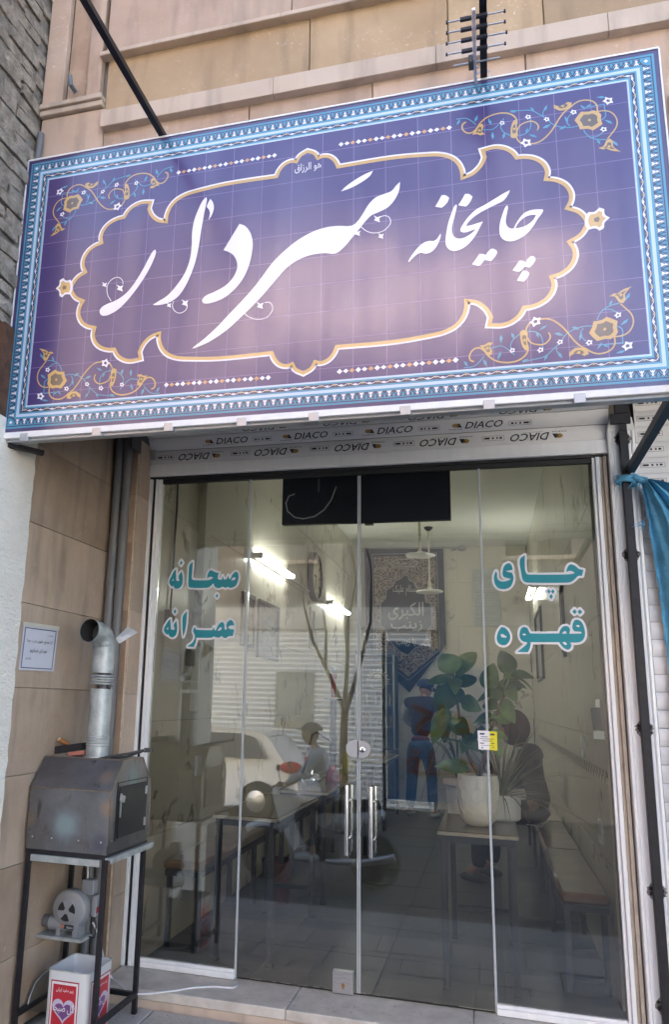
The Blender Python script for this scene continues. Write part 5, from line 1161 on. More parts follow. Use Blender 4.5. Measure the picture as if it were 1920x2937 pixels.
# banner on the back wall
m_bnavy = mat('banner_navy', (.030, .045, .065), .9, var=.2, vs=9); m_bbrown = mat('banner_brown', (.17, .13, .105), .9, var=.35, vs=42); m_bgrey = mat('banner_grey', (.30, .30, .28), .9); m_bdark = mat('banner_dark', (.010, .017, .020), .9)
YBn = YB-.05
def carpet(m):
    t = m.node_tree; L = t.links.new; b = t.nodes['Principled BSDF']; g_ = node(m, 'ShaderNodeNewGeometry'); v = node(m, 'ShaderNodeTexVoronoi'); v.feature = 'DISTANCE_TO_EDGE'; v.inputs['Scale'].default_value = 26
    nz = node(m, 'ShaderNodeTexNoise'); nz.inputs['Scale'].default_value = 9; mx0 = node(m, 'ShaderNodeMix', data_type='VECTOR'); mx0.inputs[0].default_value = .12; L(g_.outputs['Position'], nz.inputs['Vector']); L(g_.outputs['Position'], mx0.inputs[4]); L(nz.outputs['Color'], mx0.inputs[5]); L(mx0.outputs[1], v.inputs['Vector'])
    r = node(m, 'ShaderNodeValToRGB'); r.color_ramp.elements[0].position = .04; r.color_ramp.elements[1].position = .16; r.color_ramp.elements[0].color = (.36, .31, .25, 1); r.color_ramp.elements[1].color = (.085, .055, .045, 1); L(v.outputs['Distance'], r.inputs[0]); L(r.outputs[0], b.inputs['Base Color'])
carpet(m_bbrown)
bn = thing('wall_banner', 'tall dark woven banner with pale calligraphy hanging on the back wall', 'banner', (-.45, YBn, 1.5))
K7b = crop(1060, 1550, .20566)
def bpx(p, k=0): v = PY(*K7b(p), YBn-.003*k); return (v[0], v[1], v[2])
def band(P, k): return G().poly([P], lambda p: bpx(p, k))
fab = [(-65, 110), (1030, 100), (1075, 1450), (560, 2120), (-40, 1560)]
G().prism([fab[0], fab[1], fab[2], fab[3], fab[4]], lambda p: bpx(p, 0), (0, .012, 0)).build('cloth', m_bnavy, bn)
def inner(P, k): return [(515+(x-515)*k, 900+(y-900)*k) for x, y in P]
edge = [(40, 195), (940, 175), (985, 1580), (550, 1950), (70, 1590)]
G().ribbon(edge, 9, lambda p: bpx(p, 2), True).build('white_piping', m_bgrey, bn)
band(inner(edge, .955), 1).build('pattern_field', m_bbrown, bn)
medal = [(490, 480), (540, 500), (560, 560), (620, 580), (640, 640), (700, 690), (770, 720), (790, 860), (860, 880), (870, 1180), (800, 1260), (790, 1380), (720, 1460), (640, 1500), (540, 1600), (430, 1550), (330, 1450), (260, 1380), (240, 1260), (160, 1180), (160, 880), (230, 800), (240, 690), (330, 640), (370, 560), (430, 540)]
band(medal, 2.5).build('medallion', m_bdark, bn)
G().ribbon(medal, 10, lambda p: bpx(p, 3), True).build('medallion_edge', m_bgrey, bn)
g = G(); g.ribbon([(300, 320), (360, 270), (620, 260), (685, 312), (620, 360), (360, 372)], 8, lambda p: bpx(p, 3), True)
for s, x, y, w, h in (('السلام علیک', 330, -770, 350, 150), ('یا زینب', 380, -1480, 270, 130), ('الکبری', 260, -1110, 500, 250), ('زینب', 300, -1270, 440, 150)):
    put_text(g, ' '.join(shape(k) for k in reversed(s.split(' '))), x, y, w, h, lambda p: bpx((p[0], -p[1]), 4), offset=.01)
put_text(g, 'ﺎﻫﺮﻫﺯﻟﺍ', 345, -345, 285, 60, lambda p: bpx((p[0], -p[1]), 4)); g.build('calligraphy', mat('banner_pale', (.46, .46, .42), .9), bn)
rd = G().tube([bpx((-90, 105), 8), bpx((1330, 105), 8)], .012, 8); rd.build('rod', m_alu2, bn, 40); G().ball(bpx((1290, 108), 8), .05, 12, 8, (1.3, .8, .8)).build('rod_finial', m_alu2, bn, 60)
# louvred grille and duct on the back wall
ac = thing('wall_grille', 'white louvred metal grille on the back wall', 'grille', (.6, YB-.01, 2.44))
G().box(.445, .80, YB-.03, YB-.001, 2.40, 3.18, .004).build('frame', mat('grille_white', (.60, .62, .60), .5), ac)
for i in range(18): G().obox((.622, YB-.036, 2.47+i*.038), (.15, 0, 0), (0, .008, .008), (0, -.002, .002)).build('louvre', MATS['grille_white'], ac)
# ------------------------------------------------------------------ furniture
m_ttop = mat('table_top_brown', (.20, .155, .105), .2, var=.3, vs=6); m_tedge = mat('table_edge', (.52, .48, .38), .6, var=.2, vs=25); m_steel = mat('painted_frame', (.035, .04, .05), .45, var=.2, vs=20)
def table(x0, x1, y0, y1, label, z=.725):
    t = thing('cafe_table', label, 'table', ((x0+x1)/2, (y0+y1)/2, 0), 'narrow tables')
    G().box(x0, x1, y0, y1, z-.005, z, .001).build('top', m_ttop, t); G().box(x0-.004, x1+.004, y0-.004, y1+.004, z-.022, z-.0055, .003).build('top_edge', m_tedge, t)
    G().box(x0+.01, x1-.01, y0+.01, y0+.04, z-.055, z-.0225).build('apron', m_steel, t); G().box(x0+.01, x1-.01, y1-.04, y1-.01, z-.055, z-.0225).build('apron', m_steel, t)
    for x in (x0+.01, x1-.04): G().box(x, x+.03, y0+.041, y1-.041, z-.055, z-.0225).build('apron', m_steel, t)
    for x in (x0+.012, x1-.042):
        for y in (y0+.012, y1-.042):
            l = G().box(x, x+.03, y, y+.03, .012, z-.0555, .002).build('leg', m_steel, t); G().box(x-.004, x+.034, y-.004, y+.034, .001, .0118).build('foot', m_plas, l)
    G().box(x0+.0435, x1-.0435, y1-.04, y1-.015, .16, .185).build('stretcher', m_steel, t)
    return t
table(.362, .742, .22, 1.19, 'brown topped table with the plant pots on it'); table(-.82, -.47, .21, 1.29, 'brown topped table just inside the left glass panel')
table(-.82, -.47, 1.60, 3.60, 'long brown topped table with the water pipe on it'); table(-.86, -.50, 5.0, 6.5, 'brown topped table by the glass cabinet at the back')
m_cush = mat('brown_cushion', (.22, .13, .075), .35, var=.25, vs=7, coat=.9)
m_cush.node_tree.nodes['Principled BSDF'].inputs['Coat Roughness'].default_value = .12
def bench(x0, x1, y0, y1, label):
    t = thing('wall_bench', label, 'bench', ((x0+x1)/2, y0, 0), 'plastic wrapped benches')
    G().box(x0+.01, x1-.01, y0+.01, y1, .37, .40).build('frame', m_steel, t)
    yy = y0; 
    while yy < y1-.1:
        ye = min(yy+1.35, y1); g = G().box(x0, x1, yy+.002, ye-.002, .4005, .455, .016); c = g.build('cushion', m_cush, t, 40)
        yy = ye
    yy = y0+.03
    while yy < y1:
        for x in (x0+.015, x1-.045): G().box(x, x+.028, yy, yy+.028, .001, .3695).build('leg', m_steel, t)
        yy += 1.1
bench(.935, XRI-.005, .40, 5.0, 'brown bench wrapped in clear plastic along the right wall'); bench(XLI+.005, -.905, .30, 5.0, 'brown bench wrapped in clear plastic along the left wall')
# cabinet with glasses and the COFFEE SHOP emblem
cbn = thing('display_cabinet', 'tall glass cabinet with a coffee shop emblem and glasses at the back', 'cabinet', (-.9, 6.8, 0))
cx0, cx1, cy0, cy1, cz1 = -1.10, -.58, 6.75, 7.2, 2.02
m_cab = mat('cabinet_grey', (.12, .13, .14), .5); m_inside = mat('cabinet_back', (.10, .125, .14), .5)
G().box(cx0, cx1, cy1-.02, cy1, .0, cz1).build('back', m_inside, cbn); G().box(cx0, cx1, cy0, cy1-.021, .0, .75).build('base', m_cab, cbn); G().box(cx0, cx1, cy0, cy1-.021, cz1-.05, cz1).build('top', m_cab, cbn)
for x in (cx0, cx1-.02): G().box(x, x+.02, cy0, cy0+.03, .7505, cz1-.0505).build('stile', m_alu2, cbn)
cg = G().box(cx0+.021, cx1-.021, cy0+.006, cy0+.012, .752, cz1-.052).build('door_glass', glassmat('cabinet_glass', (.9, .94, .93), 1.2), cbn)
for z in (1.02, 1.30, 1.58):
    G().box(cx0+.021, cx1-.021, cy0+.05, cy1-.022, z, z+.012).build('shelf', mat('shelf_glass', (.22, .28, .28), .15), cbn)
em = G(); ex, ez, ye = -.80, 1.66, cy0+.0035
def ed(p): return (ex+p[0], ye, ez+p[1])
em.ribbon([(-.20, .20), (.20, .20), (.20, -.62), (-.20, -.62)], .005, ed, True)
em.ribbon([(.105*cos(a), .09*sin(a)-.01) for a in np.linspace(.0, pi, 14)], .012, ed)
for k in range(9):
    a = pi*k/8; em.poly([[(.125*cos(a-.12), .11*sin(a-.12)-.01), (.155*cos(a), .14*sin(a)-.01), (.125*cos(a+.12), .11*sin(a+.12)-.01)]], ed)
em.poly([[(-.055, .0), (.055, .0), (.04, .045), (-.04, .045)]], ed); em.ribbon([(.0, .055), (.012, .07), (-.004, .085)], .005, ed)
em.ribbon([(-.17, -.015), (.17, -.015)], .006, ed); em.ribbon([(-.17, -.075), (.17, -.075)], .006, ed)
put_text(em, 'COFFEE SHOP', -.15, -.064, .30, .035, ed); em.ribbon([(.09*cos(a), .05*sin(a)-.09) for a in np.linspace(pi, tau, 12)], .008, ed)
em.build('emblem', mat('emblem_beige', (.46, .43, .36), .5), cg)
m_gls = mat('clear_glassware', (.42, .48, .48), .08, spec=.9)
for k, (x, z, h, r) in enumerate(((-1.0, 1.032, .16, .025), (-.93, 1.032, .18, .022), (-.84, 1.032, .12, .03), (-.74, 1.032, .16, .02), (-.66, 1.032, .14, .026), (-.98, 1.312, .14, .028), (-.86, 1.312, .17, .022), (-.78, 1.312, .12, .028), (-.67, 1.312, .15, .024), (-.9, .752, .18, .03), (-.75, .752, .14, .035))):
    o = G().lathe([(r*.7, 0), (r*.75, h*.3), (r, h*.6), (r*.6, h*.85), (r*.6, h)], (x, 6.95, z+.0005), 12).build('glass_cup', m_gls if k % 4 else mat('amber_glass', (.42, .28, .10), .15), None, 40)
    tag(o, ('clear glass vessel' if k % 4 else 'amber glass vessel')+' standing in the back cabinet', 'glass', 'vessels in the cabinet')
# water pipe on the long table
hk = thing('water_pipe', 'tall red and dark water pipe with a hose standing on the long table', 'water pipe', (-.55, 2.35, .725))
hx, hy = PY(955, 2235, 2.35)[0], 2.35
m_redg = mat('red_glass', (.36, .012, .012), .12, spec=.8); m_hkd = mat('pipe_dark', (.045, .035, .035), .3, metal=.3)
G().lathe([(.055, 0), (.06, .02), (.052, .06), (.03, .10), (.026, .13)], (hx, hy, .7255), 20).build('base', m_redg, hk, 40)
G().lathe([(.026, .13), (.028, .20), (.040, .215), (.028, .23), (.028, .30), (.034, .32), (.026, .36), (.026, .50), (.030, .52), (.026, .54), (.026, .62), (.075, .625), (.075, .633), (.02, .64)], (hx, hy, .7255), 18).build('stem', m_hkd, hk, 40)
G().lathe([(.020, .64), (.022, .72), (.019, .78), (.028, .80), (.030, .83), (.0001, .83)], (hx, hy, .7255), 18).build('neck', m_redg, hk, 40)
G().lathe([(.018, .83), (.03, .86), (.025, .88), (.0001, .885)], (hx, hy, .7255), 14).build('bowl', m_gls, hk, 40)
P = [PY(*crop(600, 1700, .3085)(p), hy-.05) for p in ((1130, 1370), (1050, 1330), (1010, 1295), (960, 1320), (940, 1400), (915, 1500), (895, 1600), (870, 1680))]
G().tube(P, .010, 8).build('hose', mat('hose_pinkgrey', (.22, .15, .14), .6), hk, 60)
pl_ = thing('metal_teapot', 'small steel teapot on a tray beside the water pipe', 'teapot', (-.68, 2.0, .726))
G().lathe([(.04, 0), (.058, .02), (.06, .045), (.045, .075), (.03, .085), (.012, .095), (.0001, .105)], (-.66, 2.02, .726), 20).build('body', m_chrome, pl_, 40); G().tube([(-.61, 2.02, .76), (-.575, 2.0, .785), (-.565, 1.99, .80)], [.012, .008, .006], 8).build('spout', m_chrome, pl_, 40); G().tube([(-.715, 2.02, .80), (-.745, 2.02, .79), (-.742, 2.02, .755), (-.718, 2.02, .745)], .006, 8).build('handle', m_chrome, pl_, 40)
bt = thing('oil_bottle', 'clear bottle of yellow liquid on the long table', 'bottle', (-.47, 3.0, .726))
bxp = PY(1000, 2220, 3.2)[0]; G().lathe([(.05, 0), (.055, .02), (.055, .12), (.04, .16), (.022, .19), (.022, .215), (.0001, .218)], (bxp, 3.2, .726), 18).build('body', mat('yellow_oil', (.52, .46, .10), .12), bt, 40); G().lathe([(.023, .216), (.023, .24), (.0001, .241)], (bxp, 3.2, .726), 14).build('cap', m_vwhite, bt, 40)
bin_ = thing('waste_bin', 'dark red plastic bin under the left table', 'bin', (-.95, .75, 0)); G().lathe([(.085, .001), (.105, .26), (.11, .262), (.11, .275), (.10, .275), (.082, .01)], (-.80, 1.55, 0), 20).build('bucket', mat('dark_red_plastic', (.10, .025, .025), .5), bin_, 40)
# wall outlets and cords
for x, y, z, s, lab in ((XLI, .80, .92, 1, 'white double socket on the left wall above the bench'), (XRI, .62, .72, -1, 'white socket on the right wall above the bench'), (XRI, 1.25, 1.12, -1, 'small pale cable clip plate on the right wall')):
    t = thing('wall_socket', lab, 'socket', (x, y, z)); G().box(x, x+.014*s, y-.045, y+.045, z-.06, z+.06, .003).build('plate', m_vwhite, t); G().box(x+.0145*s, x+.017*s, y-.02, y+.02, z-.022, z+.022, .001).build('insert', m_batten, t)
t = thing('hanging_cable', 'black cable with a plug box hanging down the left wall inside the glass', 'cable', (XLI+.02, .45, 2))
G().tube([PX(*p, XLI+.012) for p in ((510, 1378), (508, 1450), (500, 1560), (496, 1640), (492, 1700), (488, 1755))], .006, 6).build('lead', m_dark, t, 60)
pbx = PX(488, 1775, XLI+.02); G().box(XLI, XLI+.035, pbx[1]-.05, pbx[1]+.04, pbx[2]-.09, pbx[2]+.05, .004).build('plug_box', m_plas, t)
t = thing('gas_pipe', 'white painted pipe with a valve on the left wall inside the glass', 'pipe', (XLI+.03, .6, 1.3))
p = [PX(*q, XLI+.03) for q in ((545, 1872), (543, 1905), (538, 1935), (522, 1945))]; G().tube(p, .018, 10).build('pipe', m_vwhite, t, 40); q = PX(545, 1885, XLI+.05); G().box(q[0]-.02, q[0]+.02, q[1]-.025, q[1]+.025, q[2]-.05, q[2]+.05, .004).build('valve', mat('valve_grey', (.25, .23, .2), .5), t)
# corner pipe casing on left wall
tag(G().box(XLI, XLI+.05, .62, .72, 1.25, ZC-.002).build('pipe_casing', m_wtile, None), 'pale vertical casing on the left wall inside the glass', 'casing')
# ------------------------------------------------------------------ plants on the right table
m_pot = mat('ivory_ceramic', (.88, .85, .76), .3); m_potw = mat('white_ceramic', (.80, .80, .79), .3); m_soil = mat('soil', (.06, .04, .025), .95, var=.4, vs=60)
C2 = crop(1040, 1700, .3085)
pc0 = PZ(1390, 2376, .7255); pcx, pcy = pc0[0], pc0[1]+.10
top_r = abs(PY(1431, 2225, pcy)[0]-PY(1311, 2222, pcy)[0])/2; pcx = (PY(1431, 2225, pcy)[0]+PY(1311, 2222, pcy)[0])/2; ph = PY(1370, 2222, pcy)[2]-.7255
print('pot', pcx, pcy, top_r, ph)
pot = thing('hexagon_pot', 'tall ivory plant pot with raised hexagon pattern on the table', 'plant pot', (pcx, pcy, .7255))
prf = [(.42, 0), (.62, .02), (.82, .12), (.93, .25), (.985, .42), (1.0, .6), (.99, .8), (.965, 1.0)]
def pr_at(t): return top_r*float(np.interp(t, [q[1] for q in prf], [q[0] for q in prf]))
pb_ = G().lathe([(top_r*a, ph*b+.0005) for a, b in prf]+[(top_r*.92, ph), (top_r*.90, ph*.90), (.0001, ph*.90)], (pcx, pcy, .7255), 48).build('body', m_pot, pot, 40)
g = G(); nh = 12
for row in range(4):
    for k in range(nh):
        a0 = tau*(k+(.5 if row % 2 else 0))/nh; tz = .22+row*.20
        pts = []
        for i in range(6):
            an = tau*i/6+pi/6; da_ = .56*cos(an)*(tau/nh)*1.02/ .9; dt = .125*sin(an)*1.04
            t_ = min(.97, max(.03, tz+dt)); r_ = pr_at(t_)+.0015; pts.append((pcx+r_*cos(a0+da_), pcy+r_*sin(a0+da_), .7255+ph*t_))
        for i in range(3): g.tube([pts[i], pts[(i+1) % 6]], .0022, 5, cap=False)
tag(g.build('hexagon_relief', m_pot, pot, 60), kind='stuff')
G().lathe([(top_r*.90, ph*.905), (.0001, ph*.915)], (pcx, pcy, .7255), 24).build('soil', m_soil, pot)
bc = PZ(1438, 2362, .7255); bxc, byc = (PY(1479, 2290, bc[1]+.08)[0]+PY(1402, 2290, bc[1]+.08)[0])/2, bc[1]+.10
bw = thing('oval_white_pot', 'low oval white pot behind the tall ivory pot', 'plant pot', (bxc, byc, .7255))
G().lathe([(.075, .0005), (.085, .01), (.090, .13), (.084, .135), (.080, .11), (.0001, .105)], (bxc, byc+.06, .7255), 32, sx=1.15).build('body', m_potw, bw, 40)
p3c = PY(1300, 2235, .95); p3 = thing('small_white_pot', 'small white rimmed pot behind the tall ivory pot', 'plant pot', (p3c[0], .95, .7255)); hh_ = p3c[2]-.7255
G().lathe([(.06, .0005), (.075, hh_*.8), (.085, hh_*.85), (.085, hh_), (.078, hh_), (.0001, hh_*.9)], (p3c[0]+.03, .95, .7255), 24).build('body', m_potw, p3, 40)
m_leaf = mat('rubber_leaf', (.10, .22, .065), .3, var=.35, vs=9, spec=.6)
def leafy(m):
    t = m.node_tree; b = t.nodes['Principled BSDF']; L = t.links.new; out = t.nodes['Material Output']; src = b.inputs['Base Color'].links[0].from_socket
    oi = node(m, 'ShaderNodeObjectInfo'); mr = node(m, 'ShaderNodeMapRange'); L(oi.outputs['Random'], mr.inputs[0]); mr.inputs[3].default_value = .6; mr.inputs[4].default_value = 1.7
    hv = node(m, 'ShaderNodeHueSaturation'); L(mr.outputs[0], hv.inputs['Value']); m2 = node(m, 'ShaderNodeMapRange'); L(oi.outputs['Random'], m2.inputs[0]); m2.inputs[3].default_value = .49; m2.inputs[4].default_value = .44; L(m2.outputs[0], hv.inputs['Hue']); L(src, hv.inputs['Color']); L(hv.outputs[0], b.inputs['Base Color'])
    tl = node(m, 'ShaderNodeBsdfTranslucent'); L(hv.outputs[0], tl.inputs[0]); mx = node(m, 'ShaderNodeMixShader'); mx.inputs[0].default_value = .35; L(b.outputs[0], mx.inputs[1]); L(tl.outputs[0], mx.inputs[2]); L(mx.outputs[0], out.inputs[0])
leafy(m_leaf)
m_leaf2 = mat('strap_leaf', (.17, .19, .07), .45, var=.3, vs=20); m_leafr = mat('red_strap_leaf', (.11, .05, .035), .5, var=.4, vs=20); m_stem = mat('plant_stem', (.16, .11, .06), .7, var=.3, vs=25)
def leaf(base, tip, w, nrm, n=9, sag=.0):
    b, t = Vector(base), Vector(tip); ax = t-b; L_ = ax.length; ax.normalize(); nrm = Vector(nrm); nrm = (nrm-ax*ax.dot(nrm)).normalized(); sd = ax.cross(nrm); V = []
    for i in range(n+1):
        s = i/n; ww = w*.5*(sin(pi*min(1, s**.8))**.75 if 0 < s < 1 else 0)+.0008; c = b+ax*L_*s+nrm*(.10*L_*sin(pi*s))-Vector((0, 0, sag*s*s))
        V += [c-sd*ww+nrm*ww*.22, c-nrm*ww*.05, c+sd*ww+nrm*ww*.22]
    g = G(); g.add(V, [(3*i+k, 3*i+k+1, 3*i+k+4, 3*i+k+3) for i in range(n) for k in (0, 1)]); return g
rub = thing('rubber_plant', 'rubber plant with big glossy green leaves in the tall ivory pot', 'plant', (pcx, pcy, .7255+ph*.9))
yp = pcy+.03
def pp(p, y=yp): return PY(*C2(p), y)
so0 = Vector((pcx, pcy, .7255+ph*.905))
for P in ([(1110, 1660), (1145, 1450), (1235, 1180), (1330, 900), (1385, 765)], [(1060, 1660), (980, 1500), (905, 1180), (870, 900), (850, 755)], [(1150, 1655), (1170, 1500), (1180, 1300)]):
    pts = [so0+Vector((random.uniform(-.03, .03), random.uniform(-.02, .02), -.01))]+[Vector(pp(p)) for p in P[1:]]
    G().tube(pts, [.011, .010, .008, .006, .004][:len(pts)], 8).build('stem', m_stem, rub, 50)
leaves = [((850, 755), (745, 500), 60), ((870, 765), (1062, 540), 42), ((880, 795), (590, 822), 24), ((860, 850), (690, 1090), 58), ((800, 1060), (655, 1405), 38), ((800, 1060), (765, 1395), 34), ((990, 1640), (668, 1545), 34), ((1385, 765), (1285, 510), 46), ((1385, 775), (1600, 735), 24), ((1160, 905), (1225, 650), 46), ((905, 880), (1060, 770), 34), ((1300, 985), (1420, 1190), 36), ((960, 1300), (800, 1180), 40), ((1230, 1180), (1400, 1120), 38), ((1340, 860), (1500, 850), 36), ((920, 1000), (1110, 1060), 40), ((1180, 1310), (1290, 1480), 40), ((880, 1180), (1000, 1290), 34), ((860, 900), (960, 1010), 30), ((1260, 1080), (1120, 1000), 34), ((1340, 880), (1440, 960), 34), ((940, 1330), (1080, 1420), 34), ((905, 1180), (790, 1240), 30)]
for i, (b, t, w) in enumerate(leaves):
    y0 = yp+random.uniform(-.02, .02); bpt = Vector(pp(b, y0)); tpt = Vector(pp(t, y0+random.uniform(-.10, .12)))
    leaf(bpt, tpt, w*.0032*.70, (random.uniform(-.25, .25), -1, random.uniform(.1, .6)), sag=random.uniform(0, .04)).build('leaf', m_leaf, rub, 60)
random.seed(31)
for i in range(26):
    bpt = Vector(pp(random.choice([(850, 800), (880, 950), (905, 1180), (1235, 1180), (1330, 900), (1385, 790), (1180, 1320), (960, 1420)]), yp+random.uniform(-.03, .05)))
    a, e = random.uniform(0, tau), random.uniform(-.5, .9); d = Vector((cos(a)*cos(e), sin(a)*cos(e), sin(e)))
    leaf(bpt, bpt+d*random.uniform(.10, .19), random.uniform(.045, .085), (random.uniform(-1, 1), random.uniform(-1, .3), random.uniform(.2, 1)), sag=random.uniform(.01, .06)).build('leaf', m_leaf, rub, 60)
sp = thing('strap_leaf_plant', 'arching thin-leaved plant with green and reddish blades behind the pots', 'plant', (bxc, byc+.06, .84))
c0 = Vector((bxc, byc+.06, .84)); k = 0
for i in range(110):
    a = random.uniform(0, tau); el = random.uniform(.2, 1.35); L_ = random.uniform(.28, .70); d = Vector((cos(a)*cos(el), sin(a)*cos(el)*.7, sin(el))); V = []; n = 8; sd = Vector((-sin(a), cos(a), .2)).normalized()
    for j in range(n+1):
        s = j/n; c = c0+d*L_*s+Vector((0, 0, -.42*L_*s*s*(1.25-el*.5))); w = .006*(1-s*.85); V += [c-sd*w, c+sd*w]
    G().add(V, [(2*j, 2*j+1, 2*j+3, 2*j+2) for j in range(n)]).build('blade', m_leafr if i % 3 == 0 else m_leaf2, sp, 80)
sp2 = thing('spider_plant', 'pale arching spider plant hanging over the table edge', 'plant', (p3c[0]+.03, .95, .7255+hh_))
c0 = Vector((p3c[0]+.03, .95, .7255+hh_*.92))
for i, (t, s_) in enumerate([((560, 1280), .25), ((450, 1550), .22), ((530, 1970), .35), ((650, 1990), .3), ((470, 1330), .3), ((370, 1480), .2), ((700, 1650), .2), ((740, 1500), .2), ((620, 1480), .25), ((840, 1350), .3), ((900, 1500), .2)]):
    e = Vector(pp(t, .9-random.uniform(0, .25))); V = []; n = 10; sd = Vector((.5, .6, .2)).normalized()
    for j in range(n+1):
        q = j/n; c = c0.lerp(e, q)+Vector((0, 0, s_*sin(pi*q**.7)*.8)); w = .0055*(1-q*.75); V += [c-sd*w, c+sd*w]
    G().add(V, [(2*j, 2*j+1, 2*j+3, 2*j+2) for j in range(n)]).build('blade', m_leaf2, sp2, 80)
tg_ = thing('folding_wire_rack', 'small bent white wire rack on the right bench', 'wire rack', (1.0, .9, .457))
C8 = crop(960, 1900, .617)
P = [PZ(*C8(p), .47) for p in ((875, 748), (915, 720), (1000, 735), (965, 765), (875, 748))]; g = G().tube(P, .003, 5)
for a, b in (((895, 752), (930, 722)), ((925, 757), (958, 728))): g.tube([PZ(*C8(a), .47), PZ(*C8(b), .47)], .003, 5)
g.build('wire', m_vwhite, tg_)
# ================================================================== people inside
def skin(name, pts, edges, m, parent, sub=1, root=0):
    """one continuous surface grown round a jointed skeleton"""
    org = ORG.get(parent.name, Vector()) if parent else Vector()
    me = bpy.data.meshes.new(name); me.from_pydata([tuple(Vector(p[:3])-org) for p in pts], edges, [])
    o = bpy.data.objects.new(name, me); COL.objects.link(o)
    md = o.modifiers.new('s', 'SKIN'); md.use_smooth_shade = True
    sv = me.skin_vertices[0].data
    for i, p in enumerate(pts): sv[i].radius = (p[3], p[4] if len(p) > 4 else p[3]); sv[i].use_root = (i == root)
    s2 = o.modifiers.new('u', 'SUBSURF'); s2.levels = sub; s2.render_levels = sub
    dg = bpy.context.evaluated_depsgraph_get(); me2 = bpy.data.meshes.new_from_object(o.evaluated_get(dg)); me2.name = name
    bpy.data.objects.remove(o); me2.materials.clear(); me2.materials.append(m); me2.shade_smooth()
    return obj(name, me2, parent)
m_skin = mat('skin', (.36, .21, .15), .55); m_hair = mat('dark_hair', (.02, .015, .012), .6)
def head(parent, c, face, r=.1, hair=True, hm=None):
    """head with face: face = unit vector the nose points along"""
    c = Vector(c); f = Vector(face).normalized(); s = f.cross(Vector((0, 0, 1))).normalized(); u = s.cross(f)
    g = G(); q = G().ball((0, 0, 0), 1, 22, 16)
    V = []
    for p in q.v:
        a, b, h = p      # side, front, up
        w = .76*(1-.22*max(0, -h)**1.5); d = .94*(1-.10*max(0, -h))
        fr = b*d+.10*max(0, b)*max(0, -h)      # chin forward
        if b > .75: fr += .16*math.exp(-((a/.16)**2+((h+.08)/.22)**2))-.07*(math.exp(-(((a-.34)/.16)**2+((h-.10)/.12)**2))+math.exp(-(((a+.34)/.16)**2+((h-.10)/.12)**2)))-.04*math.exp(-((a/.3)**2+((h+.42)/.06)**2))
        V.append(c+(s*a*w+f*fr+u*h*1.2)*r)
    g.add(V, q.f); hd = g.build('head', m_skin, parent, 80)
    for sg in (-1, 1):
        G().ball(c+(s*sg*.26+f*.86+u*.10)*r, r*.075, 8, 6).build('eye', m_dark, hd, 60); G().ball(c+(s*sg*.76+u*-.02)*r, r*.16, 10, 7, (.5, 1, 1.4)).build('ear', m_skin, hd, 60)
    G().obox(c+(f*.94-u*.46)*r, s*r*.2, f*r*.02, u*r*.03).build('mouth', mat('lips', (.28, .10, .09), .5), hd)
    if hair: 
        g = G(); hv = [c+((v-c)*1.07 if True else 0) for v in V]; keep = [fc for fc in q.f if all((q.v[i][2] > .42 or (q.v[i][1] < .12 and q.v[i][2] > -.5)) for i in fc)]
        g.add(hv, keep).build('hair', hm or m_hair, hd, 80)
    return hd
def hand(parent, w, d, palm, r=.1):
    """five-fingered hand at wrist w pointing along d"""
    w = Vector(w); d = Vector(d).normalized(); n = Vector(palm).normalized(); s = d.cross(n).normalized(); pts = [(*w, .022, .028)]; ed = []
    pts.append((*(w+d*.045), .016, .034)); ed.append((0, 1)); pts.append((*(w+d*.085), .013, .036)); ed.append((1, 2))
    for k, l in enumerate((.062, .075, .070, .055)):
        b = w+d*.085+s*(k-1.5)*.02; i = len(pts); pts.append((*b, .0095)); ed.append((2, i)); pts.append((*(b+d*l*.55+n*.012), .0085)); ed.append((i, i+1)); pts.append((*(b+d*l*.85+n*.035), .007)); ed.append((i+1, i+2))
    i = len(pts); pts.append((*(w+d*.04-s*.035+n*.008), .011)); ed.append((1, i)); pts.append((*(w+d*.075-s*.05+n*.025), .009)); ed.append((i, i+1))
    return skin('hand', pts, ed, m_skin, parent)
# --- standing man, back half-turned, by the banner
m_jk = mat('jacket_black', (.025, .022, .028), .7, bump=1., bs=22, var=.15, vs=12); m_jr = mat('jacket_red', (.26, .02, .035), .7, bump=1., bs=22, var=.15, vs=12); m_jw = mat('jacket_white', (.52, .52, .50), .7, bump=1., bs=22, var=.15, vs=12); m_jean = mat('blue_jeans', (.05, .085, .14), .85, var=.3, vs=14, bump=1., bs=20); m_maroon = mat('maroon_shirt', (.12, .02, .05), .8, bump=1., bs=22, var=.15, vs=12)
mx, my = -.22, 6.35
man = thing('person', 'person in a red and white sports jacket, cap and jeans standing at the back', 'person', (mx, my, 0))
f_ = Vector((.35, 1, 0)).normalized(); s_ = Vector((f_.y, -f_.x, 0))
B3 = lambda a, b, z: Vector((mx, my, 0))+s_*a+f_*b+Vector((0, 0, z))
pel = B3(0, 0, .88)
body = [(*B3(0, .0, .86), .08, .07), (*B3(0, .02, 1.02), .08, .07), (*B3(0, .05, 1.20), .09, .07), (*B3(0, .08, 1.34), .08, .06), (*B3(0, .12, 1.42), .055, .055), (*B3(0, .15, 1.47), .05, .05)]
be = [(0, 1), (1, 2), (2, 3), (3, 4), (4, 5)]
def limb(L, E, start, pts):
    i = start
    for p in pts: L.append(p); E.append((i, len(L)-1)); i = len(L)-1
legs = []
for sg in (-1, 1): limb(body, be, 0, [(*B3(sg*.10, .0, .80), .06), (*B3(sg*.13, .03, .46), .045), (*B3(sg*.15, .0, .10), .036), (*B3(sg*.16, .10, .045), .036, .03)])
arms = {-1: [B3(-.19, .07, 1.36), B3(-.28, .16, 1.14), B3(-.16, .33, 1.06)], 1: [B3(.19, .07, 1.36), B3(.27, .18, 1.14), B3(.12, .36, 1.08)]}
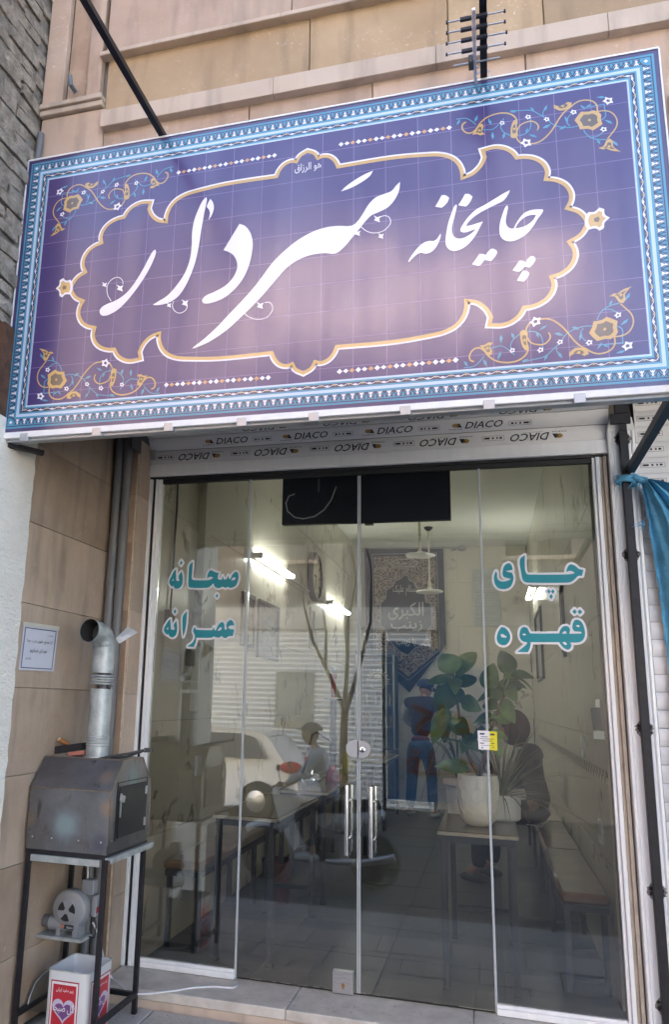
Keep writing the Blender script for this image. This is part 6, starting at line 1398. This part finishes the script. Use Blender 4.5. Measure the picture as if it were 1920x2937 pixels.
for sg in (-1, 1): limb(body, be, 3, [(*arms[sg][0], .036), (*arms[sg][1], .034), (*arms[sg][2], .030)])
skin('body', body, be, m_skin, man)
tr_ = [(*B3(0, 0, .93), .135, .105), (*B3(0, 0, .85), .135, .105)]; te = [(0, 1)]
for sg in (-1, 1): limb(tr_, te, 1, [(*B3(sg*.10, .0, .78), .098), (*B3(sg*.13, .03, .46), .075), (*B3(sg*.15, .0, .09), .066)])
skin('trousers', tr_, te, m_jean, man)
jk = [(*B3(0, .0, .93), .142, .108), (*B3(0, .02, 1.06), .14, .105), (*B3(0, .05, 1.22), .158, .115), (*B3(0, .08, 1.35), .145, .098), (*B3(0, .11, 1.41), .07, .07)]; je = [(0, 1), (1, 2), (2, 3), (3, 4)]
for sg in (-1, 1): limb(jk, je, 3, [(*arms[sg][0], .072), (*arms[sg][0].lerp(arms[sg][1], .3), .066)])
J = skin('jacket', jk, je, m_jk, man)
for sg in (-1, 1):
    L, E = [(*arms[sg][0]+s_*sg*.012, .080), (*arms[sg][0].lerp(arms[sg][1], .5), .072), (*arms[sg][1], .058), (*arms[sg][1].lerp(arms[sg][2], .55), .050), (*arms[sg][1].lerp(arms[sg][2], .9), .045)], [(0, 1), (1, 2), (2, 3), (3, 4)]
    sl = skin('sleeve', L, E, m_jw, man)
    for k, t in enumerate((.45, .6, .75)):
        p = arms[sg][1].lerp(arms[sg][2], t); d = (arms[sg][2]-arms[sg][1]).normalized(); G().tube([p-d*.008, p+d*.008], .056-.006*k, 14, cap=False).build('stripe', mat('stripe_navy', (.03, .04, .10), .7), sl, 60)
    L = [(*arms[sg][0]+s_*(-sg*.05)+Vector((0, 0, .02)), .064), (*arms[sg][0].lerp(arms[sg][1], .35)+s_*(-sg*.03), .062)]
    skin('shoulder_panel', L, [(0, 1)], m_jr, man)
    hand(man, arms[sg][2], (arms[sg][2]-arms[sg][1]), s_*(-sg)+Vector((0, 0, -.3)))
skin('shirt_hem', [(*B3(0, 0, .97), .140, .106), (*B3(0, 0, .86), .146, .112)], [(0, 1)], m_maroon, man)
h = head(man, B3(0, .20, 1.535), (f_+Vector((0, 0, -.6))), .105)
hc = B3(0, .18, 1.565)
g = G().ball(hc, .112, 20, 10, (1, 1, .85)); g.f = [fc for fc in g.f if all(g.v[i][2] > hc.z-.005 for i in fc)]; g.build('cap', mat('cap_blue', (.03, .04, .10), .8), man, 70)
G().obox(hc+f_*.13+Vector((0, 0, -.03)), s_*.07, f_*.06+Vector((0, 0, -.03)), Vector((0, 0, .005))).build('cap_brim', MATS['cap_blue'], man)
for sg in (-1, 1):
    c = B3(sg*.16, .06, .0); g = G().ball(c+Vector((0, 0, .035)), 1, 14, 8, (.05, .05, .036)); g.v = [tuple(Vector(v)+f_*((Vector(v)-c).dot(f_))*1.7) for v in g.v]; g.v = [(a, b, max(.006, z)) for a, b, z in g.v]; sh_ = g.build('slipper', mat('slipper_grey', (.34, .36, .38), .7), man, 60)
    for k in (0, 1, 2): G().tube([c+s_*.045+f_*(.02+.03*k)+Vector((0, 0, .04)), c+f_*(.02+.03*k)+Vector((0, 0, .075)), c-s_*.045+f_*(.02+.03*k)+Vector((0, 0, .04))], .006, 6).build('strap', m_dkgrey, sh_, 60)
# --- seated person on the right bench
sxp, syp = .98, 2.75
sit = thing('person', 'person in a maroon hood and dark striped jacket sitting on the right bench', 'person', (sxp, syp, 0))
F2 = Vector((-.85, .35, 0)).normalized(); S2 = Vector((F2.y, -F2.x, 0)); D3 = lambda a, b, z: Vector((sxp, syp, 0))+S2*a+F2*b+Vector((0, 0, z))
bd = [(*D3(0, .0, .545), .08, .07), (*D3(0, .02, .68), .08, .07), (*D3(0, .06, .85), .09, .07), (*D3(0, .10, .97), .08, .06), (*D3(0, .14, 1.04), .055), (*D3(0, .18, 1.09), .05)]; bE = [(i, i+1) for i in range(5)]
kn_ = {}
for sg in (-1, 1): limb(bd, bE, 0, [(*D3(sg*.09, .06, .535), .06), (*D3(sg*.14, .44, .52), .05), (*D3(sg*.14, .46, .12), .045), (*D3(sg*.14, .56, .045), .036)])
ar2 = {sg: [D3(sg*.18, .08, .98), D3(sg*.24, .16, .76), D3(sg*.12, .36, .72)] for sg in (-1, 1)}
for sg in (-1, 1): limb(bd, bE, 3, [(*ar2[sg][0], .034), (*ar2[sg][1], .034), (*ar2[sg][2], .03)])
skin('body', bd, bE, m_skin, sit)
tq = [(*D3(0, -.02, .60), .135, .11), (*D3(0, .0, .55), .135, .108)]; tE = [(0, 1)]
for sg in (-1, 1): limb(tq, tE, 1, [(*D3(sg*.09, .08, .545), .095), (*D3(sg*.14, .44, .53), .075), (*D3(sg*.14, .46, .10), .062)])
skin('trousers', tq, tE, mat('dark_trousers', (.03, .032, .045), .85), sit)
sj, sE = [(*D3(0, .0, .56), .118, .10), (*D3(0, .02, .70), .112, .095), (*D3(0, .06, .86), .125, .10), (*D3(0, .10, .985), .115, .088), (*D3(0, .13, 1.03), .065)], [(0, 1), (1, 2), (2, 3), (3, 4)]
for sg in (-1, 1): limb(sj, sE, 3, [(*ar2[sg][0], .066), (*ar2[sg][0].lerp(ar2[sg][1], .3), .06)])
skin('jacket', sj, sE, mat('jacket_plum', (.045, .03, .035), .85, var=.3, vs=9, bump=1., bs=18), sit)
for sg in (-1, 1):
    sl = skin('sleeve', [(*ar2[sg][0], .075), (*ar2[sg][0].lerp(ar2[sg][1], .5), .066), (*ar2[sg][1], .06), (*ar2[sg][1].lerp(ar2[sg][2], .9), .046)], [(0, 1), (1, 2), (2, 3)], MATS['jacket_plum'], sit)
    p = [ar2[sg][0]+S2*(-sg*.06)+Vector((0, 0, .05)), ar2[sg][0]+S2*(sg*.05)+Vector((0, 0, .05)), ar2[sg][0].lerp(ar2[sg][1], .5)+S2*(sg*.067), ar2[sg][1]+S2*(sg*.06)]
    G().tube(p, .012, 8).build('stripe', m_jw, sl, 60)
    hand(sit, ar2[sg][2], ar2[sg][2]-ar2[sg][1], Vector((0, 0, -1)))
head(sit, D3(0, .22, 1.165), F2+Vector((0, 0, -.35)), .1)
hc = D3(0, .19, 1.18); g = G().ball(hc, .128, 20, 12, (1, 1, 1.12)); g.f = [fc for fc in g.f if all((Vector(g.v[i])-hc).dot(F2) < .055 for i in fc)]; g.build('hood', mat('hood_maroon', (.10, .025, .03), .85), sit, 70)
for sg in (-1, 1):
    c = D3(sg*.14, .50, 0); g = G().ball(c+Vector((0, 0, .035)), 1, 12, 8, (.048, .048, .04)); g.v = [tuple(Vector(v)+F2*((Vector(v)-c).dot(F2))*1.6) for v in g.v]; g.v = [(a, b, max(.004, z)) for a, b, z in g.v]; g.build('shoe', m_dkgrey, sit, 60)

# ================================================================== across the street (seen in the glass and in the sheen of the sign)
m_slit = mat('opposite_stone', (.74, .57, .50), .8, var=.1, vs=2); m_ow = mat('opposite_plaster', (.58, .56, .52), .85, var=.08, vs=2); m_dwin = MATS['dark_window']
ob = thing('opposite_building', 'pale stone house across the street with rows of windows', 'building', (-1, -12, -.62))
YO = -12.0; ZS = -.62
G().box(-4.3, 2.7, YO-6, YO, 6.9, 9.5).build('upper_wall', m_slit, ob); G().box(-4.3, 2.7, YO-6, YO, 3.3, 6.899).build('wall', mat('mid_stone_dimmed', (.20, .18, .17), .85, var=.15, vs=3), ob); G().box(-6.9, 3.4, YO-6, YO, ZS, 3.299).build('ground_floor', mat('dark_render', (.20, .19, .18), .85, var=.2, vs=3), ob)  # lower storeys coloured darker to dim their reflection in the glass
for x in (-3.4, 1.6):
    for z in (4.2,):
        w_ = G().box(x-.6, x+.6, YO+.001, YO+.03, z, z+1.5).build('window', m_dwin, ob); G().box(x-.66, x+.66, YO+.0305, YO+.06, z-.08, z-.001).build('sill', m_pale, w_)
G().box(-4.4, 2.8, YO-.1, YO+.15, 9.5, 9.65).build('parapet', m_pale, ob)
osh = thing('opposite_shutter', 'wide white roller shutter across the street', 'shutter', (-3, YO+.05, ZS))
m_wsh = mat('white_shutter', (.76, .78, .78), .5)
n_ = 0; z = ZS+.02
base_slat = None
while z < 2.75:
    if base_slat is None: base_slat = G().add([(-6.2, YO+.06, z), (-.45, YO+.06, z), (-.45, YO+.085, z+.055), (-6.2, YO+.085, z+.055), (-6.2, YO+.06, z+.095), (-.45, YO+.06, z+.095), (-6.2, YO+.03, z), (-.45, YO+.03, z), (-6.2, YO+.03, z+.095), (-.45, YO+.03, z+.095)], [(0, 1, 2, 3), (3, 2, 5, 4), (6, 8, 9, 7), (0, 6, 7, 1), (4, 5, 9, 8), (0, 3, 4, 8, 6), (1, 7, 9, 5, 2)]).build('slat', m_wsh, osh)
    else: dup(base_slat, osh, (0, 0, .1*n_))
    n_ += 1; z += .1
G().box(-6.3, -.35, YO+.02, YO+.14, 2.76, 3.2).build('shutter_box', m_ow, osh)
po = thing('shutter_poster', 'grey printed poster stuck on the opposite shutter', 'poster', (-3.2, YO+.1, 1))
g = G().box(-3.55, -2.75, YO+.09, YO+.095, .8, 1.9).build('sheet', mat('poster_grey', (.34, .36, .34), .7, var=.3, vs=5), po)
G().box(-3.5, -2.8, YO+.0955, YO+.0965, .84, .93).build('caption', mat('poster_tan', (.42, .38, .30), .7), po)
lb_ = thing('left_house', 'darker brick house across the street beside the stone house', 'building', (-8, YO, ZS)); G().box(-16, -4.4, YO-6, YO-.2, 3.301, 10.8).build('upper_wall', mat('dark_brick', (.16, .12, .10), .9, var=.3, vs=6), lb_); G().box(-16, -6.95, YO-6, YO-.2, ZS, 3.3).build('wall', mat('dark_brick', (.16, .12, .10), .9, var=.3, vs=6), lb_); 
for x in (-14, -11.5, -9): G().box(x-.6, x+.6, YO-.199, YO-.17, 4, 5.6).build('window', m_dwin, lb_)
rb_ = thing('right_house', 'plastered house across the street with a grey door', 'building', (8, YO, ZS)); G().box(3.45, 14, YO-6, YO+.1, ZS, 4.6).build('wall', m_ow, rb_); G().box(4.2, 5.4, YO+.101, YO+.13, ZS, 1.8).build('door', mat('door_grey', (.2, .22, .24), .5), rb_)
for x in (7, 9.5): G().box(x-.6, x+.6, YO+.101, YO+.13, 2.2, 3.6).build('window', m_dwin, rb_)
# blue banner with red writing hung across the street
tb_ = thing('blue_cloth_banner', 'blue cloth with dark red writing hung on the opposite side', 'banner', (-.2, -9.4, 0))
V = []; nu, nv = 24, 20
for j in range(nv+1):
    for i in range(nu+1):
        u, v = i/nu, j/nv; V.append((-1.0+u*1.55, -9.4+.05*sin(u*14+v*3), 2.35-.45*u*u*(1-v)-v*2.5))
g = G().add(V, [(j*(nu+1)+i, j*(nu+1)+i+1, (j+1)*(nu+1)+i+1, (j+1)*(nu+1)+i) for j in range(nv) for i in range(nu)]); g.build('cloth', mat('banner_blue', (.03, .10, .22), .8), tb_, 60)
g = G(); put_text(g, shape('قلیه'), -.8, .15, 1.1, .5, lambda p: (-p[0]-.4, -9.32, p[1]), offset=.02); put_text(g, shape('کله'), -.75, .85, .95, .5, lambda p: (-p[0]-.4, -9.32, p[1]), offset=.02); g.build('lettering', mat('banner_red', (.09, .012, .01), .8), tb_)
for x in (-1.05, .6): G().tube([(x, -9.4, ZS), (x, -9.4, 2.5)], .03, 8).build('pole', m_blackm, tb_, 40)
# bare street tree
tree = thing('street_tree', 'bare pollarded tree with a pale trunk across the street', 'tree', (-1.75, -8.6, ZS))
m_bark = mat('pale_bark', (.085, .06, .047), .9, var=.45, vs=14, bump=1., bs=30)
G().tube([(-1.55, -8.6, ZS), (-1.58, -8.6, .6), (-1.55, -8.55, 1.25)], [.075, .06, .055], 10).build('trunk', m_bark, tree, 60)
for P in ([(-1.55, -8.55, 1.2), (-1.95, -8.5, 1.7), (-2.5, -8.5, 2.3), (-2.75, -8.4, 2.9)], [(-1.56, -8.55, 1.2), (-1.5, -8.6, 1.9), (-1.45, -8.5, 2.6), (-1.2, -8.5, 3.3)], [(-1.54, -8.55, 1.15), (-1.2, -8.6, 1.8), (-.85, -8.7, 2.6), (-.8, -8.6, 3.4)], [(-2.1, -8.5, 1.85), (-2.05, -8.4, 2.4), (-2.2, -8.3, 3.0)], [(-1.48, -8.55, 2.2), (-1.65, -8.6, 2.8), (-1.6, -8.6, 3.4)]):
    P = [(-1.55+(x+1.55)*.55, y, z) for x, y, z in P]
    G().tube(P, [.04, .032, .025, .016][:len(P)] if len(P) == 4 else [.03, .022, .015], 8).build('limb', m_bark, tree, 60)
random.seed(5)
def twig(p, d, r, n):
    P = [p]; q = p
    for k in range(3):
        d = (d+Vector((random.uniform(-.5, .5), random.uniform(-.3, .3), random.uniform(-.1, .4)))).normalized(); q = q+d*.22; P.append(q)
    G().tube(P, [r, r*.8, r*.55, r*.3], 6).build('twig', m_bark, tree, 60)
    if n:
        for k in (1, 2, 3): twig(P[k], (d+Vector((random.uniform(-1, 1), random.uniform(-.5, .5), .3))).normalized(), r*.6, n-1)
for e in ((-2.75, -8.4, 2.9), (-1.2, -8.5, 3.3), (-.8, -8.6, 3.4), (-2.2, -8.3, 3.0), (-1.6, -8.6, 3.4)): twig(Vector((-1.55+(e[0]+1.55)*.55, e[1], e[2])), Vector((0, 0, 1)), .022, 2)
# ------------------------------------------------------------------ parked car
def car(loc):
    x0, y0, z0 = loc; t = thing('parked_car', 'white hatchback parked across the street with red tail lamp', 'car', loc)
    m_car = mat('car_white', (.80, .82, .85), .25, coat=.6); P = lambda p: (x0+p[0], y0, z0+p[1])
    side_ = [(0, .35), (.02, .62), (.10, .80), (.30, .98), (.62, 1.36), (1.0, 1.44), (1.9, 1.44), (2.45, 1.22), (2.85, .92), (3.55, .82), (3.78, .62), (3.82, .35), (3.4, .22), (.4, .22)]
    out = smooth2(side_, n=3, sharp=50); n = len(out); V = []; ys = [(-.82, .90), (-.84, 1.0), (.84, 1.0), (.82, .90)]
    for yy, k in ((-.66, .0), (-.80, .6), (-.83, 1.0), (.83, 1.0), (.80, .6), (.66, 0)):
        for p in out:
            tz = max(0, p[1]-.85)/.6; V.append((x0-p[0]*1.0, y0+yy*(1-.20*tz), z0+p[1]+(0 if k else -.0)))
    F = [(i*n+j, i*n+(j+1) % n, (i+1)*n+(j+1) % n, (i+1)*n+j) for i in range(5) for j in range(n)]+[tuple(range(n)), tuple(range(5*n, 6*n))]
    G().add(V, F).build('body', m_car, t, 50)
    win = [(.58, .98), (.80, 1.32), (1.05, 1.38), (1.9, 1.38), (2.35, 1.18), (2.6, .98)]
    for sg in (1, -1):
        g = G().poly([win], lambda p: (x0-p[0], y0+sg*(.834*(1-.20*max(0, p[1]-.85)/.6)+.004), z0+p[1])); g.build('side_window', m_dwin, t)
        for wx_ in (.72, 3.05):
            w_ = G().lathe([(.13, -.10), (.29, -.10), (.31, -.05), (.31, .05), (.29, .10), (.13, .10)], (x0-wx_, y0+sg*.76, z0+.31), 24, 'Y').build('wheel', m_dark, t, 40)
            r_ = G().lathe([(.0001, .02), (.06, .02), (.17, .0)], (x0-wx_, y0+sg*.872, z0+.31), 20, 'Y').build('rim', m_satin, w_, 40)
    for sg in (1, -1): G().ball((x0-.17, y0+sg*.70, z0+.86), 1, 14, 8, (.20, .14, .10)).build('tail_lamp', mat('lamp_red', (.55, .012, .018), .15), t, 60)
    G().add([(x0-.34, y0-.55, z0+1.02), (x0-.34, y0+.55, z0+1.02), (x0-.60, y0+.5, z0+1.345), (x0-.60, y0-.5, z0+1.345)], [(0, 1, 2, 3)]).build('rear_window', m_dwin, t)
    G().box(x0-.06, x0+.03, y0-.62, y0+.62, z0+.34, z0+.52, .03).build('bumper', m_car, t)
car((-2.45, -10.2, ZS))
# ------------------------------------------------------------------ motorcycle and rider
def moto(loc):
    x0, y0, z0 = loc; t = thing('motorcycle', 'light motorcycle with grey bodywork standing in the street', 'motorcycle', loc); m_mb = mat('moto_grey', (.66, .68, .70), .3, coat=.5)
    P = lambda a, b, z: Vector((x0+a, y0+b, z0+z))
    for wx_ in (-.62, .62):
        w_ = G().lathe([(.20, -.04), (.255, -.045), (.28, -.02), (.28, .02), (.255, .045), (.20, .04)], P(wx_, 0, .281), 32, 'Y').build('wheel', m_dark, t, 40)
        g = G().lathe([(.205, -.03), (.205, .03), (.19, .03), (.19, -.03)], P(wx_, 0, .281), 28, 'Y')
        for k in range(5):
            a = tau*k/5; g.obox(P(wx_+.11*cos(a), 0, .281+.11*sin(a)), (.10*cos(a), 0, .10*sin(a)), (-.014*sin(a), 0, .014*cos(a)), (0, .012, 0))
        g.build('rim', m_satin, w_, 40)
    G().tube([P(-.62, .07, .28), P(-.52, .07, .62), P(-.42, .06, .98)], .022, 8).build('fork', m_blackm, t, 40); G().tube([P(-.62, -.07, .28), P(-.52, -.07, .62), P(-.42, -.06, .98)], .022, 8).build('fork', m_blackm, t, 40)
    g = G().prism([(-.40, .98), (-.30, .95), (-.18, .58), (-.10, .42), (-.26, .34), (-.42, .60), (-.50, .86)], lambda p: P(p[0], -.13, p[1]), (0, .26, 0)); g.build('leg_shield', m_mb, t)
    skin('tail_fairing', [(*P(-.05, 0, .68), .07, .10), (*P(.30, 0, .66), .09, .12), (*P(.75, 0, .78), .05, .07)], [(0, 1), (1, 2)], m_mb, t); skin('seat', [(*P(.0, 0, .76), .05, .12), (*P(.35, 0, .78), .055, .13), (*P(.70, 0, .84), .045, .10)], [(0, 1), (1, 2)], m_dark, t)
    skin('front_mudguard', [(*P(-.86, 0, .50), .02, .055), (*P(-.66, 0, .585), .025, .065), (*P(-.42, 0, .52), .02, .055)], [(0, 1), (1, 2)], m_mb, t)
    G().box(x0-.12, x0+.22, y0-.12, y0+.12, z0+.24, z0+.50, .04).build('engine', m_dkgrey, t); G().tube([P(.1, .13, .26), P(.5, .15, .28), P(.85, .16, .36)], [.025, .04, .045], 10).build('exhaust', m_satin, t, 40)
    G().tube([P(-.36, -.34, 1.03), P(-.40, -.12, 1.0), P(-.40, .12, 1.0), P(-.36, .34, 1.03)], .014, 8).build('handlebar', m_blackm, t, 40)
    for sg in (-1, 1): G().tube([P(-.40, sg*.2, 1.02), P(-.42, sg*.26, 1.18)], .006, 6).build('mirror_stalk', m_blackm, t, 40); G().ball(P(-.42, sg*.27, 1.22), 1, 12, 8, (.02, .055, .04)).build('mirror', m_dwin, t, 50)
    G().ball(P(-.47, 0, .92), .085, 14, 10).build('headlamp', m_gls, t, 50)
    # rider
    r = thing('person', 'person in a flat cap and blue coat sitting on the motorcycle', 'person', (x0+.1, y0, z0))
    Q = lambda a, b, z: P(a, b, z)
    L = [(*Q(.15, 0, .86), .08, .07), (*Q(.10, 0, 1.05), .08, .07), (*Q(.02, 0, 1.25), .09, .07), (*Q(-.03, 0, 1.36), .08, .06), (*Q(-.06, 0, 1.44), .055), (*Q(-.08, 0, 1.49), .05)]; E = [(i, i+1) for i in range(5)]
    for sg in (-1, 1): limb(L, E, 0, [(*Q(.08, sg*.12, .85), .085), (*Q(-.22, sg*.20, .74), .062), (*Q(-.02, sg*.19, .36), .045), (*Q(-.12, sg*.19, .29), .034)])
    aa = {sg: [Q(-.02, sg*.19, 1.36), Q(-.16, sg*.30, 1.14), Q(-.34, sg*.29, 1.05)] for sg in (-1, 1)}
    for sg in (-1, 1): limb(L, E, 3, [(*aa[sg][0], .034), (*aa[sg][1], .034), (*aa[sg][2], .03)])
    skin('body', L, E, m_skin, r)
    m_coat = mat('coat_blue', (.34, .40, .47), .85, bump=1., bs=18, var=.2, vs=10)
    ct, cE = [(*Q(.15, 0, .85), .13, .11), (*Q(.10, 0, 1.05), .125, .105), (*Q(.02, 0, 1.25), .14, .11), (*Q(-.03, 0, 1.37), .12, .09), (*Q(-.05, 0, 1.42), .065)], [(0, 1), (1, 2), (2, 3), (3, 4)]
    for sg in (-1, 1): limb(ct, cE, 3, [(*aa[sg][0], .068), (*aa[sg][0].lerp(aa[sg][1], .3), .062)])
    skin('coat', ct, cE, m_coat, r)
    for sg in (-1, 1): skin('sleeve', [(*aa[sg][0], .072), (*aa[sg][1], .058), (*aa[sg][1].lerp(aa[sg][2], .9), .046)], [(0, 1), (1, 2)], m_coat, r); hand(r, aa[sg][2], Vector((-1, 0, -.1)), Vector((0, 0, -1)))
    T_ = [(*Q(.15, 0, .86), .13, .11)]; TE = []
    for sg in (-1, 1): limb(T_, TE, 0, [(*Q(.08, sg*.12, .85), .098), (*Q(-.22, sg*.20, .745), .076), (*Q(-.03, sg*.19, .40), .066)])
    skin('trousers', T_, TE, mat('navy_trousers', (.025, .03, .05), .85), r)
    for sg in (-1, 1): g = G().ball(Q(-.10, sg*.19, .30), 1, 12, 8, (.14, .05, .055)); g.build('shoe', m_jw, r, 60)
    head(r, Q(-.12, 0, 1.585), (-1, 0, -.15), .102)
    hc = Q(-.10, 0, 1.63); g = G().ball(hc, .122, 18, 10, (1.05, .9, .72)); g.f = [fc for fc in g.f if all(g.v[i][2] > hc.z-.01 for i in fc)]; g.build('flat_cap', mat('cap_grey', (.05, .065, .09), .85), r, 70); G().obox(hc+Vector((-.12, 0, .0)), (.05, 0, -.012), (0, .07, 0), (0, 0, .008)).build('cap_brim', MATS['cap_grey'], r)
moto((-1.25, -5.2, ZS))
